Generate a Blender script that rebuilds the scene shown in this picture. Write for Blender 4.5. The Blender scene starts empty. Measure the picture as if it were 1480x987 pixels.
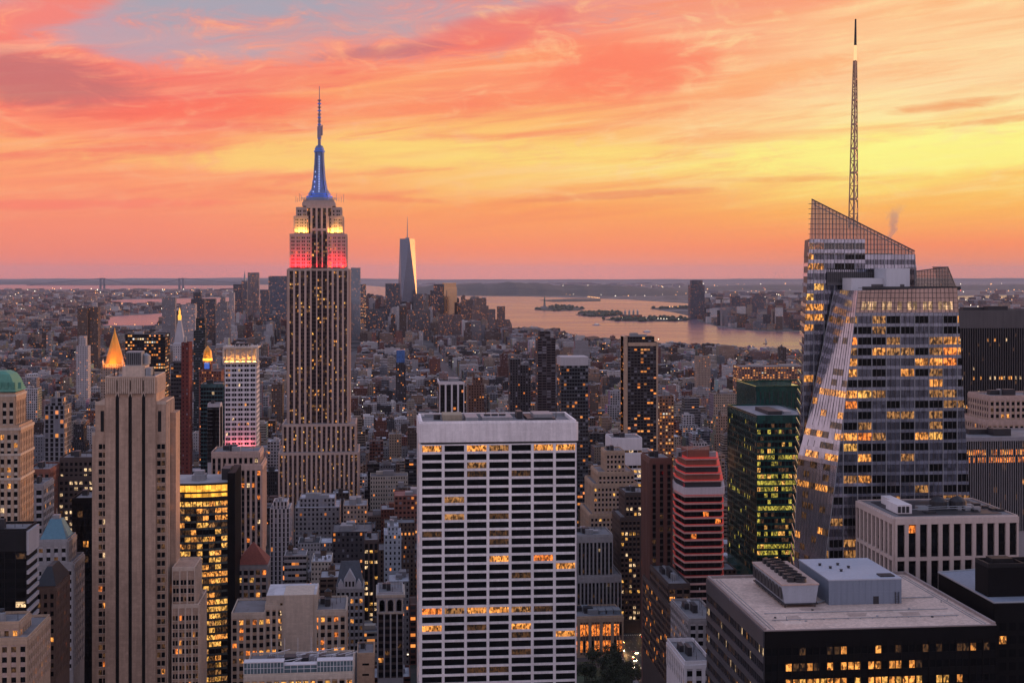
import bpy, math, random
import numpy as np
from mathutils import Vector

random.seed(7)
R = random.random
def rr(a, b): return a + (b - a) * random.random()

# ------------------------------------------------------------------ camera
F, CX, EY, CAMZ = 1950.0, 740.0, 395.0, 260.0          # focal length in photo pixels, eye point of the photo
TH = math.radians(5.6)                                 # the street grid runs 5.6 degrees left of the view
S_, C_ = math.sin(TH), math.cos(TH)
scene = bpy.context.scene
COL = scene.collection
cam_d = bpy.data.cameras.new('camera'); cam = bpy.data.objects.new('camera', cam_d); COL.objects.link(cam)
cam.location = (0, 0, CAMZ); cam.rotation_euler = (math.pi / 2, 0, -TH)
cam_d.sensor_width = 36; cam_d.lens = 36 * F / 1480.0; cam_d.shift_y = -(493.5 - EY) / 1480.0
cam_d.clip_start = 5; cam_d.clip_end = 250000
scene.camera = cam
scene.render.resolution_x, scene.render.resolution_y = 1024, 682
scene.view_settings.view_transform = 'Standard'; scene.view_settings.look = 'None'
scene.view_settings.exposure = 0.0; scene.view_settings.gamma = 1.0
cy = scene.cycles
cy.use_denoising = True; cy.max_bounces = 6; cy.diffuse_bounces = 2; cy.glossy_bounces = 3
cy.transmission_bounces = 3; cy.transparent_max_bounces = 12; cy.volume_bounces = 1
cy.use_adaptive_sampling = True; cy.adaptive_threshold = 0.012; cy.sample_clamp_indirect = 4.0
cy.caustics_reflective = False; cy.caustics_refractive = False

def lin(r, g, b):
    f = lambda c: (c / 255 / 12.92) if c / 255 <= 0.04045 else ((c / 255 + 0.055) / 1.055) ** 2.4
    return (f(r), f(g), f(b), 1)

# ------------------------------------------------------------------ node helpers
class NT:
    def __init__(self, tree): self.t = tree; tree.nodes.clear()
    def node(self, typ, **kw):
        n = self.t.nodes.new(typ)
        for k, v in kw.items(): setattr(n, k, v)
        return n
    def put(self, sock, v):
        if isinstance(v, bpy.types.NodeSocket): self.t.links.new(v, sock)
        elif v is not None: sock.default_value = v
    def m(self, op, a, b=None, c=None, clamp=False):
        n = self.node('ShaderNodeMath', operation=op, use_clamp=clamp)
        self.put(n.inputs[0], a); self.put(n.inputs[1], b); self.put(n.inputs[2], c)
        return n.outputs[0]
    def mix(self, f, a, b, blend='MIX'):
        n = self.node('ShaderNodeMix', data_type='RGBA', blend_type=blend)
        self.put(n.inputs[0], f); self.put(n.inputs[6], a); self.put(n.inputs[7], b)
        return n.outputs[2]
    def fmix(self, f, a, b):
        n = self.node('ShaderNodeMix', data_type='FLOAT')
        self.put(n.inputs[0], f); self.put(n.inputs[2], a); self.put(n.inputs[3], b)
        return n.outputs[0]
    def xyz(self, v):
        n = self.node('ShaderNodeSeparateXYZ'); self.put(n.inputs[0], v); return n.outputs
    def vec(self, x, y, z):
        n = self.node('ShaderNodeCombineXYZ')
        self.put(n.inputs[0], x); self.put(n.inputs[1], y); self.put(n.inputs[2], z)
        return n.outputs[0]
    def noise(self, v, scale=1.0, detail=4.0, rough=0.55, dist=0.0):
        n = self.node('ShaderNodeTexNoise')
        self.put(n.inputs['Vector'], v); n.inputs['Scale'].default_value = scale
        n.inputs['Detail'].default_value = detail; n.inputs['Roughness'].default_value = rough
        n.inputs['Distortion'].default_value = dist
        return n.outputs[0]
    def ramp(self, f, stops, interp='LINEAR'):
        n = self.node('ShaderNodeValToRGB'); r = n.color_ramp; r.interpolation = interp
        while len(r.elements) > 1: r.elements.remove(r.elements[-1])
        r.elements[0].position = stops[0][0]; r.elements[0].color = stops[0][1]
        for p, c in stops[1:]:
            e = r.elements.new(p); e.color = c
        self.put(n.inputs[0], f)
        return n.outputs[0]
    def smooth(self, v, lo, hi, a=0.0, b=1.0):
        n = self.node('ShaderNodeMapRange', interpolation_type='SMOOTHSTEP')
        self.put(n.inputs[0], v)
        for i, q in enumerate((lo, hi, a, b)): n.inputs[i + 1].default_value = q
        return n.outputs[0]

# ------------------------------------------------------------------ sky (a function of direction only)
world = bpy.data.worlds.new('World'); scene.world = world; world.use_nodes = True
w = NT(world.node_tree)
d = w.node('ShaderNodeTexCoord').outputs['Generated']
dx, dy, dz = w.xyz(d)
lat = w.m('SUBTRACT', w.m('MULTIPLY', dx, C_), w.m('MULTIPLY', dy, S_))
fwd = w.m('ADD', w.m('MULTIPLY', dx, S_), w.m('MULTIPLY', dy, C_))
az = w.m('ARCTAN2', lat, fwd)                                     # 0 = view axis, + = towards the sunset
el = w.m('ARCSINE', dz)
def E(py): return min(1.0, max(0.0, (EY - py) / F / 0.26))
# thin cloud sheets: streaks that rise slightly towards the sunset
su = w.m('ADD', w.m('MULTIPLY', az, 3.2), w.m('MULTIPLY', el, 2.0))
sv = w.m('ADD', w.m('MULTIPLY', el, 26.0), w.m('MULTIPLY', az, -2.6))
n1 = w.noise(w.vec(su, sv, 3.7), 0.9, 6, 0.55, 0.6)
n2 = w.noise(w.vec(w.m('MULTIPLY', su, 1.6), w.m('MULTIPLY', sv, 2.0), 9.1), 1.1, 7, 0.6, 0.8)
n3 = w.noise(w.vec(w.m('MULTIPLY', az, 4.0), w.m('MULTIPLY', el, 9.0), 1.3), 1.0, 4, 0.5, 0.4)
n4 = w.noise(w.vec(w.m('MULTIPLY', su, 3.0), w.m('MULTIPLY', sv, 1.0), 5.1), 2.2, 8, 0.65, 1.2)
warp = w.m('ADD', w.m('MULTIPLY', w.m('SUBTRACT', n1, 0.5), 0.11), w.m('MULTIPLY', w.m('SUBTRACT', n3, 0.5), 0.05))
warp = w.m('MULTIPLY', warp, w.smooth(el, 0.005, 0.12))
t = w.m('DIVIDE', w.m('ADD', el, warp), 0.26, clamp=True)
Lr = w.ramp(t, [(E(402), lin(236,132,112)), (E(375), lin(244,134,110)), (E(330), lin(250,142,112)), (E(280), lin(255,156,112)),
                (E(225), lin(255,172,114)), (E(185), lin(255,142,108)), (E(130), lin(248,126,112)), (E(80), lin(254,156,136)), (E(20), lin(246,146,134)), (1.0, lin(214,158,170))])
Mr = w.ramp(t, [(E(402), lin(250,146,118)), (E(360), lin(255,146,102)), (E(305), lin(255,164,96)), (E(240), lin(255,216,124)),
                (E(205), lin(255,200,116)), (E(150), lin(255,168,110)), (E(80), lin(254,142,112)), (E(20), lin(244,150,132)), (1.0, lin(236,160,164))])
Rr = w.ramp(t, [(E(402), lin(236,140,104)), (E(355), lin(255,146,94)), (E(310), lin(255,184,92)), (E(255), lin(255,226,122)),
                (E(222), lin(255,245,146)), (E(180), lin(255,236,164)), (E(120), lin(255,220,164)), (E(60), lin(255,200,146)), (E(5), lin(255,168,124)), (1.0, lin(250,172,152))])
sky = w.mix(w.smooth(az, -0.30, 0.02), Lr, Mr)
sky = w.mix(w.smooth(az, 0.03, 0.30), sky, Rr)
# rosy and grey streaks of cloud
c1 = w.m('MULTIPLY', w.smooth(n2, 0.48, 0.66), w.smooth(el, 0.02, 0.10), clamp=True)
sky = w.mix(w.m('MULTIPLY', c1, w.fmix(w.smooth(az, -.1, .3), .60, .38)), sky, w.mix(w.smooth(az, -0.15, 0.33), lin(246,112,102), lin(255,168,108)))
c2 = w.m('MULTIPLY', w.smooth(n4, 0.50, 0.72), w.smooth(el, 0.03, 0.08), clamp=True)
sky = w.mix(w.m('MULTIPLY', c2, 0.5), sky, w.mix(w.smooth(az, -0.2, 0.3), lin(255,186,140), lin(255,226,160)))
n5 = w.noise(w.vec(w.m('MULTIPLY', su, 2.2), w.m('MULTIPLY', sv, 4.2), 2.2), 1.0, 6, 0.62, 0.5)
c3 = w.m('MULTIPLY', w.smooth(n5, 0.46, 0.68), w.smooth(el, 0.015, 0.06), clamp=True)
sky = w.mix(w.m('MULTIPLY', c3, 0.30), sky, w.mix(w.smooth(az, -0.1, 0.3), lin(244,118,104), lin(250,160,104)))
c4 = w.m('MULTIPLY', w.smooth(n5, 0.50, 0.30), w.smooth(el, 0.02, 0.08), clamp=True)
sky = w.mix(w.m('MULTIPLY', c4, 0.30), sky, w.mix(w.smooth(az, -0.2, 0.25), lin(255,190,150), lin(255,240,176)))
# long flat bars low over the horizon
def blob(ca, ce, ra, re, tilt=0.0):
    u = w.m('DIVIDE', w.m('SUBTRACT', az, ca), ra)
    v = w.m('DIVIDE', w.m('SUBTRACT', w.m('SUBTRACT', el, ce), w.m('MULTIPLY', w.m('SUBTRACT', az, ca), tilt)), re)
    q = w.m('ADD', w.m('MULTIPLY', u, u), w.m('MULTIPLY', v, v))
    q = w.m('ADD', q, w.m('MULTIPLY', w.m('SUBTRACT', n4, 0.5), 3.2))
    q = w.m('ADD', q, w.m('MULTIPLY', w.m('SUBTRACT', n1, 0.5), 2.8))
    return w.smooth(q, 1.6, 0.0)
def A(px): return math.atan((px - CX) / F)
def Q(py): return (EY - py) / F
for (px, py, rx, ry, col, k, tl) in [
        (420, 8, 430, 74, (182,164,174), .9, 0.04), (330, 24, 170, 30, (168,166,180), .85, .1), (130, 60, 130, 34, (196,160,172), .7, -.2), (230, 75, 130, 20, (190,165,175), 0.6, -0.05), (20, 128, 170, 40, (176,110,116), .62, -0.12),
        (900, 110, 130, 36, (255,126,98), 0.7, 0.1), (720, 45, 120, 26, (246,118,104), 0.75, 0.2), (900, 282, 150, 6, (236,128,98), 0.5, 0.05), (560, 78, 90, 10, (200,118,122), 0.7, 0.1),
        (1380, 165, 90, 8, (244,160,104), 0.8, 0.08), (1440, 188, 70, 6, (244,160,104), 0.7, 0.08), (1150, 262, 110, 5, (244,166,98), 0.6, 0.0),
        (560, 225, 330, 20, (255,222,122), 0.55, 0.03), (1330, 232, 260, 26, (255,250,140), 0.7, 0.03), (300, 165, 180, 16, (255,112,92), 0.65, 0.06), (60, 40, 100, 26, (255,128,110), 0.8, 0.25),
        (120, 300, 200, 7, (252,124,108), 0.5, 0.03), (500, 285, 150, 5, (246,130,98), 0.5, -0.05), (700, 150, 170, 14, (255,140,100), 0.6, 0.08), (1120, 120, 120, 18, (255,168,110), 0.6, 0.2)]:
    sky = w.mix(w.m('MULTIPLY', blob(A(px), Q(py), rx / F, ry / F, tl), k), sky, lin(*col))
# the rest of the dome: glow on round to the sunset, lavender overhead and behind
GLOW = (2.0, 1.02, 0.42, 1)
up = w.ramp(w.m('DIVIDE', el, 1.571, clamp=True), [(0.0, (0.90, 0.64, 0.67, 1)), (0.12, (0.88, 0.68, 0.77, 1)), (0.35, (0.50, 0.52, 0.73, 1)), (1.0, (0.24, 0.35, 0.60, 1))])
dome = w.mix(w.m('MULTIPLY', w.smooth(w.m('ABSOLUTE', w.m('SUBTRACT', az, 0.95)), 1.0, 0.15), w.smooth(el, 0.5, 0.0)), up, GLOW)
out = w.mix(w.m('MAXIMUM', w.smooth(el, 0.26, 0.6), w.smooth(w.m('ABSOLUTE', az), 0.42, 0.8)), sky, dome)
out = w.mix(w.smooth(dz, 0.0, -0.02), out, (0.25, 0.2, 0.22, 1))
bg = w.node('ShaderNodeBackground'); w.put(bg.inputs[0], out); bg.inputs[1].default_value = 1.0
w.put(w.node('ShaderNodeOutputWorld').inputs[0], bg.outputs[0])
world.cycles.sampling_method = 'MANUAL'; world.cycles.sample_map_resolution = 512

# ------------------------------------------------------------------ sun: just on the horizon, out of frame towards the river
SUN_AZ, SUN_EL = math.radians(62), math.radians(4.0)
sun_d = bpy.data.lights.new('sun', 'SUN'); sun = bpy.data.objects.new('sun', sun_d); COL.objects.link(sun)
sun_d.energy = 1.7; sun_d.angle = math.radians(3); sun_d.color = (1.0, 0.50, 0.26)
sd = Vector((math.sin(SUN_AZ + TH) * math.cos(SUN_EL), math.cos(SUN_AZ + TH) * math.cos(SUN_EL), math.sin(SUN_EL)))
sun.rotation_euler = sd.to_track_quat('Z', 'Y').to_euler()

# ------------------------------------------------------------------ photo pixel -> place
def gx(px, Y): return Y * math.tan(math.atan((px - CX) / F) + TH)
def dep(X, Y): return X * S_ + Y * C_
def gz(py, px, Y): return CAMZ - (py - EY) * dep(gx(px, Y), Y) / F
def ground(px, py):
    q = CAMZ * F / (py - EY); l = (px - CX) / F * q
    return (l * C_ + q * S_, q * C_ - l * S_)
def proj(X, Y, Z):
    q = max(1.0, dep(X, Y))
    return (CX + F * (X * C_ - Y * S_) / q, EY + F * (CAMZ - Z) / q)

# ------------------------------------------------------------------ mesh builder
class MB:
    def __init__(self): self.v = []; self.f = []; self.uv = []; self.m = []; self.c = []; self.w = []
    def face(self, pts, m=0, uv=None, c=None, w=None):
        b = len(self.v); self.v.extend(pts); self.f.append(tuple(range(b, b + len(pts))))
        self.uv.append(uv); self.m.append(m); self.c.append(c); self.w.append(w)
    def clusters(self, pad=.5):
        """Split into the pieces that touch each other."""
        B = [[min(p[k] for p in q) - pad for k in range(3)] + [max(p[k] for p in q) + pad for k in range(3)] for q in ([self.v[i] for i in f] for f in self.f)]
        n = len(B); par = list(range(n))
        def fd(i):
            while par[i] != i: par[i] = par[par[i]]; i = par[i]
            return i
        A_ = np.array(B)
        for i in range(n):
            hit = np.nonzero((A_[i+1:, :3] <= A_[i, 3:]).all(1) & (A_[i+1:, 3:] >= A_[i, :3]).all(1))[0]
            for j in hit: par[fd(i)] = fd(i+1+int(j))
        out = {}
        for i in range(n):
            b = out.setdefault(fd(i), MB()); b.face([self.v[k] for k in self.f[i]], self.m[i], self.uv[i], self.c[i], self.w[i])
        return list(out.values())
    def box(self, x0, x1, y0, y1, z0, z1, m=0, c=None, bottom=True, w=None):
        a = [(x0,y0,z0),(x1,y0,z0),(x1,y1,z0),(x0,y1,z0),(x0,y0,z1),(x1,y0,z1),(x1,y1,z1),(x0,y1,z1)]
        for q in ((0,1,5,4),(1,2,6,5),(2,3,7,6),(3,0,4,7),(4,5,6,7)) + (((3,2,1,0),) if bottom else ()):
            self.face([a[i] for i in q], m, None, c, w)
    def fbox(self, fr, u0, u1, z0, z1, d0, d1, m=0):
        p = lambda u, z, q: P(fr, u, z, q)
        a = [p(u0,z0,d1),p(u1,z0,d1),p(u1,z0,d0),p(u0,z0,d0),p(u0,z1,d1),p(u1,z1,d1),p(u1,z1,d0),p(u0,z1,d0)]
        for q in ((0,1,5,4),(1,2,6,5),(2,3,7,6),(3,0,4,7),(4,5,6,7),(3,2,1,0)):
            self.face([a[i] for i in q], m)
    def prism(self, poly, z0, z1, m=0, top=None, c=None):
        n = len(poly)
        for i in range(n):
            a, b = poly[i], poly[(i + 1) % n]
            self.face([(a[0],a[1],z0),(b[0],b[1],z0),(b[0],b[1],z1),(a[0],a[1],z1)], m, None, c)
        self.face([(q[0],q[1],z1) for q in poly], m if top is None else top, None, c)
        self.face([(q[0],q[1],z0) for q in reversed(poly)], m, None, c)
    def loft(self, rings, m=0, cap=True, c=None):
        for a, b in zip(rings, rings[1:]):
            n = len(a)
            for i in range(n): self.face([a[i], a[(i+1)%n], b[(i+1)%n], b[i]], m, None, c)
        if cap: self.face(list(rings[-1]), m, None, c); self.face(list(reversed(rings[0])), m, None, c)
    def lathe(self, x, y, prof, n=12, m=0, rot=0.0, c=None):
        self.loft([[(x + r*math.cos(rot+2*math.pi*i/n), y + r*math.sin(rot+2*math.pi*i/n), z) for i in range(n)] for r, z in prof], m, True, c)
    def tube(self, a, b, r, n=6, m=0, r2=None):
        a, b = Vector(a), Vector(b); q = (b - a).normalized()
        s = q.cross(Vector((0,0,1)) if abs(q.z) < .9 else Vector((1,0,0))).normalized(); t = q.cross(s)
        r2 = r if r2 is None else r2
        ring = lambda p, k: [tuple(p + s*k*math.cos(6.2832*i/n) + t*k*math.sin(6.2832*i/n)) for i in range(n)]
        self.loft([list(reversed(ring(a, r))), list(reversed(ring(b, r2)))], m)
    def pyramid(self, x0, x1, y0, y1, z0, apex, m=0, c=None):
        a = [(x0,y0,z0),(x1,y0,z0),(x1,y1,z0),(x0,y1,z0)]
        for i in range(4): self.face([a[i], a[(i+1)%4], apex], m, None, c)
        self.face(list(reversed(a)), m, None, c)
    def mesh(self, name, mats, off=(0,0,0)):
        me = bpy.data.meshes.new(name)
        o = np.array(off, dtype=float)
        V = np.array(self.v, dtype=float).reshape(-1, 3) - o
        nf = len(self.f); tot = np.array([len(q) for q in self.f], dtype=np.int32)
        me.vertices.add(len(V)); me.vertices.foreach_set('co', V.astype(np.float32).ravel())
        idx = np.concatenate([np.array(q, dtype=np.int32) for q in self.f])
        me.loops.add(len(idx)); me.loops.foreach_set('vertex_index', idx)
        me.polygons.add(nf)
        st = np.concatenate([[0], np.cumsum(tot)[:-1]]).astype(np.int32)
        me.polygons.foreach_set('loop_start', st)
        used = sorted(set(self.m)); rem = {k: i for i, k in enumerate(used)}
        for k in used: me.materials.append(mats[k])
        me.polygons.foreach_set('material_index', np.array([rem[k] for k in self.m], dtype=np.int32))
        if any(q is not None for q in self.uv):
            lay = me.uv_layers.new(name='uv'); arr = np.zeros((len(idx), 2), dtype=np.float32)
            for i, q in enumerate(self.uv):
                if q is not None: arr[st[i]:st[i] + tot[i]] = q
            lay.data.foreach_set('uv', arr.ravel())
        for nm, src in (('wallcol', self.c), ('wparam', self.w)):
            if any(q is not None for q in src):
                at = me.attributes.new(nm, 'FLOAT_COLOR', 'FACE'); arr = np.zeros((nf, 4), dtype=np.float32)
                for i, q in enumerate(src):
                    if q is not None: arr[i, :len(q)] = q
                at.data.foreach_set('color', arr.ravel())
        me.update(calc_edges=True); me.validate()
        return me
    def build(self, name, mats, parent=None, off=None):
        if not self.f: return None
        if off is None: off = tuple(parent['_o']) if parent is not None and '_o' in parent else (0,0,0)
        o = bpy.data.objects.new(name, self.mesh(name, mats, off)); COL.objects.link(o)
        if parent is not None: o.parent = parent
        else: o.location = off
        return o

def P(fr, u, z, dd=0.0):
    (ox, oy), (ux, uy), (nx, ny) = fr
    return (ox + ux*u + nx*dd, oy + uy*u + ny*dd, z)
def front(x0, y0): return ((x0, y0), (1, 0), (0, -1))
def rside(x1, y0): return ((x1, y0), (0, 1), (1, 0))
def lside(x0, y1): return ((x0, y1), (0, -1), (-1, 0))

def tag(o, label=None, cat=None, group=None, kind=None):
    if label: o['label'] = label
    if cat: o['category'] = cat
    if group: o['group'] = group
    if kind: o['kind'] = kind
    return o
def thing(name, label, cat, loc, group=None):
    o = bpy.data.objects.new(name, None); COL.objects.link(o); o.location = loc; o.empty_display_size = 2
    o['_o'] = tuple(loc)
    return tag(o, label, cat, group)

# ------------------------------------------------------------------ materials
def newmat(name):
    m = bpy.data.materials.new(name); m.use_nodes = True
    t = NT(m.node_tree); b = t.node('ShaderNodeBsdfPrincipled'); o = t.node('ShaderNodeOutputMaterial')
    t.put(o.inputs[0], b.outputs[0])
    return m, t, b
def wpos(t): return t.node('ShaderNodeNewGeometry').outputs['Position']
_mc = {}
def stone(name, rgb, rough=0.85, var=0.35, bump=0.0, metal=0.0, spec=0.3, course=0.0):
    if name in _mc: return _mc[name]
    m, t, b = newmat(name); p = wpos(t)
    x, y, z = t.xyz(p)
    big = t.noise(p, 0.06, 5, 0.6)
    st = t.noise(t.vec(t.m('MULTIPLY', x, 0.8), t.m('MULTIPLY', y, 0.8), t.m('MULTIPLY', z, 0.05)), 1.0, 4, 0.6)
    fine = t.noise(p, 1.3, 3, 0.6)
    k = t.m('ADD', t.m('MULTIPLY', t.m('SUBTRACT', big, 0.5), 1.2*var), t.m('ADD', t.m('MULTIPLY', t.m('SUBTRACT', st, 0.5), 1.6*var), t.m('ADD', t.m('MULTIPLY', t.m('SUBTRACT', fine, 0.5), 0.8*var), 1.0)))
    k = t.m('MAXIMUM', k, 0.2)
    if course:
        wc_ = t.node('ShaderNodeTexWhiteNoise', noise_dimensions='3D'); fl_ = lambda q, s: t.m('FLOOR', t.m('DIVIDE', q, s))
        t.put(wc_.inputs['Vector'], t.vec(fl_(x, 1.7), fl_(y, 1.7), fl_(z, 1.25)))
        k = t.m('MULTIPLY', k, t.m('ADD', 1.0-course, t.m('MULTIPLY', wc_.outputs['Value'], 1.6*course)))
        k = t.m('MULTIPLY', k, t.fmix(t.m('LESS_THAN', t.m('FRACT', t.m('DIVIDE', z, 1.25)), .08), 1.0, 1.0-course))
    t.put(b.inputs['Base Color'], t.mix(1.0, (*rgb, 1), t.vec(k, k, k), 'MULTIPLY'))
    b.inputs['Roughness'].default_value = rough; b.inputs['Metallic'].default_value = metal
    b.inputs['Specular IOR Level'].default_value = spec
    _mc[name] = m
    return m
def glassy(name, rgb, rough=0.08, metal=0.0, wob=0.03, spec=0.6, var=0.5):
    if name in _mc: return _mc[name]
    m, t, b = newmat(name); p = wpos(t)
    cell = t.node('ShaderNodeTexWhiteNoise', noise_dimensions='3D')
    x, y, z = t.xyz(p)
    fl = lambda q, s: t.m('FLOOR', t.m('DIVIDE', q, s))
    t.put(cell.inputs['Vector'], t.vec(fl(x, 1.6), fl(y, 1.6), fl(z, 3.8)))
    k = t.m('ADD', 1.0 - var/2, t.m('MULTIPLY', cell.outputs['Value'], var))
    t.put(b.inputs['Base Color'], t.mix(1.0, (*rgb, 1), t.vec(k, k, k), 'MULTIPLY'))
    nb = t.node('ShaderNodeBump'); nb.inputs['Strength'].default_value = wob; nb.inputs['Distance'].default_value = 1.0
    t.put(nb.inputs['Height'], t.noise(p, 0.35, 2)); t.put(b.inputs['Normal'], nb.outputs[0])
    b.inputs['Roughness'].default_value = rough; b.inputs['Metallic'].default_value = metal
    b.inputs['Specular IOR Level'].default_value = spec
    _mc[name] = m
    return m
def litmat(name, c1, c2, s, dark=0.35, sc=0.9):
    """A lit room behind glass: ceiling lamps, furniture and people break the light up."""
    if name in _mc: return _mc[name]
    m, t, b = newmat(name); p = wpos(t); x, y, z = t.xyz(p)
    v = t.node('ShaderNodeTexVoronoi'); v.inputs['Scale'].default_value = sc
    t.put(v.inputs['Vector'], t.vec(t.m('MULTIPLY', x, 1.3), t.m('MULTIPLY', y, 1.3), t.m('MULTIPLY', z, .55)))
    n = t.noise(p, 0.9, 3, 0.6)
    wr = t.node('ShaderNodeTexWhiteNoise', noise_dimensions='3D'); t.put(wr.inputs['Vector'], t.vec(t.m('FLOOR', t.m('DIVIDE', x, 2.7)), t.m('FLOOR', t.m('DIVIDE', y, 2.7)), t.m('FLOOR', t.m('DIVIDE', z, 3.85))))
    cr = t.xyz(v.outputs['Color'])[0]
    k = t.smooth(t.m('ADD', t.m('MULTIPLY', cr, 0.55), t.m('MULTIPLY', n, 0.6)), 0.34, 0.82, dark, 1.35)
    b.inputs['Base Color'].default_value = (0.02, 0.018, 0.015, 1); b.inputs['Roughness'].default_value = 0.12
    t.put(b.inputs['Emission Color'], t.mix(n, (*c1, 1), (*c2, 1)))
    t.put(b.inputs['Emission Strength'], t.m('MULTIPLY', t.m('MULTIPLY', k, s), t.m('ADD', .55, t.m('MULTIPLY', wr.outputs['Value'], .8))))
    _mc[name] = m
    return m
def glow(name, c, s):
    if name in _mc: return _mc[name]
    m, t, b = newmat(name)
    b.inputs['Base Color'].default_value = (*[q*0.3 for q in c], 1)
    b.inputs['Emission Color'].default_value = (*c, 1); b.inputs['Emission Strength'].default_value = s
    _mc[name] = m
    return m

def facade_mat():
    m, t, b = newmat('punched_window_facade')
    uv = t.node('ShaderNodeUVMap'); uv.uv_map = 'uv'
    u, v, _ = t.xyz(uv.outputs[0])
    wc = t.node('ShaderNodeAttribute'); wc.attribute_name = 'wallcol'
    wp = t.node('ShaderNodeAttribute'); wp.attribute_name = 'wparam'
    ww, wh, lp = t.xyz(wp.outputs['Vector'])
    off = lambda q: t.m('ABSOLUTE', t.m('SUBTRACT', t.m('FRACT', q), 0.5))
    iu = t.m('LESS_THAN', off(u), t.m('MULTIPLY', ww, 0.5)); iv = t.m('LESS_THAN', off(v), t.m('MULTIPLY', wh, 0.5))
    win = t.m('MULTIPLY', iu, iv)
    wn = t.node('ShaderNodeTexWhiteNoise', noise_dimensions='3D')
    fu, fv = t.m('FLOOR', u), t.m('FLOOR', v)
    t.put(wn.inputs['Vector'], t.vec(fu, fv, 0.5))
    r1 = wn.outputs['Value']; r2, r3, r4 = t.xyz(wn.outputs['Color'])
    rn = t.node('ShaderNodeTexWhiteNoise', noise_dimensions='3D')
    t.put(rn.inputs['Vector'], t.vec(t.m('FLOOR', t.m('DIVIDE', u, 5.0)), fv, 7.5))
    row = t.m('POWER', rn.outputs['Value'], 4.0)
    lit = t.m('MULTIPLY', t.m('LESS_THAN', r1, t.m('MULTIPLY', lp, t.m('ADD', 0.35, t.m('MULTIPLY', row, 3.2)))), win)
    p = wpos(t); x, y, z = t.xyz(p)
    g1 = t.noise(p, 0.05, 4, 0.6)
    st = t.noise(t.vec(x, y, t.m('MULTIPLY', z, 0.06)), 0.6, 3, 0.6)
    k = t.m('ADD', 0.62, t.m('ADD', t.m('MULTIPLY', g1, 0.4), t.m('MULTIPLY', st, 0.4)))
    k = t.m('MULTIPLY', k, t.fmix(t.m('GREATER_THAN', t.m('FRACT', v), 0.93), 1.0, 0.72))
    wall = t.mix(1.0, wc.outputs['Color'], t.vec(k, k, k), 'MULTIPLY')
    gl = t.m('ADD', 0.008, t.m('MULTIPLY', t.m('GREATER_THAN', r3, 0.82), t.m('MULTIPLY', r4, 0.22)))
    t.put(b.inputs['Base Color'], t.mix(win, wall, t.vec(gl, gl, t.m('MULTIPLY', gl, 1.15))))
    t.put(b.inputs['Roughness'], t.fmix(win, 0.88, 0.12))
    t.put(b.inputs['Specular IOR Level'], t.fmix(win, 0.12, 0.22))
    t.put(b.inputs['Emission Color'], t.ramp(r2, [(0, (1,.28,.05,1)), (.4, (1,.42,.11,1)), (.65, (1,.62,.30,1)), (.85, (1,.8,.58,1)), (1, (.85,.92,.95,1))]))
    t.put(b.inputs['Emission Strength'], t.m('MULTIPLY', lit, t.m('ADD', 0.3, t.m('MULTIPLY', r4, 1.0))))
    return m
def roof_mat():
    m, t, b = newmat('flat_roof_felt'); p = wpos(t)
    wc = t.node('ShaderNodeAttribute'); wc.attribute_name = 'wallcol'
    v = t.node('ShaderNodeTexVoronoi'); v.inputs['Scale'].default_value = 0.16; t.put(v.inputs['Vector'], p)
    k = t.m('ADD', 0.55, t.m('ADD', t.m('MULTIPLY', t.noise(p, 0.25, 5, 0.65), 0.6), t.m('MULTIPLY', t.xyz(v.outputs['Color'])[0], 0.3)))
    t.put(b.inputs['Base Color'], t.mix(1.0, wc.outputs['Color'], t.vec(k, k, k), 'MULTIPLY'))
    b.inputs['Roughness'].default_value = 0.8
    return m
FAC, ROOF = facade_mat(), roof_mat()
WOOD = stone('tank_cedar', (0.10, 0.065, 0.045)); STEEL = stone('galvanised_steel', (0.28, 0.29, 0.31), 0.5, 0.3, metal=0.3)
DARKM = stone('dark_steel', (0.03, 0.03, 0.035), 0.5); CITY = [FAC, ROOF, WOOD, STEEL]
GLASS = glassy('dark_window_glass', (0.005, 0.006, 0.007), spec=.16)
L_AMB = litmat('amber_lit_room', (1, .27, .035), (1, .46, .11), 1.0, .10, 1.3); L_ORG = litmat('orange_lit_room', (1, .17, .02), (1, .33, .06), 1.1, .12, 1.3)
L_YEL = litmat('yellow_lit_room', (1, .38, .05), (1, .58, .15), 1.05, .10, 1.3); L_WRM = litmat('warm_white_lit_room', (1, .56, .24), (1, .76, .46), .95, .12, 1.3)
L_DIM = litmat('dim_lit_room', (1, .34, .10), (.9, .5, .2), .075, 0.0, 1.3); L_GRN = litmat('green_tinted_lit_room', (.80, .52, .05), (.42, .46, .08), .75, .1, 1.3)
L_COOL = litmat('cool_white_lit_room', (.75, .85, .9), (1, .95, .8), .7, .12, 1.3); L_MID = litmat('half_lit_room', (1, .33, .07), (1, .55, .2), .38, .05, 1.3)
BGLASS = glassy('blue_grey_vision_glass', (.13, .14, .185), .12, .75, .03, .5, .7)

# ================================================================== SETTING
def sheet(name, poly, z, mat, kind='structure'):
    b = MB(); b.face([(x, y, z) for x, y in poly]); o = b.build(name, [mat]); o['kind'] = kind
    return o
def px_poly(pts): return [ground(*q) for q in pts]

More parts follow.
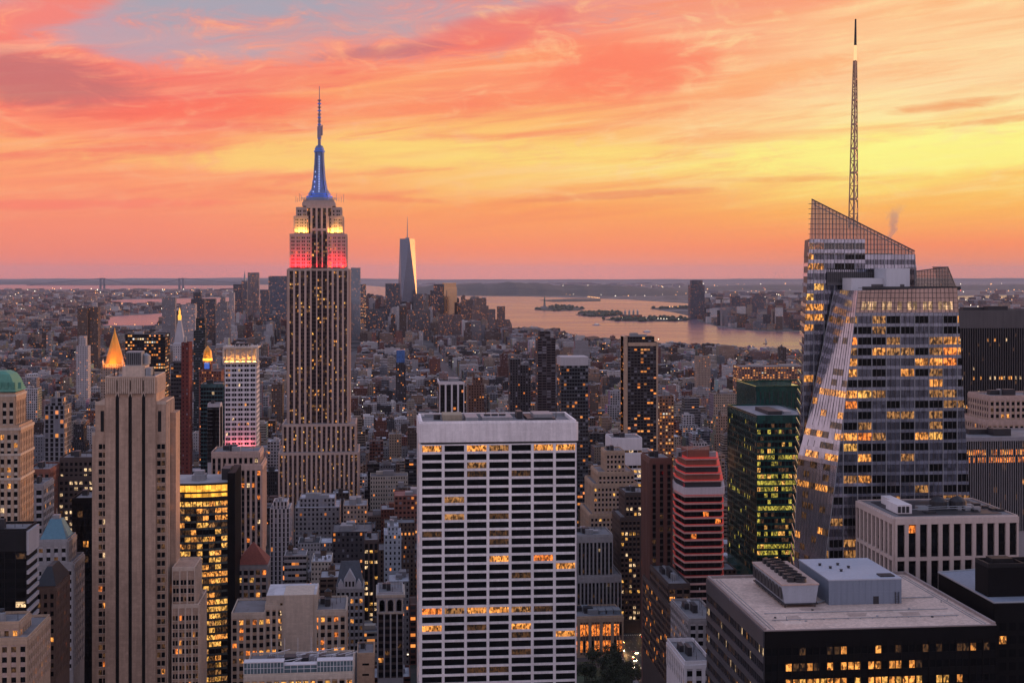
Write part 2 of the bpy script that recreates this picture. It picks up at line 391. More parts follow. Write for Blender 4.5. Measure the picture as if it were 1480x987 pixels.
def ground_mat():
    m, t, b = newmat('dim_city_ground'); p = wpos(t)
    n = t.noise(p, 0.0011, 8, 0.65); v = t.node('ShaderNodeTexVoronoi'); v.inputs['Scale'].default_value = 0.009; t.put(v.inputs['Vector'], p)
    k = t.m('ADD', n, t.m('MULTIPLY', t.m('SUBTRACT', t.xyz(v.outputs['Color'])[0], 0.5), 0.7))
    t.put(b.inputs['Base Color'], t.ramp(k, [(0.2, (.03,.04,.03,1)), (0.45, (.07,.065,.065,1)), (0.6, (.13,.115,.11,1)), (0.85, (.24,.21,.20,1))]))
    b.inputs['Roughness'].default_value = 0.9
    return m
def asphalt_mat():
    m, t, b = newmat('asphalt'); p = wpos(t); n = t.noise(p, 0.15, 6, 0.6)
    t.put(b.inputs['Base Color'], t.ramp(n, [(0.3, (.035,.035,.038,1)), (0.7, (.065,.062,.06,1))])); b.inputs['Roughness'].default_value = 0.7
    return m
def water_mat():
    m, t, b = newmat('rippled_bay_water'); p = wpos(t); x, y, z = t.xyz(p)
    b.inputs['Base Color'].default_value = (0.13, 0.085, 0.12, 1); b.inputs['IOR'].default_value = 1.33  # pink of the reflected sky partly put into the base colour
    t.put(b.inputs['Roughness'], t.fmix(t.noise(t.vec(t.m('MULTIPLY', x, 0.0007), t.m('MULTIPLY', y, 0.0036), 0.0), 1.0, 6, 0.65), 0.06, 0.40))
    h = t.m('ADD', t.noise(t.vec(x, t.m('MULTIPLY', y, 1.4), 0.0), 0.05, 5, 0.6), t.m('MULTIPLY', t.noise(t.vec(t.m('MULTIPLY', x, .3), y, 4.0), 0.006, 4, 0.6), 3.0))
    nb = t.node('ShaderNodeBump'); nb.inputs['Strength'].default_value = 0.10; nb.inputs['Distance'].default_value = 2.0
    t.put(nb.inputs['Height'], h); t.put(b.inputs['Normal'], nb.outputs[0])
    b.inputs['Specular IOR Level'].default_value = 0.5
    return m
def hill_mat():
    m, t, b = newmat('wooded_hills'); p = wpos(t)
    n = t.noise(p, 0.0018, 7, 0.65)
    t.put(b.inputs['Base Color'], t.ramp(n, [(0.3, (.022,.035,.028,1)), (0.6, (.05,.058,.05,1)), (0.8, (.15,.135,.13,1))])); b.inputs['Roughness'].default_value = 0.95
    return m
GROUND, ASPH, WATER, HILL = ground_mat(), asphalt_mat(), water_mat(), hill_mat()
FARY = 52000
g = MB()
g.face([(-32000, -1500, 0), (38000, -1500, 0), (38000, FARY, 0), (-32000, FARY, 0)])
tag(g.build('ground', [GROUND]), kind='structure')

# the rivers and the bay: sheets above the ground, outlined by their shores
BAY = [(1240,524),(1180,516),(1130,514),(1100,512),(1060,506),(1000,501),(950,499),(900,499),(860,494),(825,484),(800,478),(770,475),(735,474),(700,472),(650,469),(600,465),(540,460),(500,456),(470,452),(430,445),
       (380,444),(330,443),(280,442),(235,441),(165,441),(150,436),(180,433),(250,432),(330,430),(350,427),(420,424),(420,419),(330,418),(262,417.5),(150,418),(0,418.5),(-160,419),
       (-160,408.6),(0,408.4),(250,408.6),(420,411),(520,412),(580,417),(640,426),(700,428),(760,428.5),(850,431.5),(905,433),(950,436),(1000,439),(1000,441),(955,444),(940,446.5),(975,452),(1005,459),(1010,465),(1040,473),(1090,478.5),(1170,480),(1240,481)]
EASTR = [(138,474),(140,466),(152,459),(180,456),(210,455),(240,452),(243,458),(232,464),(225,470),(190,473)]
NBAY = [(1340,434),(1386,433),(1440,431),(1560,431),(1560,426.5),(1440,427),(1390,428),(1340,430)]
sheet('bay_water', px_poly(BAY), 0.5, WATER); sheet('east_river_water', px_poly(EASTR), 0.5, WATER); sheet('far_bay_water', px_poly(NBAY), 0.5, WATER)
def inpoly(x, y, poly):
    r = False; n = len(poly)
    for i in range(n):
        (a, b), (c, d2) = poly[i], poly[(i+1) % n]
        if (b > y) != (d2 > y) and x < (c - a) * (y - b) / (d2 - b) + a: r = not r
    return r
def wet(px, py): return inpoly(px, py, BAY) or inpoly(px, py, EASTR) or inpoly(px, py, NBAY)

# islands and low points of land in the bay
ISL = {'statue_island': [(772,447.5),(780,444.5),(800,443),(830,443.5),(846,446),(838,449),(806,449.8),(784,449.2)],
       'wooded_island': [(832,455),(842,452.5),(865,451),(893,452),(902,454.8),(890,457.4),(852,458)],
       'pier_island': [(872,462),(900,460),(930,459),(958,459.5),(985,460.5),(1000,462),(985,464.5),(930,465),(890,464.2)],
       'harbour_spit': [(940,446.2),(965,444.5),(1000,443.5),(1000,447),(970,447)],
       'harbour_pier': [(780,434.2),(830,432),(868,432.5),(868,435.5),(800,436.5)]}
for nm, pts in ISL.items():
    b = MB(); pl = px_poly(pts)
    if sum(a[0]*c[1]-c[0]*a[1] for a, c in zip(pl, pl[1:]+pl[:1])) < 0: pl.reverse()
    b.prism(pl, 0.0, 3.0); tag(b.build(nm, [HILL]), kind='structure')

# hills: the low ridge across the bay, and the rim of the land at the horizon
def ridge(name, pxs, Y0, Y1, tops, seed):
    rs = random.Random(seed); n = 90; rows = 7; b = MB(); grid = []
    ph = [rs.uniform(0, 6.28) for _ in range(8)]
    for j in range(rows):
        f = j / (rows - 1); q = Y0 + (Y1 - Y0) * f; prof = math.sin(math.pi * min(1, f * 1.0)) ** 0.7
        row = []
        for i in range(n + 1):
            px = pxs[0] + (pxs[1] - pxs[0]) * i / n
            top = np.interp(px, [a for a, _ in tops], [c for _, c in tops])
            k = 1 + 0.10*math.sin(px*0.05+ph[0]) + 0.07*math.sin(px*0.13+ph[1]+j) + 0.05*math.sin(px*.31+ph[2]*j)
            l = (px - CX) / F * q
            row.append((l*C_ + q*S_, q*C_ - l*S_, max(-.9, top * k * prof - (0 if 0 < j < rows-1 else 0.9))))
        grid.append(row)
    for j in range(rows - 1):
        for i in range(n): b.face([grid[j][i], grid[j][i+1], grid[j+1][i+1], grid[j+1][i]])
    o = b.build(name, [HILL]); o['kind'] = 'structure'
    for pl in o.data.polygons: pl.use_smooth = True
ridge('wooded_hills', (560, 1010), 15400, 21500, [(560,20),(600,62),(650,112),(700,128),(760,120),(840,96),(900,82),(960,50),(1010,10)], 3)
ridge('far_hills', (-150, 1640), 43000, 50500, [(-150,60),(100,75),(300,90),(420,105),(520,80),(600,40),(900,50),(1100,70),(1300,95),(1500,80),(1640,80)], 5)
ridge('low_far_shore', (-150, 470), 30500, 36000, [(-150,40),(0,55),(200,60),(300,72),(420,80),(470,10)], 8)
ridge('low_inland_hills', (960, 1640), 20500, 27000, [(960,5),(1040,40),(1150,55),(1300,40),(1450,60),(1640,50)], 11)

# streets of the near grid: avenue beside the dark roof, kerbs, markings, side streets
AVX = ground(952, 985)[0]
AVS = [AVX + k * 262 for k in range(-9, 10)]
MARK = stone('road_paint', (0.6, 0.6, 0.56)); PAVE = stone('pavement_concrete', (0.26, 0.25, 0.24))
b = MB()
for a in AVS: b.face([(a-13, 380, .004), (a+13, 380, .004), (a+13, 4300, .004), (a-13, 4300, .004)])
tag(b.build('avenue_road', [ASPH]), kind='structure')
b = MB()
for k in range(14):
    q = 640 + 80*k
    b.face([(-900, q, .008), (1100, q, .008), (1100, q+11, .008), (-900, q+11, .008)])
tag(b.build('street_road', [ASPH]), kind='structure')
b = MB()
for ln in (-8.4, -4.2, 0, 4.2, 8.4):
    for k in range(90):
        q = 600 + k*9.0
        if (q - 640) % 80 > 13: b.face([(AVX+ln-.08, q, .014), (AVX+ln+.08, q, .014), (AVX+ln+.08, q+3, .014), (AVX+ln-.08, q+3, .014)])
for k in range(8):
    for s in range(16):
        x = AVX - 12 + s*1.6; b.face([(x, 636+80*k, .014), (x+.8, 636+80*k, .014), (x+.8, 639+80*k, .014), (x, 639+80*k, .014)])
tag(b.build('road_markings', [MARK]), kind='structure')
b = MB()
for k in range(9):
    for sx in (-1, 1):
        x0 = AVX + sx*13; x1 = AVX + sx*18.5
        b.box(min(x0,x1), max(x0,x1), 651+80*k, 720+80*k, 0, .14)
tag(b.build('pavement', [PAVE]), kind='structure')

# air: an even evening haze round the whole scene
def haze():
    m = bpy.data.materials.new('evening_haze'); m.use_nodes = True; t = NT(m.node_tree)
    v = t.node('ShaderNodeVolumePrincipled'); v.inputs['Color'].default_value = (0.72, 0.75, 0.96, 1)
    v.inputs['Density'].default_value = HAZE; v.inputs['Anisotropy'].default_value = 0.0
    t.put(t.node('ShaderNodeOutputMaterial').inputs['Volume'], v.outputs[0])
    b = MB(); b.box(-40000, 46000, -2500, FARY + 3000, -1.0, 530)
    o = b.build('haze', [m]); o['kind'] = 'stuff'
HAZE = 1.15e-5
haze()

# ================================================================== BUILDINGS WITH MODELLED FACADES
LIT = {'a': L_AMB, 'o': L_ORG, 'y': L_YEL, 'w': L_WRM, 'd': L_DIM, 'g': L_GRN, '.': GLASS, 'b': BGLASS, 'c': L_COOL, 'm': L_MID}
HEROES = []          # (short description, screen box, Y, footprint)
_wm = {}
class Hero:
    """One building: an Empty at its base; wall, roof, trim and window parts."""
    def __init__(s, name, label, cat, x0, x1, y0, y1, short=None, box=None, group=None, mats=None):
        s.foot = (x0, x1, y0, y1)
        s.root = thing(name, label, cat, ((x0+x1)/2, (y0+y1)/2, 0), group)
        s.win = []; s.parts = {}; s.matd = {}
        HEROES.append((short, box, y0, (x0, x1, y0, y1)))
    def mb(s, part, mats):
        if part not in s.parts: s.parts[part] = MB(); s.matd[part] = mats
        return s.parts[part]
    def w(s, fr, u0, u1, z0, z1, dd, k, name='window'): s.win.append((fr, u0, u1, z0, z1, dd, k, name))
    def quadwin(s, pts, k): s.win.append((None, pts, 0, 0, 0, 0, k, 'window'))
    def done(s, limit=100, **kw):
        for nm, b in s.parts.items():
            for q in (b.clusters() if nm == 'roof_machinery' and b.f else [b]): q.build(nm, s.matd[nm], s.root)
        def size(q):
            if q[0] is None:
                a, b2, c, d2 = [Vector(p) for p in q[1]]; ar = ((b2-a).cross(d2-a)).length; mid = (a+c)/2; n = (b2-a).cross(d2-a).normalized()
            else:
                fr, u0, u1, z0, z1, dd = q[:6]; ar = (u1-u0)*(z1-z0); mid = Vector(P(fr, (u0+u1)/2, (z0+z1)/2, dd)); n = Vector((*fr[2], 0))
            px, py = proj(*mid)
            v = Vector((0,0,CAMZ)) - mid
            vis = 1.0 if -10 < px < 1490 and 0 < py < 990 else 0.01
            return vis * ar * max(0.0, n.dot(v.normalized())) / v.length_squared * (1.25 if q[6] != '.' else 1)
        order = sorted(s.win, key=lambda q: -size(q))
        rest = MB(); keys = sorted(LIT); off = s.root['_o']
        mats = [LIT[k] for k in keys]
        for i, q in enumerate(order):
            fr, u0, u1, z0, z1, dd, k, nm = q
            if fr is None: pts = [tuple(p) for p in u0]
            else: pts = [P(fr, u0, z0, dd), P(fr, u1, z0, dd), P(fr, u1, z1, dd), P(fr, u0, z1, dd)]
            if i < limit:
                if fr is None:
                    b = MB(); b.face(pts, keys.index(k)); o = b.build(nm, mats, s.root)
                else:
                    key = (round(u1-u0, 2), round(z1-z0, 2), k)
                    if key not in _wm:
                        b = MB(); a, h = key[0], key[1]; b.face([(0,0,0),(a,0,0),(a,0,h),(0,0,h)]); _wm[key] = b.mesh('window_pane', [LIT[k]])
                    o = bpy.data.objects.new(nm, _wm[key]); COL.objects.link(o); o.parent = s.root
                    o.location = tuple(a-c for a, c in zip(pts[0], off)); o.rotation_euler = (0, 0, math.atan2(fr[1][1], fr[1][0]))
            else: rest.face(pts, keys.index(k))
        if rest.f:
            o = rest.build('window', mats, s.root); o['kind'] = 'stuff'
        return s

def lights(p_cell, p_row=0.0, row_cell=0.7, pal='aaaow', dim=0.15, seed=None):
    """Which rooms are lit: now and then nearly a whole floor, else single rooms."""
    rs = random.Random(seed if seed is not None else random.random()); rows = {}
    def f(i, j):
        if j not in rows: rows[j] = (rs.random() < p_row, rs.random(), rs.random())
        hot, a, b2 = rows[j]
        p = row_cell if hot else p_cell
        if rs.random() < p: return rs.choice(pal)
        return 'd' if rs.random() < dim else '.'
    return f

def grid(h, wall, fr, u0, u1, z0, z1, nb, nf, pier=1.0, span=1.4, proud=0.5, sproud=0.25, pm=0, sm=1, lit=None, sub=1, mull=0.25, back=2, top_gap=0.0, core=True, edge=None, mm=None):
    """Piers and spandrels standing proud of a plane of window panes."""
    W = (u1-u0)/nb; H = (z1-z0)/nf; lit = lit or (lambda i, j: '.')
    if core: wall.fbox(fr, u0+.02, u1-.02, z0+.02, z1-.02, -.35, -.06, back)
    for i in range(nb+1):
        c = u0 + i*W; e = (edge if edge is not None else pier)/2
        a, b2 = c-pier/2, c+pier/2
        if i == 0: a, b2 = u0, u0+e
        if i == nb: a, b2 = u1-e, u1
        if pier > 0: wall.fbox(fr, a, b2, z0, z1, -.2, proud, pm)
    for j in range(nf+1):
        c = z0 + j*H
        a, b2 = c-span/2, c+span/2
        if j == 0: a = z0+.01
        if j == nf: b2 = z1-.01
        wall.fbox(fr, u0+.03, u1-.03, a, b2, -.25, sproud, sm)
    for i in range(nb):
        a0, a1 = u0+i*W+pier/2, u0+(i+1)*W-pier/2
        if i == 0: a0 = u0+(edge if edge is not None else pier)/2
        if i == nb-1: a1 = u1-(edge if edge is not None else pier)/2
        sw = (a1-a0)/sub
        for q in range(1, sub):
            wall.fbox(fr, a0+q*sw-mull/2, a0+q*sw+mull/2, z0+.05, z1-.05, -.2, (proud+sproud)/2+.01, pm if mm is None else mm)
        for j in range(nf):
            for q in range(sub):
                h.w(fr, a0+q*sw, a0+(q+1)*sw, z0+j*H+span/2, z0+(j+1)*H-span/2, 0, lit(i*sub+q, j))

def flatroof(h, x0, x1, y0, y1, z, mats, m=0, para=1.2, th=0.5, name='roof', pname='parapet', pmats=None):
    r = h.mb(name, [ROOF] if mats is None else mats); r.box(x0+th, x1-th, y0+th, y1-th, z-.8, z-.02, m, (0.20,0.19,0.2,1))
    p = h.mb(pname, pmats)
    for q in ((x0,x1,y0,y0+th),(x0,x1,y1-th,y1),(x0,x0+th,y0+th,y1-th),(x1-th,x1,y0+th,y1-th)): p.box(*q, z-.9, z+para, 0)

def aclamp(h, x, y, z, n=1, seed=0, mats=None):
    rs = random.Random(seed); b = h.mb('roof_machinery', [STEEL, DARKM])
    for _ in range(n):
        a, c, e = rs.uniform(1.5, 4), rs.uniform(1.5, 4), rs.uniform(1, 2.6)
        u, v = x + rs.uniform(-1,1)*mats[0], y + rs.uniform(-1,1)*mats[1]
        b.box(u, u+a, v, v+c, z, z+e, rs.choice((0,0,1))); b.box(u+.3, u+a-.3, v+.3, v+c-.3, z+e, z+e+.25, 1)

def area(name, parent, loc, aim, sx, sy, col, watts, spread=160):
    d = bpy.data.lights.new(name, 'AREA'); d.shape = 'RECTANGLE'; d.size = sx; d.size_y = sy; d.color = col; d.energy = watts; d.spread = math.radians(spread)
    o = bpy.data.objects.new(name, d); COL.objects.link(o)
    o.location = tuple(a-c for a, c in zip(loc, parent['_o'])); o.parent = parent
    o.rotation_euler = (Vector(aim)-Vector(loc)).to_track_quat('-Z', 'Y').to_euler()
    return o

# ---- the white gridded office slab in the middle
Y0 = 610; x0, x1 = gx(608, Y0), gx(833, Y0); zt = gz(610, 720, Y0); y1 = Y0+37
TRAV = stone('white_travertine', (0.84, 0.78, 0.78), 0.7, 0.34, course=.05); DSP = stone('black_spandrel', (0.02,0.02,0.022), 0.4)
h = Hero('office_tower', 'broad white stone office slab with a regular grid of black ribbon windows', 'office tower', x0, x1, Y0, y1, 'the white gridded slab', (604,596,836,987))
wl = h.mb('wall', [TRAV, TRAV, DSP])
fz = gz(641, 720, Y0); nf = 42; z0 = fz - nf*3.86
wl.box(x0+.4, x1-.4, Y0+.4, y1-.4, 0, zt-1.5, 2)
for fr, W, nb in ((front(x0,Y0), x1-x0, 7), (lside(x0,y1), y1-Y0, 4), (rside(x1,Y0), y1-Y0, 4)):
    wl.fbox(fr, 0, W, fz+.9, zt-.3, -.6, .55, 0)
    for i in range(nb+1): wl.fbox(fr, max(.02, i*W/nb-.5), min(W-.02, i*W/nb+.5), fz+1.0, zt-.1, .5, .85, 0)
grid(h, wl, front(x0,Y0), 0, x1-x0, z0, fz, 7, nf, pier=1.25, span=1.12, proud=.7, sproud=.42, lit=lights(.05, .14, .55, 'amoamadm', .06, 5), core=False)
grid(h, wl, lside(x0,y1), 0, y1-Y0, z0, fz, 4, nf, pier=1.25, span=1.12, proud=.7, sproud=.42, lit=lights(.05, .08, .5, 'aao', .1, 6), core=False)
for q in list(h.win):                       # the low band of louvres under the blank top
    pass
wl.fbox(front(x0,Y0), .3, x1-x0-.3, fz+.2, fz+.9, -.3, .1, 2)
flatroof(h, x0, x1, Y0, y1, zt-.9, None, para=1.5, th=.9, pmats=[TRAV])
m_ = h.mb('roof_machinery', [STEEL, DARKM, stone('buff_panel', (.32,.27,.2))])
X = lambda px: gx(px, Y0+18)
m_.box(X(640), X(668), Y0+16, Y0+30, zt-.9, zt+1.8, 2); m_.box(X(672), X(690), Y0+12, Y0+28, zt-.9, zt+1.0, 0); m_.box(X(696), X(740), Y0+14, Y0+30, zt-.9, zt+.7, 0)
m_.box(X(748), X(756), Y0+20, Y0+30, zt-.9, zt+2.6, 1); m_.box(X(760), X(800), Y0+10, Y0+31, zt-.9, zt+.4, 1); m_.box(X(770), X(797), Y0+14, Y0+28, zt-.9, zt+2.0, 0)
for px in (632, 705, 716, 727): m_.lathe(X(px), Y0+22, [(1.6, zt-.9), (1.6, zt+1.4), (1.1, zt+1.5)], 10, 1)
m_.lathe(X(703), Y0+22, [(.15, zt-.9), (.1, zt+5)], 6, 1); m_.lathe(X(806), Y0+24, [(.15, zt-.9), (.1, zt+4)], 6, 1)
m_.box(X(615), X(826), Y0+33, Y0+34.5, zt-.9, zt+.5, 0); m_.box(X(637), X(690), Y0+5, Y0+6, zt-.9, zt, 1)
h.done()

# ---- tall beige tower with three dark vertical slits
Y0 = 630
LIME = stone('warm_limestone', (0.43, 0.295, 0.218), 0.85, 0.5, course=.10); LIME2 = stone('pale_limestone', (0.56, 0.435, 0.345), 0.85, .35, course=.08); BLK = stone('black_recess', (0.006,0.006,0.007), .6)
px = lambda p, y=Y0: gx(p, y)
h = Hero('art_deco_tower', 'tall beige stone tower with three narrow black slits up its front', 'skyscraper', px(133), px(287), Y0, Y0+52, 'the beige three-slit tower', (131,520,300,987))
wl = h.mb('wall', [LIME, LIME2, BLK])
zA, zS, zW, zL = gz(545,190,Y0), gz(575,190,Y0), gz(582,190,Y0), gz(627,140,Y0)
D0 = 26
xl, xr = px(152), px(225)
wl.box(xl+.3, xr-.3, Y0+.6, Y0+D0, 0, zA-1, 0)
sl = [(167,172.3),(185.6,190.8),(205,210.2)]
edges = [152] + [e for s in sl for e in s] + [225]
fr = front(xl, Y0)
for i in range(0, 8, 2): wl.fbox(fr, px(edges[i])-xl, px(edges[i+1])-xl, 0, zS, -1.0, .35, 0)
for a, b2 in sl:
    u0, u1 = px(a)-xl, px(b2)-xl
    wl.fbox(fr, u0, u1, 0, zS+2.2, -.9, -.55, 2)
    c = (u0+u1)/2
    for sgn in (0, 1):                       # pointed heads of the slits
        e = u0 if sgn == 0 else u1
        pts = [P(fr, e, zS, .35), P(fr, e, zS+2.4, .35), P(fr, c, zS+2.4, .35)]
        wl.face(pts if sgn else pts[::-1], 1)
    wl.fbox(fr, u0, u1, zS+2.4, zS+2.6, -1, .34, 0); wl.fbox(fr, u0+.5, u1-.5, zS+3, zS+8, -.5, .75, 1)
wl.fbox(fr, 0, xr-xl, zS+2.6, zA, -1.0, .30, 0)
for i in range(27):
    u = (i+.5)*(xr-xl)/27
    wl.fbox(fr, u-.22, u+.22, zA-7.5, zA-.4, .2, .75, 1)
fs = rside(xr, Y0)
wl.fbox(fs, 0, D0-1, zW-4, zA, -1, .3, 0)
for i in range(18):
    u = (i+.5)*(D0-1)/18; wl.fbox(fs, u-.25, u+.25, zA-7.5, zA-.4, .2, .7, 1)
wl.fbox(lside(xl, Y0+D0), 0, D0-1, zW-4, zA, -1, .3, 0)
flatroof(h, xl, xr, Y0, Y0+D0+2, zA-.6, None, para=1.0, th=.6, pmats=[LIME2])
bk = h.mb('penthouse', [LIME2, STEEL, DARKM])
bk.box(px(172), px(205), Y0+8, Y0+20, zA-1, zA+4.5, 0); bk.box(px(176), px(199), Y0+10, Y0+18, zA+4.5, zA+11, 1)
for i in range(8): bk.box(px(177)+i*.85, px(177)+i*.85+.4, Y0+9.6, Y0+10, zA+5, zA+10.5, 2)
for a in (158, 163, 209, 216): bk.lathe(px(a), Y0+12, [(.25, zA-1), (.25, zA+3.5)], 6, 2)
bk.box(px(206), px(214), Y0+8, Y0+16, zA-1, zA+3.5, 1)
tk = h.mb('water_tank', [STEEL, DARKM]); tk.lathe(px(203), Y0+15, [(2.0, zA+5), (2.0, zA+9), (0.2, zA+10.2)], 12, 0)
# shoulders with paired windows
def pairs(fr, us, z0, z1, pitch, w_, h_, lit, gap=.45):
    n = int((z1-z0)/pitch)
    for j in range(n):
        for i, u in enumerate(us):
            for s in (-1, 1):
                a = u + s*(gap/2) + (0 if s > 0 else -w_); h.w(fr, a, a+w_, z0+j*pitch+.9, z0+j*pitch+.9+h_, .38, lit(i*2+s, j))
                wl.fbox(fr, a-.12, a+w_+.12, z0+j*pitch+.62, z0+j*pitch+.86, .2, .55, 1)
for (a, b2, zt, sl_) in ((137, 152, zW, 147), (225, 240, zW, 230)):
    wl.box(px(a), px(b2), Y0+.9, Y0+D0-2, 0, zt, 0); f2 = front(px(a), Y0+.9)
    u = px(sl_-2.2)-px(a); wl.fbox(f2, u, u+1.5, gz(624,sl_,Y0), gz(594,sl_,Y0), -.3, .05, 2)
    wl.fbox(f2, 0, px(b2)-px(a)-.02, zt-1, zt+.6, -.4, .2, 1)
    zb = gz(640, sl_, Y0)
    pairs(f2, [px(148 if a == 137 else 232.5)-px(a)], zb-40*3.81, zb, 3.81, 1.5, 2.3, lights(.07, 0, 0, 'aaow', .2, a))
wl.box(px(132), px(137), Y0+1.6, Y0+D0-4, 0, zL, 0)
wl.fbox(front(px(132), Y0+1.6), 0, px(137)-px(132), zL-.8, zL+.5, -.4, .2, 1)
f3 = rside(px(240), Y0+1.0)
for j in range(50):
    z = zW-9-j*3.81
    for u in (3.2, 7.8, 12.4, 17.0, 21.0): h.w(f3, u, u+1.7, z, z+2.3, .06, '.' if R() > .08 else 'a')
for u in (1.6, 6.2, 10.8, 15.4, 20.2): wl.fbox(f3, u-.5, u+.5, 0, zW, -.2, .5, 1)
wl.box(px(240), px(249), Y0+11, Y0+D0-2, 0, gz(600,245,Y0), 0)
flatroof(h, px(225), px(240), Y0+1, Y0+D0-2, zW, None, para=.6, th=.4, pmats=[LIME2])
# lower annexe, stepping down
for (a, b2, ya, yb, pt) in ((248, 281, 2.0, 24, 823), (248, 287, 1.0, 30, 876)):
    z = gz(pt, 265, Y0); wl.box(px(a), px(b2), Y0+ya, Y0+yb, 0, z, 0)
    f4 = front(px(a), Y0+ya); n = 3 if b2 < 285 else 4
    wl.fbox(f4, 0, px(b2)-px(a), z-1.0, z+.7, -.4, .3, 1)
    us = [(k+.5)*(px(b2)-px(a))/n for k in range(n)]
    pairs(f4, us, (gz(876,265,Y0)+1 if pt < 850 else 20), z-3.5, 3.81, 1.05, 2.2, lights(.10, 0, 0, 'aaow', .2, a+b2))
    for k in range(n+1): wl.fbox(f4, max(.01, k*(px(b2)-px(a))/n-.35), min(px(b2)-px(a)-.01, k*(px(b2)-px(a))/n+.35), 0, z-.02, -.2, .5, 1)
    f5 = rside(px(b2), Y0+ya)
    for j in range(24):
        zz = z-4.5-j*3.81
        for u in range(2, int(yb-ya)-2, 4): h.w(f5, u, u+1.8, zz, zz+2.2, .05, '.' if R() > .12 else 'a')
    for u in range(1, int(yb-ya), 4): wl.fbox(f5, u-.5, u+.5, 0, z, -.2, .45, 1)
    flatroof(h, px(a), px(b2), Y0+ya, Y0+yb, z, None, para=.8, th=.4, pmats=[LIME2])
h.done()

# ---- the tall stepped skyscraper with red, gold and blue floodlights
Y0 = 1310
ELIME = stone('grey_limestone', (0.50, 0.365, 0.31), 0.85, 0.28); ESP = stone('aluminium_spandrel', (0.062, 0.040, 0.038), 0.6, .4, spec=.1)
px = lambda p, y=Y0: gx(p, y)
h = Hero('art_deco_skyscraper', 'tallest stepped stone skyscraper floodlit red and gold under a blue lit mast', 'skyscraper', px(404), px(518), Y0-10, Y0+54, 'the floodlit skyscraper', (402,120,520,712))
wl = h.mb('wall', [ELIME, ESP, DSP])
def estrip(a, b2, pt, pb, yo, nb, seed, depth=46, sub=2, p_row=.16, side=True, pier=2.0, sm=1, mm=1):
    z1_, z0_ = gz(pt, 460, Y0), gz(pb, 460, Y0); n = max(1, round((z1_-z0_)/3.75)); X0, X1 = px(a), px(b2)
    wl.box(X0+.3, X1-.3, Y0+yo+.3, Y0+yo+depth, 0, z1_-.5, 0)
    grid(h, wl, front(X0, Y0+yo), 0, X1-X0, z0_, z1_-2.2, nb, n, pier=pier, span=1.7, proud=.75, sproud=.1, sm=sm, lit=lights(.14, p_row*.5, .5, 'mmmmyam', .25, seed), sub=sub, mull=.6, mm=mm)
    wl.fbox(front(X0, Y0+yo), 0, X1-X0, z1_-2.3, z1_, -.5, .8, 0)
    if side:
        for fr in (rside(X1, Y0+yo), lside(X0, Y0+yo+depth)):
            grid(h, wl, fr, 0, depth, z0_, z1_-2.2, 6, n, pier=1.5, span=1.7, proud=.7, sproud=.1, lit=lights(.03, 0, 0, 'a', 0, seed+9), sub=2, mull=.8)
            wl.fbox(fr, 0, depth, z1_-2.3, z1_, -.5, .75, 0)
    r = h.mb('roof', [ROOF]); r.box(X0+.8, X1-.8, Y0+yo+.8, Y0+yo+depth-.8, z1_-.3, z1_+.15, 0, (.22,.21,.22,1))
Hh = h
estrip(404, 518, 652, 815, -9, 17, 1, 62, p_row=.12); estrip(409, 514, 612, 652, -4, 15, 2, 54)
estrip(417, 449.5, 388, 612, 0, 4, 3, 44); estrip(473.5, 503, 388, 612, 0, 4, 4, 44); estrip(449.5, 473.5, 388, 612, 3.5, 3, 5, 36, side=False, p_row=.45, pier=1.3)
wl.box(px(503)-.5, px(505), Y0+9, Y0+36, 0, gz(388,460,Y0)-1, 0); wl.box(px(413.5), px(417)+.5, Y0+9, Y0+36, 0, gz(388,460,Y0)-1, 0)
for k in range(7): wl.fbox(rside(px(505), Y0+9), 1+k*4, 2.6+k*4, 0, gz(389,460,Y0), -.2, .7, 0)
estrip(419.5, 449.5, 338, 388, 2, 4, 6, 40, sm=0, mm=0); estrip(473.5, 500, 338, 388, 2, 4, 7, 40, sm=0, mm=0); estrip(449.5, 473.5, 330, 388, 5, 3, 8, 34, side=False, pier=1.3)
estrip(425, 446, 312, 338, 6, 3, 9, 32, sm=0, mm=0); estrip(474, 495, 312, 338, 6, 3, 10, 32, sm=0, mm=0); estrip(428, 492.5, 299, 338, 8.5, 8, 11, 28, sm=0, mm=0); estrip(442, 480, 297, 338, 5.6, 5, 12, 34, side=False)
cx, cyy = (px(432)+px(488))/2, Y0+24
mp = DEP = dep(cx, Y0)/F
zz = lambda py: gz(py, 460, Y0+24)
cr = h.mb('crown', [ELIME, STEEL, DARKM])
cr.lathe(cx, cyy, [(26*mp*1.3, zz(299)), (26*mp*1.3, zz(294)), (25*mp*1.3, zz(294)), (24*mp*1.3, zz(290.5))], 4, 0, math.pi/4)
for k in range(22): cr.box(cx-17+k*1.58, cx-16.4+k*1.58, cyy-17.1, cyy-16.8, zz(290.5), zz(288), 1)
cr.box(cx-17, cx+17, cyy-17.15, cyy-16.75, zz(288), zz(287.4), 1)
MAST = stone('floodlight_tinted_aluminium', (0.15, 0.19, 0.33), .45, .3, metal=.2); BLUE = glow('blue_lamp', (.08, .18, .7), .4); BLUW = glow('pale_blue_lamp', (.5, .62, 1.0), .8)  # the mast's blue floodlighting is partly put into its metal colour
ms = h.mb('mast', [MAST, DARKM])
ms.lathe(cx, cyy, [(r*mp, zz(y)) for r, y in ((20,290.5),(19,286),(16,283),(15.5,279),(12,274),(10.5,266),(9,256),(8,244),(7.2,230),(7,221),(7.6,220),(7.6,218),(6.4,217),(6.2,214),(5,211.5),(2.4,210),(1.6,208))], 16)
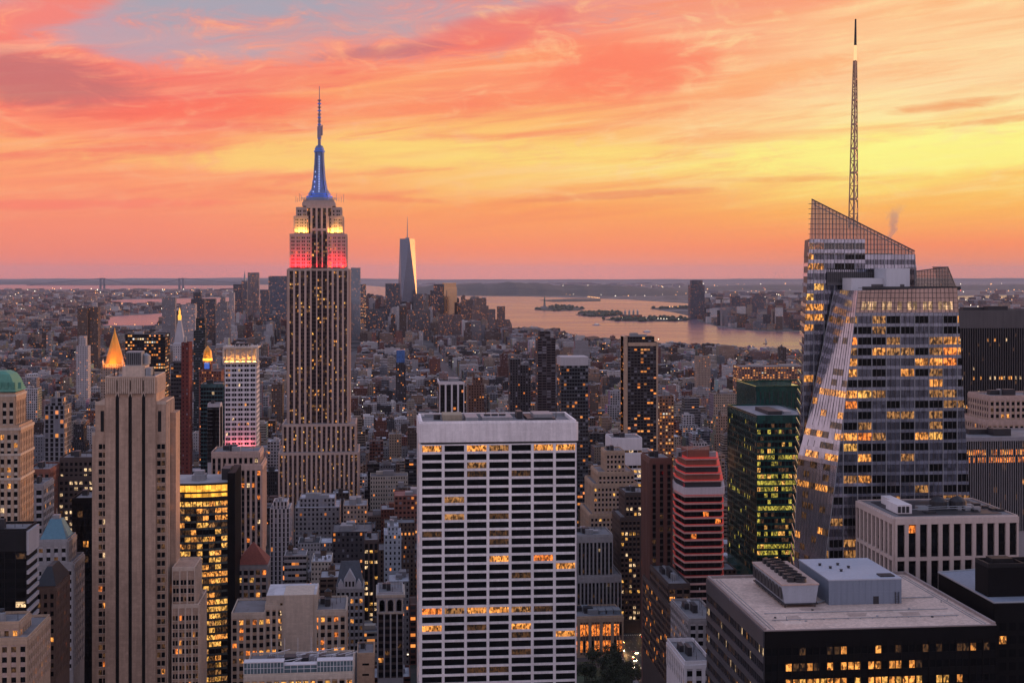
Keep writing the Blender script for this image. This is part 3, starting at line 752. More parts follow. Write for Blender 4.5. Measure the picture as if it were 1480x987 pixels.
for k in range(4):
    a = math.pi/4 + k*math.pi/2; c, s = math.cos(a), math.sin(a); t1 = lambda r, t_, z: (cx + c*r*mp - s*t_, cyy + s*r*mp + c*t_, z)
    for (r0, r1, ya, yb) in ((6, 20, 290, 279), (6, 14.5, 279, 262), (5, 11, 262, 240), (4, 9.2, 240, 221)):
        ms.loft([[t1(r0,-.9,zz(ya)), t1(r1,-.9,zz(ya)), t1(r1,.9,zz(ya)), t1(r0,.9,zz(ya))], [t1(r0,-.9,zz(yb)), t1(r1*.86,-.9,zz(yb)), t1(r1*.86,.9,zz(yb)), t1(r0,.9,zz(yb))]], 0)
for k in range(15):
    y = 227 + k*3.6; rad = np.interp(y, [217,230,244,256,266,274,279], [7.0,7.2,8,9,10.5,12,15.5])*mp
    b = MB(); b.box(cx-.45, cx+.45, cyy-rad-.55, cyy-rad-.02, zz(y)-1.1, zz(y)+.5); b.build('mast_lamp', [BLUW], h.root)
    if k % 2 == 0 and k > 4:
        b = MB(); q = rad*.5; b.box(cx-q-1.2, cx-q-.4, cyy-rad*.87-.55, cyy-rad*.87, zz(y)-1.2, zz(y)+.4); b.build('mast_lamp', [BLUW], h.root)
for y, rad in ((284.5, 19), (281, 16.3), (219, 7.9), (215.5, 6.6)):
    b = MB(); b.lathe(cx, cyy, [(rad*mp+.15, zz(y)-.7), (rad*mp+.15, zz(y)+.5)], 16); b.build('lamp_ring', [BLUE], h.root)
an = h.mb('antenna', [stone('antenna_steel', (.30,.24,.30), .5), glow('aviation_red', (1,.12,.08), 2.0), BLUE])
an.lathe(cx, cyy, [(1.5, zz(209)), (1.5, zz(200)), (2.1, zz(199.5)), (2.1, zz(183)), (1.2, zz(182)), (1.2, zz(165)), (.85, zz(164)), (.8, zz(145)), (.4, zz(144)), (.3, zz(125))], 8, 0)
for y in range(146, 206, 5): an.lathe(cx, cyy, [(1.9, zz(y)), (1.9, zz(y)+.9)], 8, 2 if y % 10 == 1 else 0)
an.box(cx+2.0, cx+3.2, cyy-.5, cyy+.5, zz(196), zz(181), 0)
for k in range(8):
    sx = (-1)**k; o_ = 18+ (k//2)*2.2; an.lathe(cx+sx*o_*.95, cyy-12+k*3, [(.22, zz(292)), (.15, zz(280+k%3*3))], 5, 0)
RED, GOLD, BLU = (1, .004, .01), (1, .52, .09), (.08, .22, 1)
fl = h.mb('floodlight', [DARKM])
def flood(xc, yc, z, wd, col, watts, up=22):
    fl.box(xc-wd/2, xc+wd/2, yc-.5, yc+.5, z, z+.5)
    area('floodlight_lamp', h.root, (xc, yc, z+.7), (xc, yc+up*.34, z+up), wd, .8, col, watts, 150)
for a, b2 in ((421,447),(476,499)): flood((px(a)+px(b2))/2, Y0-1.2, gz(388,460,Y0)+.3, px(b2)-px(a), RED, 14000)
flood((px(450)+px(473))/2, Y0+2.2, gz(388,460,Y0)+.3, 11, RED, 900)
for a, b2 in ((426,445),(475,494)): flood((px(a)+px(b2))/2, Y0+3.2, gz(338,460,Y0)+.3, px(b2)-px(a), GOLD, 5200)
for sx in (-1, 1):
    flood(cx+sx*13, cyy-16, zz(290.5)+.3, 5, BLU, 2300, 45)
h.done()

# ---- twisted glass tower with a sloping crown and a lattice spire
Y0 = 545; YB = Y0+26
CW = glassy('blue_grey_curtain_wall', (0.33, 0.355, 0.45), .10, .8, .02, .5, .35); CWL = glassy('pale_facet_glass', (0.38, 0.37, 0.43), .12, .8, .02, .5, .3)
MUL = stone('dark_mullion', (0.10, 0.095, 0.10), .5); SCR = None
def scr():
    m = bpy.data.materials.new('clear_glass_screen'); m.use_nodes = True; t = NT(m.node_tree)
    a = t.node('ShaderNodeBsdfTransparent'); a.inputs[0].default_value = (.38,.29,.22,1); g2 = t.node('ShaderNodeBsdfGlossy'); g2.inputs['Roughness'].default_value = .1; g2.inputs[0].default_value = (.7,.72,.75,1)
    k = t.node('ShaderNodeMixShader'); t.put(k.inputs[0], 0.20); t.put(k.inputs[1], a.outputs[0]); t.put(k.inputs[2], g2.outputs[0]); t.put(t.node('ShaderNodeOutputMaterial').inputs[0], k.outputs[0])
    return m
SCR = scr()
px = lambda p, y=Y0: gx(p, y)
h = Hero('glass_tower', 'tall faceted glass tower with a slanting see-through crown and a lattice spire', 'skyscraper', px(1148), px(1402), Y0, Y0+62, 'the faceted glass tower', (1146,25,1404,805))
wl = h.mb('wall', [CW, CWL, MUL, STEEL])
FLH = 4.42
def pline(pts, z, Y):                       # x on a polyline of photo points, at height z on plane Y
    zs = [gz(b_, a_, Y) for a_, b_ in pts]; xs = [gx(a_, Y) for a_, b_ in pts]
    o_ = sorted(zip(zs, xs)); return float(np.interp(z, [q[0] for q in o_], [q[1] for q in o_]))
def slanted(Yp, Lp, Rp, ztop, zbot, bay, lit, band=.42, glassm=0, only=None, mullions=3, ztop_fn=None, recess=True):
    n = int((ztop-zbot)/FLH); xref = gx(Rp[0][0], Yp)
    for j in range(n):
        za = ztop-(j+1)*FLH; zb = za+FLH*(1-band); zc = za+FLH
        l0, l1, l2 = (pline(Lp, q, Yp) for q in (za, zb, zc)); r0, r1, r2 = (pline(Rp, q, Yp) for q in (za, zb, zc))
        wl.face([(l1,Yp-.25,zb),(r1,Yp-.25,zb),(r2,Yp-.25,zc),(l2,Yp-.25,zc)], glassm)         # spandrel band, proud
        wl.face([(l1,Yp-.25,zb),(l1,Yp+.3,zb),(r1,Yp+.3,zb),(r1,Yp-.25,zb)], glassm); wl.face([(l2,Yp-.25,zc),(r2,Yp-.25,zc),(r2,Yp+.3,zc),(l2,Yp+.3,zc)], glassm)
        k0 = math.floor((l0-xref)/bay); k1 = math.ceil((r0-xref)/bay)
        for k in range(k0, k1):
            a0, a1 = xref+k*bay, xref+(k+1)*bay
            A0, A1 = max(a0+.12, l0), min(a1-.12, r0); B0, B1 = max(a0+.12, l1), min(a1-.12, r1)
            if A1-A0 < .4 or B1-B0 < .2: continue
            h.quadwin([(A0,Yp,za),(A1,Yp,za),(B1,Yp,zb),(B0,Yp,zb)], lit(k-k0, j))
            if a0 > l0 and a0 > l1: wl.box(a0-.16, a0+.16, Yp-.42, Yp+.1, za, zc, 3)
            for q in range(1, mullions):
                c = a0+q*bay/mullions
                if max(l0, l1) < c < min(r0, r1): wl.box(c-.07, c+.07, Yp-.3, Yp+.05, za, zc, 2)
# front prism: its face widens downwards, a tall facet turns away at its left
zF = gz(452, 1300, Y0); zbot = 60
FL = [(1240,420),(1222,577),(1208,690),(1194,800),(1180,915)]; FR = [(1383,416),(1402,730),(1410,860)]
def bl(i, j, _r=random.Random(4), hot={}):
    if j not in hot: hot[j] = _r.random()
    q = hot[j]; p = (.8 if i > 5 else .25) if j in (2, 3) else (.30 if j in (4, 5, 7, 11, 13) else (.22 if q < .25 else .07))
    return _r.choice('aaomyam') if _r.random() < p else _r.choice('bb.b.m')
ztA = gz(420, 1240, Y0); ztB = gz(416, 1383, Y0)
slanted(Y0, FL, FR, zF, zbot, 6.15, bl, .31, 0, mullions=3)
lz = lambda z: pline(FL, z, Y0); rz = lambda z: pline(FR, z, Y0)
# body volumes behind the panes
def vol(b, Yp, Lp, Rp, z0_, zl, zr, Yq, m=2, inset=.35, Yl=None):
    L0, R0 = pline(Lp, z0_, Yp)+inset, pline(Rp, z0_, Yp)-inset; L1, R1 = pline(Lp, zl, Yp)+inset, pline(Rp, zr, Yp)-inset
    s_ = Yq/Yp if Yl else 1.0; o_ = 2.2 if Yl else 0
    b.loft([[(L0,Yp+.3,z0_),(R0,Yp+.3,z0_),(R0,Yq,z0_),(L0*s_-o_,Yq,z0_)], [(L1,Yp+.3,zl),(R1,Yp+.3,zr),(R1,Yq,zr),(L1*s_-o_,Yq,zl)]], m)
vol(wl, Y0, FL, FR, 0, zF, zF, Y0+48)
# upper lantern of the front prism: glazed screen lit from behind
def screen(Yp, Lp, Rp, zl0, topL, topR, dx_, dz_, mat=0, part='glass_screen', thick=.0):
    g_ = h.mb(part, [SCR, MUL]); L0, R0 = pline(Lp, zl0, Yp), pline(Rp, zl0, Yp)
    (xa, za), (xb, zb) = topL, topR
    g_.face([(L0,Yp,zl0),(R0,Yp,zl0),(xb,Yp,zb),(xa,Yp,za)], 0)
    tz = lambda x: za+(zb-za)*(x-xa)/(xb-xa)
    x = min(L0, xa)
    while x < max(R0, xb):
        if x > min(xa, L0): g_.box(x-.12, x+.12, Yp-.15, Yp+.1, zl0, max(zl0+.1, tz(max(xa,min(xb,x)))), 1)
        x += dx_
    z = zl0
    while z < max(za, zb):
        xs = [q for q in np.linspace(min(L0,xa), max(R0,xb), 120) if tz(max(xa,min(xb,q))) >= z]
        if xs: g_.box(min(xs), max(xs), Yp-.18, Yp+.08, z-.12, z+.12, 1)
        z += dz_
    g_.tube((xa,Yp,za), (xb,Yp,zb), .28, 6, 1)
XA, XB = px(1240), px(1383)
LANT = stone('pinkish_lantern_panel', (.52,.36,.30), .35, .45, metal=.3)
ln = h.mb('lantern', [LANT, MUL, CW])
ln.face([(lz(zF),Y0+.05,zF),(rz(zF),Y0+.05,zF),(XB,Y0+.05,ztB),(XA,Y0+.05,ztA)], 0)
for k in range(25):
    u = k/24; ln.tube((lz(zF)+(rz(zF)-lz(zF))*u, Y0-.1, zF), (XA+(XB-XA)*u, Y0-.1, ztA+(ztB-ztA)*u), .09, 4, 1)
for k in range(6): z = zF+(ztB-zF)*k/5; ln.box(lz(z)+.1, rz(z)-.1, Y0-.18, Y0, z-.09, z+.09, 1)
vol(wl, Y0+.2, FL, FR, zF, ztA-.3, ztB-.3, Y0+44)
L_LAN = litmat('lantern_lit_room', (1,.5,.2), (1,.7,.42), .75, .25, .5)
for k in range(20):
    if k in (1,2,3,5,6,8,10,11,13,14,16,17,18):
        u0_, u1_ = (k+.1)/20, (k+.9)/20; a = lambda u, z: (lz(z)+(rz(z)-lz(z))*u, Y0-.03, z)
        b = MB(); z1_, z2_ = zF+1.2, zF+4.6; b.face([a(u0_,z1_), a(u1_,z1_), a(u1_,z2_), a(u0_,z2_)]); b.build('lantern_pane', [L_LAN], h.root)
# facet turning away at the left: from the ridge back to the far edge
YE = Y0+24
FE = [(1208,408),(1171,593),(1153,660),(1148,800),(1144,915)]
def fpt(z, s):
    a = Vector((lz(z), Y0, z)); zb = z; b_ = Vector((pline(FE, z, YE), YE, z)); return tuple(a.lerp(b_, s))
n = int((zF-zbot)/FLH)
for j in range(n):
    za = zF-(j+1)*FLH; zb = za+FLH*.6; zc = za+FLH
    wl.face([fpt(zb,1),fpt(zb,0),fpt(zc,0),fpt(zc,1)], 1)
    for i in range(6):
        s0, s1 = (i+.04)/6, (i+.96)/6
        lt = 'a' if (j in (7, 11, 13, 16) and R() < .6) or R() < .04 else ('d' if R() < .25 else None)
        if lt: h.quadwin([fpt(za,s1),fpt(za,s0),fpt(zb,s0),fpt(zb,s1)], lt)
        else: wl.face([fpt(za,s1),fpt(za,s0),fpt(zb,s0),fpt(zb,s1)], 1)
for i in range(13):
    s = i/12; pts = [fpt(z, s) for z in (0, gz(800,1194,Y0), gz(690,1208,Y0), gz(577,1222,Y0), ztA)]
    for a, b_ in zip(pts, pts[1:]): wl.tube((a[0],a[1]-.05,a[2]), (b_[0],b_[1]-.05,b_[2]), .10 if i % 2 else .16, 4, 2 if i not in (0, 12) else 3)
wl.face([fpt(zF,1),fpt(zF,0),fpt(ztA,0),fpt(ztA,1)], 1); wl.face([fpt(0,1),fpt(0,0),fpt(zbot+FLH,0),fpt(zbot+FLH,1)], 1)
# rear prism with the sloping crown
RL = [(1173,288),(1163,470),(1151,780),(1146,915)]; RR_ = [(1322,363),(1327,420),(1330,600)]
zR = gz(346, 1240, YB)
def rl(i, j, _r=random.Random(9)):
    if i <= 1: return _r.choice('aya') if j < 9 and _r.random() < .62 else ('a' if _r.random() < .10 else 'b')
    return 'b' if _r.random() < .85 else '.'
slanted(YB, RL, [(1250,340),(1250,600)], zR, zbot, 4.6, rl, .36, 0, mullions=3)
slanted(YB, [(1250,340),(1250,600)], RR_, gz(368,1240,YB), gz(470,1240,YB), 4.6, lambda i, j: 'b' if j % 7 != 3 else '.', .5, 0, mullions=3)
zR2 = gz(368,1240,YB); vol(wl, YB, RL, RR_, 0, zR2, zR2, YB+36, 2, .06, True); vol(wl, YB, RL, [(1250,340),(1250,600)], zR2-1, zR, zR, YB+20, 2, .06, True)
for k in range(46): z = zR-3-k*FLH; x_ = pline(RL, z, YB); wl.loft([[(x_-.12,YB-.1,z),(x_+.1,YB-.1,z),(x_*(YB+34)/YB-1.9,YB+34,z),(x_*(YB+34)/YB-2.2,YB+34,z)],[(x_-.12,YB-.1,z+1.6),(x_+.1,YB-.1,z+1.6),(x_*(YB+34)/YB-1.9,YB+34,z+1.6),(x_*(YB+34)/YB-2.2,YB+34,z+1.6)]], 0)
zR1, zR = zR, zR2
screen(YB-.05, RL, RR_, zR, (px(1173,YB), gz(288,1173,YB)), (px(1322,YB), gz(363,1322,YB)), 1.55, 2.2)
# crown: side and rear screens so the top is a real glazed box, with a plant room inside
g_ = h.mb('glass_screen', [SCR, MUL])
for Yq in (YB+26,):
    xa, za, xb, zb = gx(1177,Yq), gz(292,1173,YB), gx(1318,Yq), gz(364,1322,YB)
    for k in range(34):
        x = xa+(xb-xa)*k/33; g_.box(x-.06, x+.06, Yq-.1, Yq+.1, zR, max(zR+.2, za+(zb-za)*k/33), 1)
    g_.tube((xa,Yq,za), (xb,Yq,zb), .25, 5, 1)
    for (x, z) in ((xa, za), (xb, zb)): g_.tube((x*YB/Yq,YB,z), (x,Yq,z), .22, 5, 1)
pl_ = h.mb('plant_room', [stone('plant_room_panel', (.30,.29,.30), .6), LANT, DARKM])
pl_.box(px(1253,YB+6), px(1290,YB+6), YB+5, YB+18, zR-.5, gz(366,1270,YB), 0)
wb = h.mb('roof_cabin', [stone('white_metal_cladding', (.60,.60,.64), .5, .12), DARKM, MUL, stone('grey_louvre', (.17,.165,.18), .5)])
YC = Y0+8
zf = lambda p: gz(p, 1280, YC)
wb.box(px(1234,YC), px(1281,YC), YC+3, YC+14, ztB-1.5, zf(402), 0); wb.box(px(1281,YC)+.02, px(1315,YC), YC, YC+14, ztB-1.5, zf(388), 0)
wb.box(px(1263,YC), px(1280,YC), YC+2.8, YC+3.1, ztB-1, zf(411), 2); wb.box(px(1301,YC), px(1307,YC), YC-.15, YC+.2, ztB-1, zf(411), 2)
wb.box(px(1240,YC), px(1380,YC), Y0+2, Y0+3, ztB-1, ztB+.5, 1)
for k in range(30): wb.box(px(1225)+k*.9, px(1225)+k*.9+.12, YB-1.6, YB-1.2, gz(408,1240,YB), gz(388,1240,YB), 1)
wb.box(px(1224), px(1320), YB-1.1, YB-.7, gz(412,1240,YB), gz(393,1240,YB), 3)
for k in range(6): wb.box(px(1224), px(1320), YB-1.25, YB-1.12, gz(410-k*3,1240,YB), gz(409-k*3,1240,YB), 2)
g2_ = h.mb('corner_screen', [SCR, MUL])
YS = Y0+6
zl, q0, q1 = ztB-.2, (px(1324,YS), gz(392,1324,YS)), (px(1370,YS), gz(386,1370,YS))
g2_.face([(px(1322,YS),YS,zl),(px(1381,YS),YS,zl),(q1[0],YS,q1[1]),(q0[0],YS,q0[1])], 0)
for k in range(12):
    x = q0[0]+(q1[0]-q0[0])*k/11; z = q0[1]+(q1[1]-q0[1])*k/11; g2_.box(x-.07, x+.07, YS-.14, YS+.1, zl, z, 1)
for k in range(5): z = zl+(q0[1]-zl)*k/4.2; g2_.box(q0[0], px(1371+10*(1-k/4.5),YS), YS-.16, YS+.06, z-.07, z+.07, 1)
g2_.tube((*[q0[0]],YS,q0[1]), (q1[0],YS,q1[1]), .22, 5, 1); g2_.tube((q1[0],YS,q1[1]), (px(1382,YS),YS,zl), .22, 5, 1)
g2_.face([(px(1382,YS),YS+.1,zl),(px(1382,YS),YS+16,zl),(q1[0],YS+16,q1[1]),(q1[0],YS+.1,q1[1])], 0); g2_.tube((q1[0],YS,q1[1]), (q1[0],YS+16,q1[1]), .2, 5, 1)
# spire: tapering triangular lattice
YP = YB+14; sp = h.mb('spire', [stone('spire_steel', (.40,.27,.19), .4, .25, metal=.5), DARKM, glow('spire_lamp', (1,.55,.25), 1.2)])
XP = gx(1233.5, YP); mpx = dep(XP, YP)/F
def sz(py): return gz(py, 1233, YP)
lean = (gx(1236, YP)-gx(1233, YP))
secs = [(330,7.2),(288,6.6),(250,5.9),(215,5.2),(180,4.5),(145,3.9),(115,3.2),(88,2.4)]
cen = lambda py: XP + lean*(330-py)/290
for (pa, wa), (pb, wb_) in zip(secs, secs[1:]):
    ra, rb = wa*mpx, wb_*mpx; za, zb = sz(pa), sz(pb); ca, cb = cen(pa), cen(pb)
    A_ = [(ca+ra*math.cos(q), YP+ra*math.sin(q), za) for q in (0.3, 2.4, 4.5)]; B_ = [(cb+rb*math.cos(q), YP+rb*math.sin(q), zb) for q in (0.3, 2.4, 4.5)]
    for i in range(3):
        sp.tube(A_[i], B_[i], .30, 6, 0); sp.tube(B_[i], B_[(i+1)%3], .2, 5, 0)
        M1 = [(p+q)/2 for p, q in zip(A_[i], B_[i])]; M2 = [(p+q)/2 for p, q in zip(A_[(i+1)%3], B_[(i+1)%3])]
        sp.tube(A_[i], M2, .16, 5, 0); sp.tube(M2, B_[i], .16, 5, 0); sp.tube(M1, M2, .14, 5, 0)
    sp.tube((ca,YP,za), (cb,YP,zb), .34 if pa > 120 else .5, 6, 0)
    sp.lathe(cb, YP, [(rb*.9, zb-.4), (rb*.9, zb+.5)], 6, 0)
sp.tube((cen(88),YP,sz(88)), (cen(66),YP,sz(66)), .75, 8, 2, .62); sp.tube((cen(66),YP,sz(66)), (cen(28),YP,sz(28)), .62, 8, 1, .38)
h.done()

# ================================================================== MORE MODELLED BUILDINGS
def block(name, label, cat, short, box, Y, tiers, mats, bay=3.4, pitch=3.8, pier=1.0, span=1.5, proud=.4, sproud=.2, lit=None, slit=None, sub=1, mull=.25,
          roofcol=(.17,.165,.175,1), top=1.6, para=1.0, side=True, tall=None, limit=100, fin=True, gear=2, pm=0, sm=1, sbay=None, seed=1):
    """tiers: (left px, right px, top py, set-back, depth), lowest and widest first."""
    L = min(t[0] for t in tiers); Rr_ = max(t[1] for t in tiers)
    h = Hero(name, label, cat, gx(L, Y), gx(Rr_, Y), Y+min(t[3] for t in tiers), Y+max(t[3]+t[4] for t in tiers), short, box)
    wl = h.mb('wall', mats); rs = random.Random(seed)
    pb = box[3]; zlow0 = max(0, gz(min(987, pb)+14, (L+Rr_)/2, Y))
    for k, (a, b2, pt, yo, dep_) in enumerate(tiers):
        X0, X1 = gx(a, Y), gx(b2, Y); z1 = gz(pt, (a+b2)/2, Y); zl = zlow0
        ya, yb = Y+yo, Y+yo+dep_
        wl.box(X0+.25, X1-.25, ya+.25, yb-.25, 0, z1-.6, pm)
        n = max(1, round((z1-top-zl)/pitch)); nb = max(1, round((X1-X0)/bay))
        zl = z1-top-n*pitch
        if zl < 0: n = max(1, int((z1-top)/pitch)); zl = z1-top-n*pitch
        grid(h, wl, front(X0, ya), 0, X1-X0, zl, z1-top, nb, n, pier, span, proud, sproud, pm, sm, lit, sub, mull)
        if top > .2: wl.fbox(front(X0, ya), 0, X1-X0, z1-top+.01, z1, -.4, proud+.12, pm)
        if zl > .5: wl.fbox(front(X0, ya), 0, X1-X0, 0, zl-.01, -.3, sproud, pm)
        if side:
            sb = sbay or bay
            fr = rside(X1, ya) if (a+b2)/2 < 550 else lside(X0, yb)
            grid(h, wl, fr, 0, dep_, zl, z1-top, max(1, round(dep_/sb)), n, pier, span, proud-.02, sproud-.02, pm, sm, slit or lit, sub, mull)
            if top > .2: wl.fbox(fr, 0, dep_, z1-top+.01, z1, -.4, proud+.1, pm)
            if zl > .5: wl.fbox(fr, 0, dep_, 0, zl-.01, -.3, sproud-.02, pm)
        r = h.mb('roof' if k == 0 else 'roof_terrace', [ROOF]); r.box(X0+.6, X1-.6, ya+.6, yb-.6, z1-.5, z1-.05, 0, roofcol)
        p = h.mb('parapet' if k == 0 else 'terrace_parapet', [mats[pm]])
        if para:
            e = .35
            for q in ((X0,X1,ya,ya+e),(X0,X1,yb-e,yb),(X0,X0+e,ya+e,yb-e),(X1-e,X1,ya+e,yb-e)): p.box(*q, z1-.02, z1+para)
    if gear:
        a, b2, pt, yo, dep_ = tiers[-1]; X0, X1 = gx(a, Y), gx(b2, Y); z1 = gz(pt, (a+b2)/2, Y); W = X1-X0
        m_ = h.mb('roof_machinery', [STEEL, DARKM, mats[pm]])
        for q in range(gear):
            u = X0+W*rs.uniform(.12, .6); v = Y+yo+dep_*rs.uniform(.2, .6); c = W*rs.uniform(.12, .3); e = dep_*rs.uniform(.12, .3)
            m_.box(u, min(u+c, X1-1), v, min(v+e, Y+yo+dep_-1), z1-.3, z1+rs.uniform(1.5, 4), rs.choice((0, 1, 2)))
        for q in range(gear+1):
            u, v = X0+W*rs.uniform(.1, .9), Y+yo+dep_*rs.uniform(.15, .85); m_.lathe(u, v, [(.12, z1-.1), (.08, z1+rs.uniform(2, 5))], 5, 1)
    return h.done(limit) if fin else h

def tank(h, x, y, z, r=1.9, hh=3.6, leg=2.6):
    """A cedar water tank: legs, staved drum and conical lid."""
    b = MB(); b.lathe(x, y, [(r, z+leg), (r*.97, z+leg+hh)], 12); o = b.build('water_tank', [WOOD], h.root if isinstance(h, Hero) else h)
    b = MB(); b.lathe(x, y, [(r*1.12, z+leg+hh), (.1, z+leg+hh+r*.75)], 12); c = b.build('tank_lid', [DARKM], None, tuple((h.root if isinstance(h, Hero) else h)['_o'])); c.parent = o; c.location = (0,0,0)
    b = MB()
    for sx in (-1, 1):
        for sy in (-1, 1): b.box(x+sx*r*.65-.14, x+sx*r*.65+.14, y+sy*r*.65-.14, y+sy*r*.65+.14, z, z+leg)
    b.box(x-r*.8, x+r*.8, y-r*.8, y+r*.8, z+leg-.25, z+leg-.01)
    c = b.build('tank_frame', [DARKM], None, tuple((h.root if isinstance(h, Hero) else h)['_o'])); c.parent = o; c.location = (0,0,0)
    return o

BROWN = stone('brown_brick', (.135,.085,.065), .88, .35, course=.1); DBROWN = stone('dark_brown_stone', (.075,.055,.05), .85, .3); REDBR = stone('red_brick', (.21,.085,.06), .9, .35)
TAN = stone('tan_brick', (.44,.31,.22), .88, .36, course=.09); CREAM = stone('cream_stone', (.54,.45,.37), .85, .34, course=.08); GREY = stone('grey_stone', (.29,.275,.28), .85, .34, course=.08)
LGREY = stone('pale_grey_stone', (.42,.40,.42), .8, .25); BLACKM = stone('black_metal', (.008,.008,.009), .5, .2, spec=.05); CHAR = stone('charcoal_metal', (.018,.018,.02), .5, .3, spec=.1)
WHITE = stone('white_stone', (.66,.63,.65), .75, .2); COPPER = stone('green_copper', (.10,.27,.20), .7, .4); BLUER = stone('blue_slate', (.10,.22,.29), .6, .3); PINKS = stone('pinkish_stone', (.46,.33,.28), .85, .34, course=.08)
TEALG = glassy('teal_glass', (.07,.15,.17), .12, .5, .02, .6, .6); GREENG = glassy('green_glass', (.007,.058,.048), .08, .3, .02, .7, .7); BLACKG = glassy('black_glass', (.004,.004,.005), .09, 0, .02, .3, .5)

# --- left side of the picture
h = block('stone_tower', 'tan stone tower with arched top storeys under a green copper mansard roof', 'tower', 'the green-roofed tan tower', (0,540,40,750), 650,
      [(-60,27,618,1,24),(-50,19,572,3,18)], [TAN, CREAM, BLK], 3.0, 3.8, 1.3, 1.5, .6, .3, lights(.08,.05,.5,'aaw',.1,21), top=2.8, fin=False, gear=0)
Y = 650; z0 = gz(572,10,Y); X0, X1 = gx(-50,Y), gx(19,Y); ya, yb = Y+3, Y+21
mr = h.mb('mansard_roof', [COPPER]); cxm, cym = (X0+X1)/2, (ya+yb)/2
ring = lambda f, z: [(cxm+(X0-cxm)*f, cym+(ya-cym)*f, z), (cxm+(X1-cxm)*f, cym+(ya-cym)*f, z), (cxm+(X1-cxm)*f, cym+(yb-cym)*f, z), (cxm+(X0-cxm)*f, cym+(yb-cym)*f, z)]
mr.loft([ring(1.06, z0+1.61), ring(.97, z0+3.6), ring(.86, z0+7), ring(.72, z0+9.6), ring(.5, z0+11)])
cn = h.mb('cornice', [CREAM])
for zc in (gz(618,10,Y), gz(655,10,Y), gz(690,10,Y)):
    cn.box(gx(-60,Y)-.9, gx(27,Y)+.9, Y+.1, Y+25.8, zc-1.3, zc-.2)
cn.box(X0-.8, X1+.8, ya-.8, yb+.8, z0-.6, z0+.5)
for k in range(8): mr.fbox(front(X0, ya), 2+k*3, 3.4+k*3, z0+3, z0+6, -1.5, .2)
h.done()

h = block('office_building', 'black office building whose side wall has slanting white concrete fins', 'office building', 'the black finned building', (0,748,52,930), 560,
      [(-40,38,768,0,17)], [CHAR, BLACKM, BLACKM], 4.2, 3.9, .25, 1.6, .3, .15, lights(.05,0,0,'ww',.15,22), top=8, fin=False, side=False, gear=3)
Y = 560; X1 = gx(38,Y); z1 = gz(768,30,Y); f_ = h.mb('concrete_fins', [LGREY]); wl = h.mb('wall', None)
for k in range(22):
    z = z1-8-k*3.9; f_.fbox(rside(X1, Y), .1, 17, z-1.5, z, -.3, .9)
wl.fbox(rside(X1, Y), .05, 16.9, 0, z1-8, -.3, .1, 1); f_.fbox(rside(X1, Y), 0, 17, z1-7.9, z1, -.3, .95)
h.done()

h = block('apartment_building', 'grey stone building topped by a blue pyramid roof with a flat tip', 'apartment building', 'the blue pyramid-roofed building', (52,750,118,950), 640,
      [(52,106,815,0,22),(53,97,783,1,17)], [GREY, LGREY, BLK], 3.6, 3.9, 1.6, 2.0, .5, .3, lights(.04,0,0,'ao',.1,23), top=2.2, fin=False, gear=0, sub=1)
Y = 640; X0, X1 = gx(55,Y), gx(95,Y); z1 = gz(783,75,Y)
pr = h.mb('pyramid_roof', [BLUER, STEEL]); c0, c1 = (X0+X1)/2, Y+9.5
pr.loft([[(X0,Y+2,z1),(X1,Y+2,z1),(X1,Y+17,z1),(X0,Y+17,z1)], [(c0-2.6,c1-2.4,z1+9.2),(c0+2.6,c1-2.4,z1+9.2),(c0+2.6,c1+2.4,z1+9.2),(c0-2.6,c1+2.4,z1+9.2)]], 0)
pr.box(c0-1.6, c0+1.6, c1-1.6, c1+1.6, z1+9.2, z1+11, 1); pr.lathe(c0, c1, [(.15,z1+11),(.1,z1+14)], 5, 1)
h.done()
h = block('loft_building', 'brown brick building with a dark hipped roof below the blue pyramid roof', 'loft building', 'the dark hip-roofed brown building', (52,815,92,960), 596,
      [(52,80,850,0,26)], [BROWN, BROWN, BLK], 3.0, 3.7, 1.3, 1.7, .4, .2, lights(.14,0,0,'aao',.1,24), fin=False, gear=0)
Y = 596; X0, X1 = gx(52,Y), gx(80,Y); z1 = gz(850,66,Y); rf = h.mb('hip_roof', [DARKM])
rf.loft([[(X0-.3,Y-.3,z1+1),(X1+.3,Y-.3,z1+1),(X1+.3,Y+26,z1+1),(X0-.3,Y+26,z1+1)], [(X0+3,Y+7,z1+8),(X1-3,Y+7,z1+8),(X1-3,Y+19,z1+8),(X0+3,Y+19,z1+8)]]); h.done()
block('stone_building', 'tan stone building with lit windows at the bottom left corner', 'building', 'the tan corner building', (0,905,66,987), 520,
      [(-40,40,925,0,34),(-40,22,908,6,16)], [TAN, PINKS, BLK], 3.2, 3.8, 1.5, 1.7, .4, .25, lights(.16,.2,.6,'aay',.15,25), gear=4)
block('office_building', 'slim black glass building standing against the beige three-slit tower', 'office building', 'the slim black glass building', (104,718,135,950), 720,
      [(104,136,722,0,26)], [BLACKM, BLACKM, BLACKM], 3.0, 3.9, .2, .8, .12, .08, lights(.012,0,0,'a',.03,26), gear=1)
block('office_building', 'dark brown brick office block with rows of small white-lit windows', 'office building', 'the white-lit dark brown block', (76,662,136,790), 900,
      [(78,135,690,0,36),(84,132,664,4,26)], [DBROWN, DBROWN, BLK], 3.1, 3.8, 1.2, 1.8, .35, .2, lights(.22,.1,.6,'www',.1,27), gear=3)
block('loft_building', 'rust brown brick block between the green-roofed tower and the dark brown block', 'loft building', 'the rust brown block', (38,676,76,760), 880,
      [(38,72,680,0,32)], [REDBR, BROWN, BLK], 3.3, 3.8, 1.4, 1.9, .35, .2, lights(.05,0,0,'ao',.1,28), gear=3)
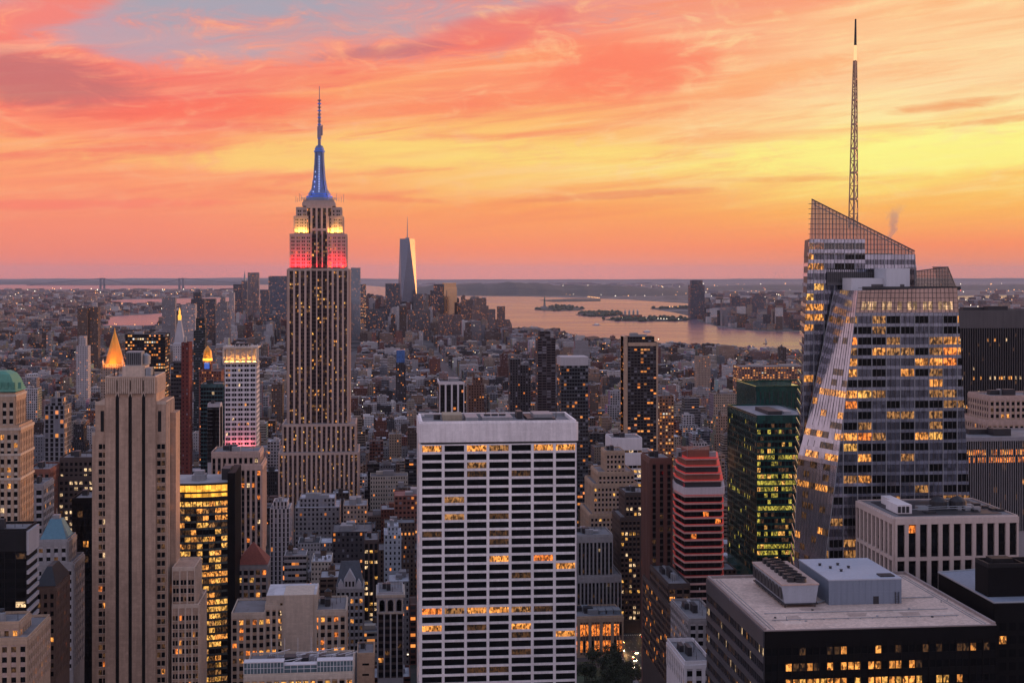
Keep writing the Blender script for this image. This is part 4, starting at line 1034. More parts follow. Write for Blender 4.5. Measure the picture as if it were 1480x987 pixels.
h = block('stone_building', 'small grey stone building tucked beside the blue pyramid roof with arched top', 'building', 'the small grey arched building', (40,700,66,760), 760,
      [(40,62,702,0,24)], [GREY, LGREY, BLK], 3.3, 4.2, 1.2, 1.6, .4, .25, lights(.05,0,0,'a',.1,29), gear=2)

# building with a curved glowing glass front
Y = 775
h = Hero('office_building', 'curved glass office building glowing yellow beneath a bright lit top band', 'office building', gx(238,Y), gx(345,Y), Y-4, Y+34, 'the glowing yellow glass building', (255,680,347,890))
wl = h.mb('wall', [CHAR, glassy('grey_green_glass', (.10,.13,.13), .12, .5, .02, .6, .6), BLACKM])
zt = gz(697,300,Y); n = 12; xa, xb = gx(225,Y), gx(329,Y)
cur = [(xa+(xb-xa)*i/n, Y-4.5*math.sin(math.pi*(i/n)*.9+.1)) for i in range(n+1)]
L_BAND = litmat('glowing_top_band', (1,.38,.03), (1,.5,.07), 1.35, .75, .25)
ya = lights(.50, .3, .9, 'yyaaym', .5, 31)
for j in range(32):
    z = zt-9.5-(j+1)*3.95
    if z < 5: break
    for i in range(n):
        (a0,b0),(a1,b1) = cur[i], cur[i+1]
        sp_ = 1.3
        wl.face([(a0,b0-.2,z-sp_/2),(a1,b1-.2,z-sp_/2),(a1,b1-.2,z+sp_/2),(a0,b0-.2,z+sp_/2)], 1)
        wl.face([(a0,b0-.2,z+sp_/2),(a1,b1-.2,z+sp_/2),(a1,b1+.4,z+sp_/2),(a0,b0+.4,z+sp_/2)], 1)
        lt = ya(i, j)
        if j % 7 == 5 and i < 5: lt = '.'
        for q in range(2):
            e0, e1 = q/2, (q+1)/2; g0 = (a0+(a1-a0)*e0, b0+(b1-b0)*e0); g1 = (a0+(a1-a0)*e1, b0+(b1-b0)*e1)
            h.quadwin([(g0[0]+.05,g0[1],z+sp_/2),(g1[0]-.05,g1[1],z+sp_/2),(g1[0]-.05,g1[1],z+3.95-sp_/2),(g0[0]+.05,g0[1],z+3.95-sp_/2)], lt)
        wl.box(a0-.12, a0+.12, b0-.4, b0+.2, z-sp_/2, z+3.95-sp_/2, 0)
for i in range(n):
    (a0,b0),(a1,b1) = cur[i], cur[i+1]
    for z_a, z_b, lt in ((zt-4.6, zt-1.0, 0), (zt-7.6, zt-5.6, 1)):
        b = MB(); b.face([(a0+.1,b0-.05,z_a),(a1-.1,b1-.05,z_a),(a1-.1,b1-.05,z_b),(a0+.1,b0-.05,z_b)]); b.build('lit_band', [L_BAND if lt == 0 or i > 4 else L_DIM], h.root)
    for z_a, z_b in ((zt-1.0, zt), (zt-5.6, zt-4.6), (zt-9.6, zt-7.6)):
        wl.face([(a0,b0-.3,z_a),(a1,b1-.3,z_a),(a1,b1-.3,z_b),(a0,b0-.3,z_b)], 0); wl.face([(a0,b0-.3,z_b),(a1,b1-.3,z_b),(a1,b1+.6,z_b),(a0,b0+.6,z_b)], 0)
wl.prism([(a, b+.5) for a, b in cur]+[(xb,Y+32),(xa,Y+32)], 0, zt-.1, 2)
rf = h.mb('roof', [ROOF]); rf.prism([(a+.2, b+.8) for a, b in cur]+[(xb-.2,Y+31),(xa+.2,Y+31)], zt-.3, zt+.1, 0, None, (.3,.29,.3,1))
sl = h.mb('side_slab', [BLACKM, DARKM]); x9 = gx(345,Y); sl.box(xb+.05, gx(340,Y), Y-1, Y+33, 0, gz(683,330,Y), 0); sl.box(gx(318,Y), xb+.5, Y+8, Y+22, zt-.2, gz(680,325,Y), 1)
m_ = h.mb('roof_machinery', [STEEL]); m_.box(gx(275,Y), gx(294,Y), Y+6, Y+16, zt, zt+3.2); m_.box(gx(278,Y), gx(292,Y), Y+8, Y+14, zt+3.2, zt+5.4)
h.done()

block('stone_building', 'brown stone tower of closely set piers below the white gold-crowned tower', 'tower', 'the brown piered stone tower', (303,652,380,790), 900,
      [(325,378,672,-1,34),(305,374,655,2,28)], [PINKS, DBROWN, BLK], 3.3, 4.0, 1.5, 1.3, .7, .1, lights(.10,.05,.4,'ow',.1,32), top=3.2, gear=4)
h = block('office_tower', 'slender white tower of small square cells under a gold floodlit crown', 'office tower', 'the white gold-crowned tower', (320,495,377,655), 1050,
      [(325,370,524,0,26)], [LGREY, WHITE, BLK], 4.6, 3.75, 1.5, 1.6, .4, .42, lights(.05,0,0,'aw',.05,33), top=.3, fin=False, gear=0, slit=lambda i, j: '.', sub=2, mull=.3)
Y = 1050; X0, X1 = gx(323,Y), gx(372,Y); zc, zt = gz(525,348,Y), gz(503,348,Y); cr = h.mb('crown', [CREAM, WHITE, BLK]); W = X1-X0
cr.box(X0+1.6, X1-1.6, Y+1, Y+25, zc-1, zt-.5, 0); cr.box(X0-.3, X1+.3, Y-.6, Y+26.5, zt-.5, zt+.8, 0); cr.box(X0-.4, X1+.4, Y-.8, Y+26.6, zc-.9, zc+.2, 0)
for k in range(7): u = X0+W*k/6; cr.box(u-.7, u+.7, Y-.5, Y+2, zc+.2, zt-.6, 0)
for k in range(24): u = X0+W*k/23; cr.box(u-.25, u+.25, Y-.9, Y-.5, zt+.8, zt+1.8+(k*7%3)*.5, 1)
cr.box(X0+7, X1-7, Y+6, Y+20, zt+.8, zt+3, 2)
fb = h.mb('floodlight', [DARKM])
for k in range(6):
    u = X0+W*(k+.5)/6; fb.box(u-.8, u+.8, Y-.7, Y-.3, zc+.25, zc+.7); area('floodlight_lamp', h.root, (u, Y-.5, zc+.9), (u, Y+2.0, zc+12), 2, .5, (1,.42,.06), 750, 160)
fr5 = rside(X1, Y)
area('floodlight_lamp', h.root, (X1+1.0, Y+12, zc+.6), (X1-1.5, Y+12, zc+12), .5, 18, (1,.42,.06), 1100, 160); fb.box(X1+.6, X1+1.2, Y+4, Y+20, zc+.2, zc+.5)
zr = gz(640,348,Y)
fb2 = h.mb('lamp_strip', [DARKM]); fb2.box(X0+1, X1-1, Y-3, Y-2.4, zr-6, zr-5.5); area('floodlight_lamp', h.root, (348 and (X0+X1)/2, Y-2.6, zr-5.2), ((X0+X1)/2, Y+4, zr+30), W-3, .8, (1,.12,.14), 4200, 150)
fb2.box((X0+X1)/2-.5, (X0+X1)/2+.5, Y-3, Y+.2, zr-6.6, zr-6.05)
h.done()
block('office_tower', 'narrow teal glass tower behind a blank white wall, next to the white gold-crowned tower', 'office tower', 'the narrow teal tower', (288,552,323,680), 1200,
      [(290,322,556,0,24)], [TEALG, TEALG, BLACKG], 2.4, 3.6, .25, 1.2, .15, .1, lights(.02,0,0,'w',.03,34), top=2, gear=2)
block('apartment_building', 'slim blank white-walled building in front of the narrow teal tower', 'apartment building', 'the slim blank white building', (300,582,323,655), 1120,
      [(300,318,585,0,14)], [LGREY, LGREY, BLK], 30, 3.2, 12.0, 3.0, .1, .1, None, top=2, slit=lights(.05,0,0,'a',.1,35), sbay=3, gear=1)
h = block('loft_building', 'brown brick building under a red pyramid roof', 'loft building', 'the red pyramid-roofed building', (340,788,397,885), 800,
      [(342,386,818,0,20)], [GREY, PINKS, BLK], 3.4, 4.3, 1.1, 1.6, .45, .3, lights(.2,.1,.5,'aoy',.1,36), fin=False, gear=0)
Y = 800; X0, X1 = gx(342,Y), gx(386,Y); z1 = gz(818,364,Y); h.mb('pyramid_roof', [stone('red_roof_tiles', (.24,.07,.05), .8, .4)]).pyramid(X0-.5, X1+.5, Y-.5, Y+20.5, z1+1, ((X0+X1)/2, Y+10, z1+12.5)); h.done()

h = block('stone_building', 'wide cream stone building with stepped blank upper walls and amber lit windows', 'office building', 'the stepped cream building', (334,852,515,975), 700,
      [(335,383,886,-2,30),(383,452,874,0,34),(452,500,884,1,30)], [CREAM, TAN, BLK], 3.1, 3.9, 1.3, 1.6, .35, .2, lights(.16,.10,.6,'aoay',.1,37), top=2.2, fin=False, gear=3)
Y = 700; wl = h.mb('wall', None); X0, X1 = gx(383,Y), gx(452,Y); zt = gz(860,420,Y); wl.box(X0+.6, gx(458,Y), Y+.4, Y+26, 0, zt, 0)
wl.box(gx(410,Y), gx(453,Y), Y-1.2, Y+20, gz(945,430,Y), zt+.4, 0)
for k in range(6): h.w(front(gx(405,Y), Y-.1), .0, 1.2, zt-6-k*3.9, zt-3.8-k*3.9, .2, 'w' if k%2 else 'd')
r = h.mb('roof_terrace', None); r.box(gx(384,Y)+.4, gx(457,Y)-.2, Y+.9, Y+25.5, zt-.5, zt+.08, 0, (.5,.5,.54,1)); h.done()
tank(h, gx(455,Y)+6, Y+20, gz(884,470,Y)); 

h = block('stone_building', 'grey stone loft with a steep slate roof and gabled dormer', 'loft building', 'the gabled slate-roofed loft', (484,813,527,925), 790,
      [(486,525,850,0,20)], [GREY, LGREY, BLK], 2.7, 3.9, 1.0, 1.5, .45, .25, lights(.14,0,0,'aa',.15,38), top=1.5, fin=False, gear=0)
Y = 790; X0, X1 = gx(486,Y), gx(525,Y); z1 = gz(850,505,Y); rf = h.mb('slate_roof', [stone('slate', (.075,.08,.095), .75, .4), LGREY, BLK])
rf.loft([[(X0,Y+.2,z1+.1),(X1,Y+.2,z1+.1),(X1,Y+20,z1+.1),(X0,Y+20,z1+.1)], [(X0+2.5,Y+9.5,z1+14),(X1-2.5,Y+9.5,z1+14),(X1-2.5,Y+10.5,z1+14),(X0+2.5,Y+10.5,z1+14)]])
c = (X0+X1)/2; dm = h.mb('gable', [LGREY, BLK]); dm.loft([[(c-3.4,Y-.6,z1),(c+3.4,Y-.6,z1),(c+3.4,Y+6,z1),(c-3.4,Y+6,z1)], [(c-3.4,Y-.6,z1+5),(c+3.4,Y-.6,z1+5),(c+3.4,Y+6,z1+5),(c-3.4,Y+6,z1+5)], [(c-.1,Y-.6,z1+10.5),(c+.1,Y-.6,z1+10.5),(c+.1,Y+6,z1+10.5),(c-.1,Y+6,z1+10.5)]])
for k in (-2, 0, 2): dm.box(c+k-.55, c+k+.55, Y-.75, Y-.5, z1+1.2, z1+4.2, 1)
for sx in (X0+2.6, X1-2.6): dm.loft([[(sx-1.6,Y-.5,z1),(sx+1.6,Y-.5,z1),(sx+1.6,Y+4,z1),(sx-1.6,Y+4,z1)], [(sx-1.6,Y-.5,z1+2.4),(sx+1.6,Y-.5,z1+2.4),(sx+1.6,Y+4,z1+2.4),(sx-1.6,Y+4,z1+2.4)], [(sx-.1,Y-.5,z1+5),(sx+.1,Y-.5,z1+5),(sx+.1,Y+4,z1+5),(sx-.1,Y+4,z1+5)]])
h.done()

h = block('stone_building', 'narrow ornate stone building with a columned arcade under a heavy cornice', 'loft building', 'the narrow ornate arcaded building', (544,845,585,965), 760,
      [(546,583,858,0,24)], [LGREY, DBROWN, BLK], 3.7, 4.0, .8, 1.5, .5, .1, lights(.02,0,0,'a',.05,39), top=11, fin=False, gear=3)
Y = 760; X0, X1 = gx(546,Y), gx(583,Y); z1 = gz(858,565,Y); oc = h.mb('cornice', [CREAM, BLK]); W = X1-X0
oc.box(X0-1, X1+1, Y-1.2, Y+24.5, z1-1.8, z1-.2, 0); oc.box(X0-.5, X1+.5, Y-.8, Y+.3, z1-11, z1-10, 0)
for k in range(3):
    u = X0+W*(k+.5)/3; oc.box(u-1.5, u+1.5, Y-.62, Y-.5, z1-9.5, z1-4.5, 1); oc.lathe(u, Y-.56, [(1.5,z1-4.52),(1.5,z1-4.5)], 8, 1)
    for e in range(7):
        a0, a1 = math.pi*e/7, math.pi*(e+1)/7; oc.face([(u, Y-.62, z1-4.5),(u+1.5*math.cos(a0),Y-.62,z1-4.5+1.5*math.sin(a0)),(u+1.5*math.cos(a1),Y-.62,z1-4.5+1.5*math.sin(a1))], 1)
for k in range(4): u = X0+.6+(W-1.2)*k/3; oc.lathe(u, Y-.75, [(.42,z1-10),(.36,z1-3.4),(.55,z1-3)], 8, 0)
h.done()

# low building with a glazed roof terrace
h = block('office_building', 'low building with a glass conservatory and white pipework on its roof terrace', 'office building', 'the glass conservatory roof', (350,935,514,987), 600,
      [(352,510,975,0,34)], [CREAM, TAN, BLK], 3.2, 4.2, .9, 1.6, .4, .2, lights(.8,0,0,'yay',.1,40), top=2.0, fin=False, gear=0)
Y = 600; z1 = gz(975,430,Y); cs = h.mb('conservatory', [glassy('conservatory_glass', (.16,.24,.27), .1, .4, .02, .6, .4), WHITE]); wt = STEEL
for (a, b2, ya, e, zz_) in ((352,410,1,5,5.4),(410,458,2.2,4,3.6),(458,510,1.4,5,5.2)):
    A0, A1 = gx(a,Y), gx(b2,Y)-.05; cs.box(A0+.15, A1-.15, Y+ya+.15, Y+ya+e, z1+.05, z1+zz_, 0); k = A0
    while k < A1+.1: cs.box(k-.12, k+.12, Y+ya-.02, Y+ya+.13, z1+.05, z1+zz_+.1, 1); k += 1.45 if a != 410 else 2.9
    for zq in (.1, zz_*.55, zz_): cs.box(A0, A1, Y+ya-.06, Y+ya+.1, z1+zq, z1+zq+.22, 1)
    cs.box(A0-.1, A1+.1, Y+ya-.1, Y+ya+e+.2, z1+zz_+.12, z1+zz_+.4, 1)
rm = h.mb('roof_pipework', [WHITE, DARKM]); rs = random.Random(3)
for k in range(14):
    u, v = gx(rs.uniform(375,495),Y), Y+rs.uniform(11,31); e = rs.choice((0,1)); l = rs.uniform(3,11)
    rm.tube((u,v,z1+2.2), (u+(l if e else l*.6), v+(0 if e else l*.5), z1+2.2+rs.uniform(-.3,2)), .2, 6, 0); rm.tube((u,v,z1), (u,v,z1+2.2), .14, 5, 0)
for k in range(6): rm.lathe(gx(385+k*20,Y), Y+28, [(.12,z1),(.1,z1+9)], 5, 0)
for k in range(5): u = gx(380+k*26,Y); rm.box(u, u+rs.uniform(3,6), Y+18, Y+24, z1, z1+rs.uniform(1.5,3), 1)
h.done()
block('loft_building', 'plain buff wall building with one small window beside the conservatory roof', 'loft building', 'the plain buff wall', (514,930,543,975), 650,
      [(516,541,946,0,20)], [TAN, TAN, BLK], 30, 5, 5.0, 4.0, .1, .08, None, top=2, gear=1)
block('office_building', 'tall dark narrow building with two columns of bright lit windows', 'office building', 'the dark lit-window column building', (524,768,548,905), 930,
      [(526,547,782,0,30)], [DBROWN, BLACKM, BLK], 3.0, 3.6, 1.3, 1.6, .3, .15, lights(.42,0,0,'wwy',.1,41), gear=2)

# --- right side of the picture
block('stone_building', 'grey stone office block of fine vertical piers stepping down beside the white slab', 'office building', 'the grey piered block', (834,765,900,880), 945,
      [(828,898,832,-1,34),(824,886,775,1,30)], [GREY, CHAR, BLK], 2.7, 3.7, 1.1, 1.5, .6, .15, lights(.03,0,0,'aw',.08,42), top=4.5, gear=5)
block('stone_building', 'tan stepped stone tower like a stacked pyramid with dark small windows', 'tower', 'the tan stepped tower', (853,652,925,800), 1040,
      [(852,926,742,-4,50),(858,922,700,0,44),(866,918,684,4,36),(879,906,655,9,24)], [TAN, PINKS, BLK], 3.0, 3.9, 1.3, 1.7, .45, .25, lights(.05,0,0,'ay',.05,43), top=2.0, gear=3)
block('loft_building', 'dark brown brick loft block with scattered white-lit windows below the tan stepped tower', 'loft building', 'the dark loft block', (893,708,942,880), 965,
      [(896,942,748,-2,34),(905,940,714,3,26)], [DBROWN, BROWN, BLK], 2.9, 3.8, 1.1, 1.7, .35, .2, lights(.24,.12,.6,'wwy',.08,44), gear=3)
h = block('apartment_tower', 'slim red-brown brick tower standing against the red-lit tower', 'apartment tower', 'the slim brick tower', (936,655,972,910), 770,
      [(940,972,664,0,26)], [stone('deep_red_brick', (.15,.07,.055), .85, .3), DBROWN, BLK], 4.2, 3.6, 2.3, 1.2, .5, .1, lights(.02,0,0,'a',.05,45), top=2.5, gear=2)
# red-lit tower: faceted plan, bands of glowing red balcony fronts
Y = 742
h = Hero('apartment_tower', 'faceted tower ringed by glowing red balcony bands below a pale terrace', 'apartment tower', gx(968,Y), gx(1060,Y), Y, Y+34, 'the red-lit tower', (966,662,1049,880))
P0 = [(gx(972,Y+31),Y+31),(gx(975,Y+18),Y+18),(gx(989,Y),Y),(gx(1044,Y),Y),(gx(1046,Y+3),Y+3),(gx(1044,Y+31),Y+31)]
sc = lambda f, o=0: [(gx(1010,Y)+(a-gx(1010,Y))*f, Y+16+(b-Y-16)*f) for a, b in P0]
wl = h.mb('wall', [DBROWN, CHAR, BLK]); bd = MB()
BAND = stone('red_granite_band', (.56,.33,.30), .6, .4); LEDR = glow('red_lamp_strip', (1,.06,.05), .95); PALE = stone('pale_terrace_front', (.55,.48,.50), .6)
zt = gz(712,1010,Y); wl.prism(sc(.95), 0, zt+1, 1)
for j in range(33):
    z = zt-2.4-j*4.1
    if z < 6: break
    fade = j < 12
    b = MB(); b.prism(sc(1.0), z, z+1.05, 0); o = b.build('balcony_band', [BAND], h.root)
    if fade:
        b = MB(); b.prism(sc(1.006), z+1.05, z+1.22, 0); b.build('lamp_strip', [glow('red_lamp_strip_%d' % (j//5), (1,.06,.05), (.26,.15,.06)[j//5])], h.root)
    for a, b2 in zip(sc(.953), sc(.953)[1:]):
        m_ = 6 if abs(a[0]-b2[0]) > 12 else 3
        for k in range(m_):
            e0, e1 = (k+.06)/m_, (k+.94)/m_; q0 = (a[0]+(b2[0]-a[0])*e0, a[1]+(b2[1]-a[1])*e0); q1 = (a[0]+(b2[0]-a[0])*e1, a[1]+(b2[1]-a[1])*e1)
            h.quadwin([(*q0,z+1.3),(*q1,z+1.3),(*q1,z+4.08),(*q0,z+4.08)], 'o' if R() < .012 else '.')
b = h.mb('terrace_front', [PALE]); b.prism(sc(1.03), zt-1, zt+3.0, 0)
up = h.mb('penthouse', [REDBR, BAND, DARKM, STEEL]); z = zt+3
for k in range(4):
    f = .93-.05*k; up.prism(sc(f), z, z+3.0, 2 if k % 2 == 0 else 0); up.prism(sc(f+.05), z+3.0, z+3.7, 1)
    b = MB(); b.prism(sc(f+.055), z+3.72, z+3.98, 0); b.build('lamp_strip', [glow('red_lamp_strip_0', (1,.06,.05), .55)], h.root); z += 4.0
up.prism(sc(.55), z, z+4, 0); rs = random.Random(8)
for k in range(9): u, v = gx(rs.uniform(982,1030),Y), Y+rs.uniform(6,24); up.box(u, u+rs.uniform(2,5), v, v+3, z, z+rs.uniform(1.5,5), rs.choice((0,2,3)))
for k in range(7): u = gx(980+k*9,Y); up.lathe(u, Y+8, [(.14,z),(.1,z+rs.uniform(4,9))], 5, 3)
up.tube((gx(978,Y),Y+10,z+2), (gx(1036,Y),Y+14,z+6), .25, 5, 3)
area('terrace_lamp', h.root, (gx(1010,Y), Y+2, zt+3.4), (gx(1010,Y), Y+9, zt+14), 18, 1, RED, 2500, 150)
h.done()
block('office_tower', 'white and teal striped glass tower with a grey boxed top', 'office tower', 'the white and teal striped tower', (880,615,947,740), 1130,
      [(900,946,655,-3,30),(884,928,634,0,30)], [WHITE, WHITE, BLACKG], 30, 3.9, .5, 1.5, .3, .32, lights(.1,.3,.7,'yyw',.2,46), top=9, gear=2, sub=7)
# green glass block in two heights
h = block('office_tower', 'dark green glass office block with rows of greenish yellow lit floors', 'office tower', 'the dark green glass block', (1046,556,1158,815), 830,
      [(1094,1175,602,0,72)], [GREENG, GREENG, BLACKG], 4.4, 4.0, .35, 1.4, .2, .1, lights(.16,.35,.85,'ggggy',.3,47), slit=lights(.03,.03,.4,'g',.12,48), top=3.5, fin=False, gear=0, sub=2, mull=.15, roofcol=(.22,.22,.24,1))
Y = 905; X0, X1 = gx(1092,Y), gx(1175,Y); z1 = gz(563,1120,Y); zb = gz(602,1120,830)
wl = h.mb('wall', None); wl.box(X0, X1, Y-1, Y+50, 0, z1, 0); ub = h.mb('upper_block_trim', [GREENG, DARKM])
for k in range(14): ub.fbox(front(X0,Y-1), k*(X1-X0)/13-.15, k*(X1-X0)/13+.15, zb-5, z1-1, -.1, .25, 1)
for k in range(5): ub.fbox(front(X0,Y-1), .1, X1-X0-.1, zb+k*4, zb+k*4+1.2, -.1, .15, 0)
for q in ((X0,X1,Y-1,Y-.2),(X0,X1,Y+49,Y+50),(X0,X0+.8,Y-.2,Y+49)): ub.box(*q, z1+.02, z1+2.4, 0)
m_ = h.mb('roof_machinery', [STEEL, DARKM]); m_.box(gx(1105,850), gx(1125,850), 842, 872, zb-.2, zb+2.2, 1); m_.box(gx(1130,850), gx(1140,850), 845, 860, zb-.2, zb+1.6, 0)
h.done()
# dark slab and striped blocks behind the faceted tower
block('office_tower', 'broad black slab of close vertical lines with a solid black top band', 'office tower', 'the broad black slab', (1384,445,1480,640), 1010,
      [(1375,1560,450,0,40)], [stone('bronze_mullion', (.085,.078,.082), .5), BLACKM, BLACKM], 1.9, 3.7, .5, 1.3, .5, .1, lights(.012,.07,.45,'aw',.06,49), top=13, side=False, gear=2)
block('stone_building', 'pinkish stepped stone building with arched top between the black slab and the white-finned block', 'building', 'the pinkish stepped building', (1418,568,1480,634), 800,
      [(1424,1540,608,-2,40),(1432,1530,574,2,30)], [PINKS, TAN, BLK], 3.4, 3.8, 1.3, 1.6, .5, .25, lights(.10,0,0,'a',.1,50), top=2.2, gear=3)
block('office_building', 'dark block of thin pale vertical fins behind the white-piered building', 'office building', 'the white-finned block', (1392,630,1480,750), 690,
      [(1396,1560,634,0,40)], [stone('dull_fin', (.27,.255,.27), .8), BLACKM, BLACKM], 1.25, 4.0, .33, 1.2, .6, .05, lights(.01,.22,.8,'oa',.05,51), top=1.0, side=False, gear=2)
LR = 33
h = block('office_building', 'square building of broad white stone piers over black glass', 'office building', 'the white-piered building', (1236,716,1472,860), 500,
      [(1293,1471,747,0,40)], [stone('pinkish_white_stone', (.52,.42,.38), .75, .25), BLACKM, BLACKM], 4.35, 3.9, 1.55, 1.0, .9, .1, lights(.03,.22,.75,'oor',.08,52) if False else (lambda i, j, _r=random.Random(52): _r.choice('ooa') if (j % 40 == LR and _r.random() < .7) or _r.random() < .015 else '.'), top=2.4, fin=False, gear=0, para=.4)
Y = 500; X0, X1 = gx(1293,Y), gx(1471,Y); z1 = gz(747,1380,Y); wl = h.mb('wall', None); zm = gz(805,1380,Y)
wl.fbox(front(X0,Y), .02, X1-X0-.02, zm-.9, zm+.5, -.2, .86, 0); wl.fbox(lside(X0,Y+40), .02, 39.98, zm-.9, zm+.5, -.2, .86, 0)
rp = h.mb('roof_edge', [DARKM, STEEL]); rp.box(X0+4, X1-4, Y+5, Y+36, z1-.2, z1+.15, 0)
m_ = h.mb('roof_machinery', [STEEL, DARKM, WHITE])
m_.box(gx(1297,Y+8), gx(1318,Y+8), Y+8, Y+20, z1+.1, z1+3.6, 2); m_.box(gx(1288,Y+22), gx(1302,Y+22), Y+22, Y+33, z1+.1, z1+3.2, 2)
for k in range(3): m_.box(gx(1298+k*6,Y+7.8), gx(1302+k*6,Y+7.8), Y+7.7, Y+8, z1+.6, z1+3, 1)
for p_ in (1356, 1384): m_.lathe(gx(p_,Y+18), Y+18, [(3.4,z1+.1),(3.4,z1+3.2),(2.4,z1+4.2),(.8,z1+5)], 14, 1)
rs = random.Random(12)
for k in range(22): u, v = gx(rs.uniform(1325,1440),Y+15), Y+rs.uniform(7,33); m_.box(u, u+rs.uniform(1,5), v, v+rs.uniform(1,4), z1+.1, z1+rs.uniform(.5,2), rs.choice((0,1,1)))
for k in range(5): m_.tube((gx(1330+k*18,Y),Y+9+k*4,z1+1.6), (gx(1420,Y),Y+10+k*4.5,z1+1.6), .16, 5, 0)
h.done()

# dark glass building with a pale flat roof, cooling towers and a metal plant house
Y0 = 418; zr = gz(908,1250,Y0); x0, x1 = gx(1105,Y0), gx(1440,Y0); y1 = Y0+75
h = Hero('office_building', 'dark glass building with a pale gravel roof carrying a grey metal plant house', 'office building', x0, x1, Y0, y1, 'the pale gravel roof', (1018,806,1442,987))
wl = h.mb('wall', [BLACKM, BLACKM, BLACKG]); wl.box(x0+.3, x1-.3, Y0+.3, y1-.3, 0, zr-1, 0); W = x1-x0
top_ = 4.2; FH = 5.0
def dl(i, j, _r=random.Random(6)):
    if j == 8: return _r.choice('aaad') if 3 <= i < 27 and _r.random() < .6 else '.'
    if j == 7: return _r.choice('aaay') if 2 <= i < 29 and _r.random() < .85 else '.'
    if j == 9: return 'd' if _r.random() < .2 else ('a' if _r.random() < .12 else '.')
    return _r.choice('aay') if _r.random() < .25 else '.'
nf = 10
grid(h, wl, front(x0,Y0), 0, W, zr-top_-nf*FH, zr-top_, 17, nf, .45, 2.6, .35, .12, 0, 1, dl, 2, .3, 2)
wl.fbox(front(x0,Y0), 0, W, zr-top_, zr-.1, -.3, .4, 0)
LOUV = stone('bronze_sill_panel', (.085,.085,.10), .35, .3, metal=.5)
wl2 = h.mb('side_wall', [LOUV, LOUV, BLACKG])
grid(h, wl2, lside(x0,y1), 0, y1-Y0, zr-top_-nf*FH, zr-top_, 18, nf, .35, 2.3, .3, .45, 0, 0, lights(.10,.05,.3,'aw',.25,60), 2, .2, 2)
wl2.fbox(lside(x0,y1), 0, y1-Y0, zr-top_+.02, zr-.1, -.3, .5, 0)
GRAV = stone('pinkish_gravel', (.60,.45,.375), .95, .62); EDGE = stone('roof_edge_metal', (.30,.245,.235), .6, .3)
rf = h.mb('roof', [GRAV]); rf.box(x0+.8, x1-.8, Y0+.5, y1-.8, zr-1.2, zr-.05)
pe = h.mb('parapet', [EDGE]); 
for q in ((x0,x1,Y0,Y0+.5),(x0,x1,y1-.8,y1),(x0,x0+.8,Y0+.5,y1-.8),(x1-.8,x1,Y0+.5,y1-.8)): pe.box(*q, zr-.1, zr+(.25 if q[3] <= Y0+.6 else .9))
tr = h.mb('roof_post', [STEEL])
for sg in (0, 1):
    b = MB()
    for o_ in (2.6, 3.8): e = x0+o_ if sg == 0 else x1-o_-.18; b.box(e, e+.18, Y0+2, y1-3, zr-.05, zr+.12)
    b.build('roof_track', [STEEL], h.root)
PLH = stone('grey_blue_metal_panel', (.20,.24,.31), .5, .14, metal=.25); PLR = stone('pale_metal_roof', (.40,.43,.50), .5, .2)
ph = h.mb('plant_house', [PLH, PLR, DARKM]); YP = Y0+31
ax0, ax1 = gx(1198,YP), gx(1303,YP); zh = gz(838,1250,YP)
zbp = zr
ph.box(ax0, ax1, YP, YP+33, zr-.1, zh, 0); ph.box(ax0-.15, ax1+.15, YP-.15, YP+33.15, zh+.01, zh+.45, 1)
for k in range(1, 12): u = ax0+(ax1-ax0)*k/12; ph.box(u-.04, u+.04, YP-.06, YP+.05, zr, zh-.1, 0)
ph.box(ax0+.1, ax1-.1, YP-.05, YP+.05, (zr+zh)/2-.08, (zr+zh)/2+.08, 0)
ph.box(gx(1262,YP), gx(1270,YP), YP-.10, YP+.05, zr-.05, zr+2.6, 2); ph.box(gx(1293,YP), gx(1293,YP)+.2, YP-.5, YP-.3, zr, zr+4, 2); ph.box(gx(1298,YP), gx(1298,YP)+.2, YP-.5, YP-.3, zr, zr+4, 2)
for k in range(7): ph.box(gx(1293,YP), gx(1298,YP)+.2, YP-.48, YP-.36, zr+.3+k*.55, zr+.36+k*.55, 2)
ph.box(gx(1280,YP)-1, gx(1299,YP)-.6, YP+2, YP+6, zh+.44, zh+.9, 2)
for q in range(5): ph.lathe(gx(1215+q*9,YP), YP+22-(q%3)*5, [(.5,zh+.4),(.5,zh+1.0),(.7,zh+1.2)], 8, 2)
# the row of cooling towers left of it, on a steel frame
ct = h.mb('cooling_tower', [stone('grey_metal_louvre', (.33,.36,.42), .5, .25, metal=.3), DARKM, PINKS]); YC = Y0+29
cx0, cx1 = gx(1130,YC), gx(1183,YC); zc0 = gz(884,1150,YC); zc1 = gz(856,1150,YC)
rise = zr+1.4
ct.loft([[(cx0+1.0,YC,rise),(cx1-1.0,YC,rise),(cx1-1.0,YC+36,rise),(cx0+1.0,YC+36,rise)], [(cx0,YC,rise+6.0),(cx1,YC,rise+6.0),(cx1,YC+36,rise+6.0),(cx0,YC+36,rise+6.0)]], 0)
ct.box(cx0-.2, cx1+.2, YC-.2, YC+36.2, rise+6.01, rise+6.5, 2)
for k in range(9): ct.box(cx0+.15, cx0+.4, YC+1+k*4, YC+4.2+k*4, rise+1.2, rise+5.2, 1)
for k in range(10):
    for u in (cx0+1, cx1-1.3): ct.box(u, u+.3, YC+k*3.9, YC+k*3.9+.3, zr-.05, rise, 1)
ct.box(cx0+.2, cx1-.2, YC-.3, YC+36, rise-.5, rise-.02, 1)
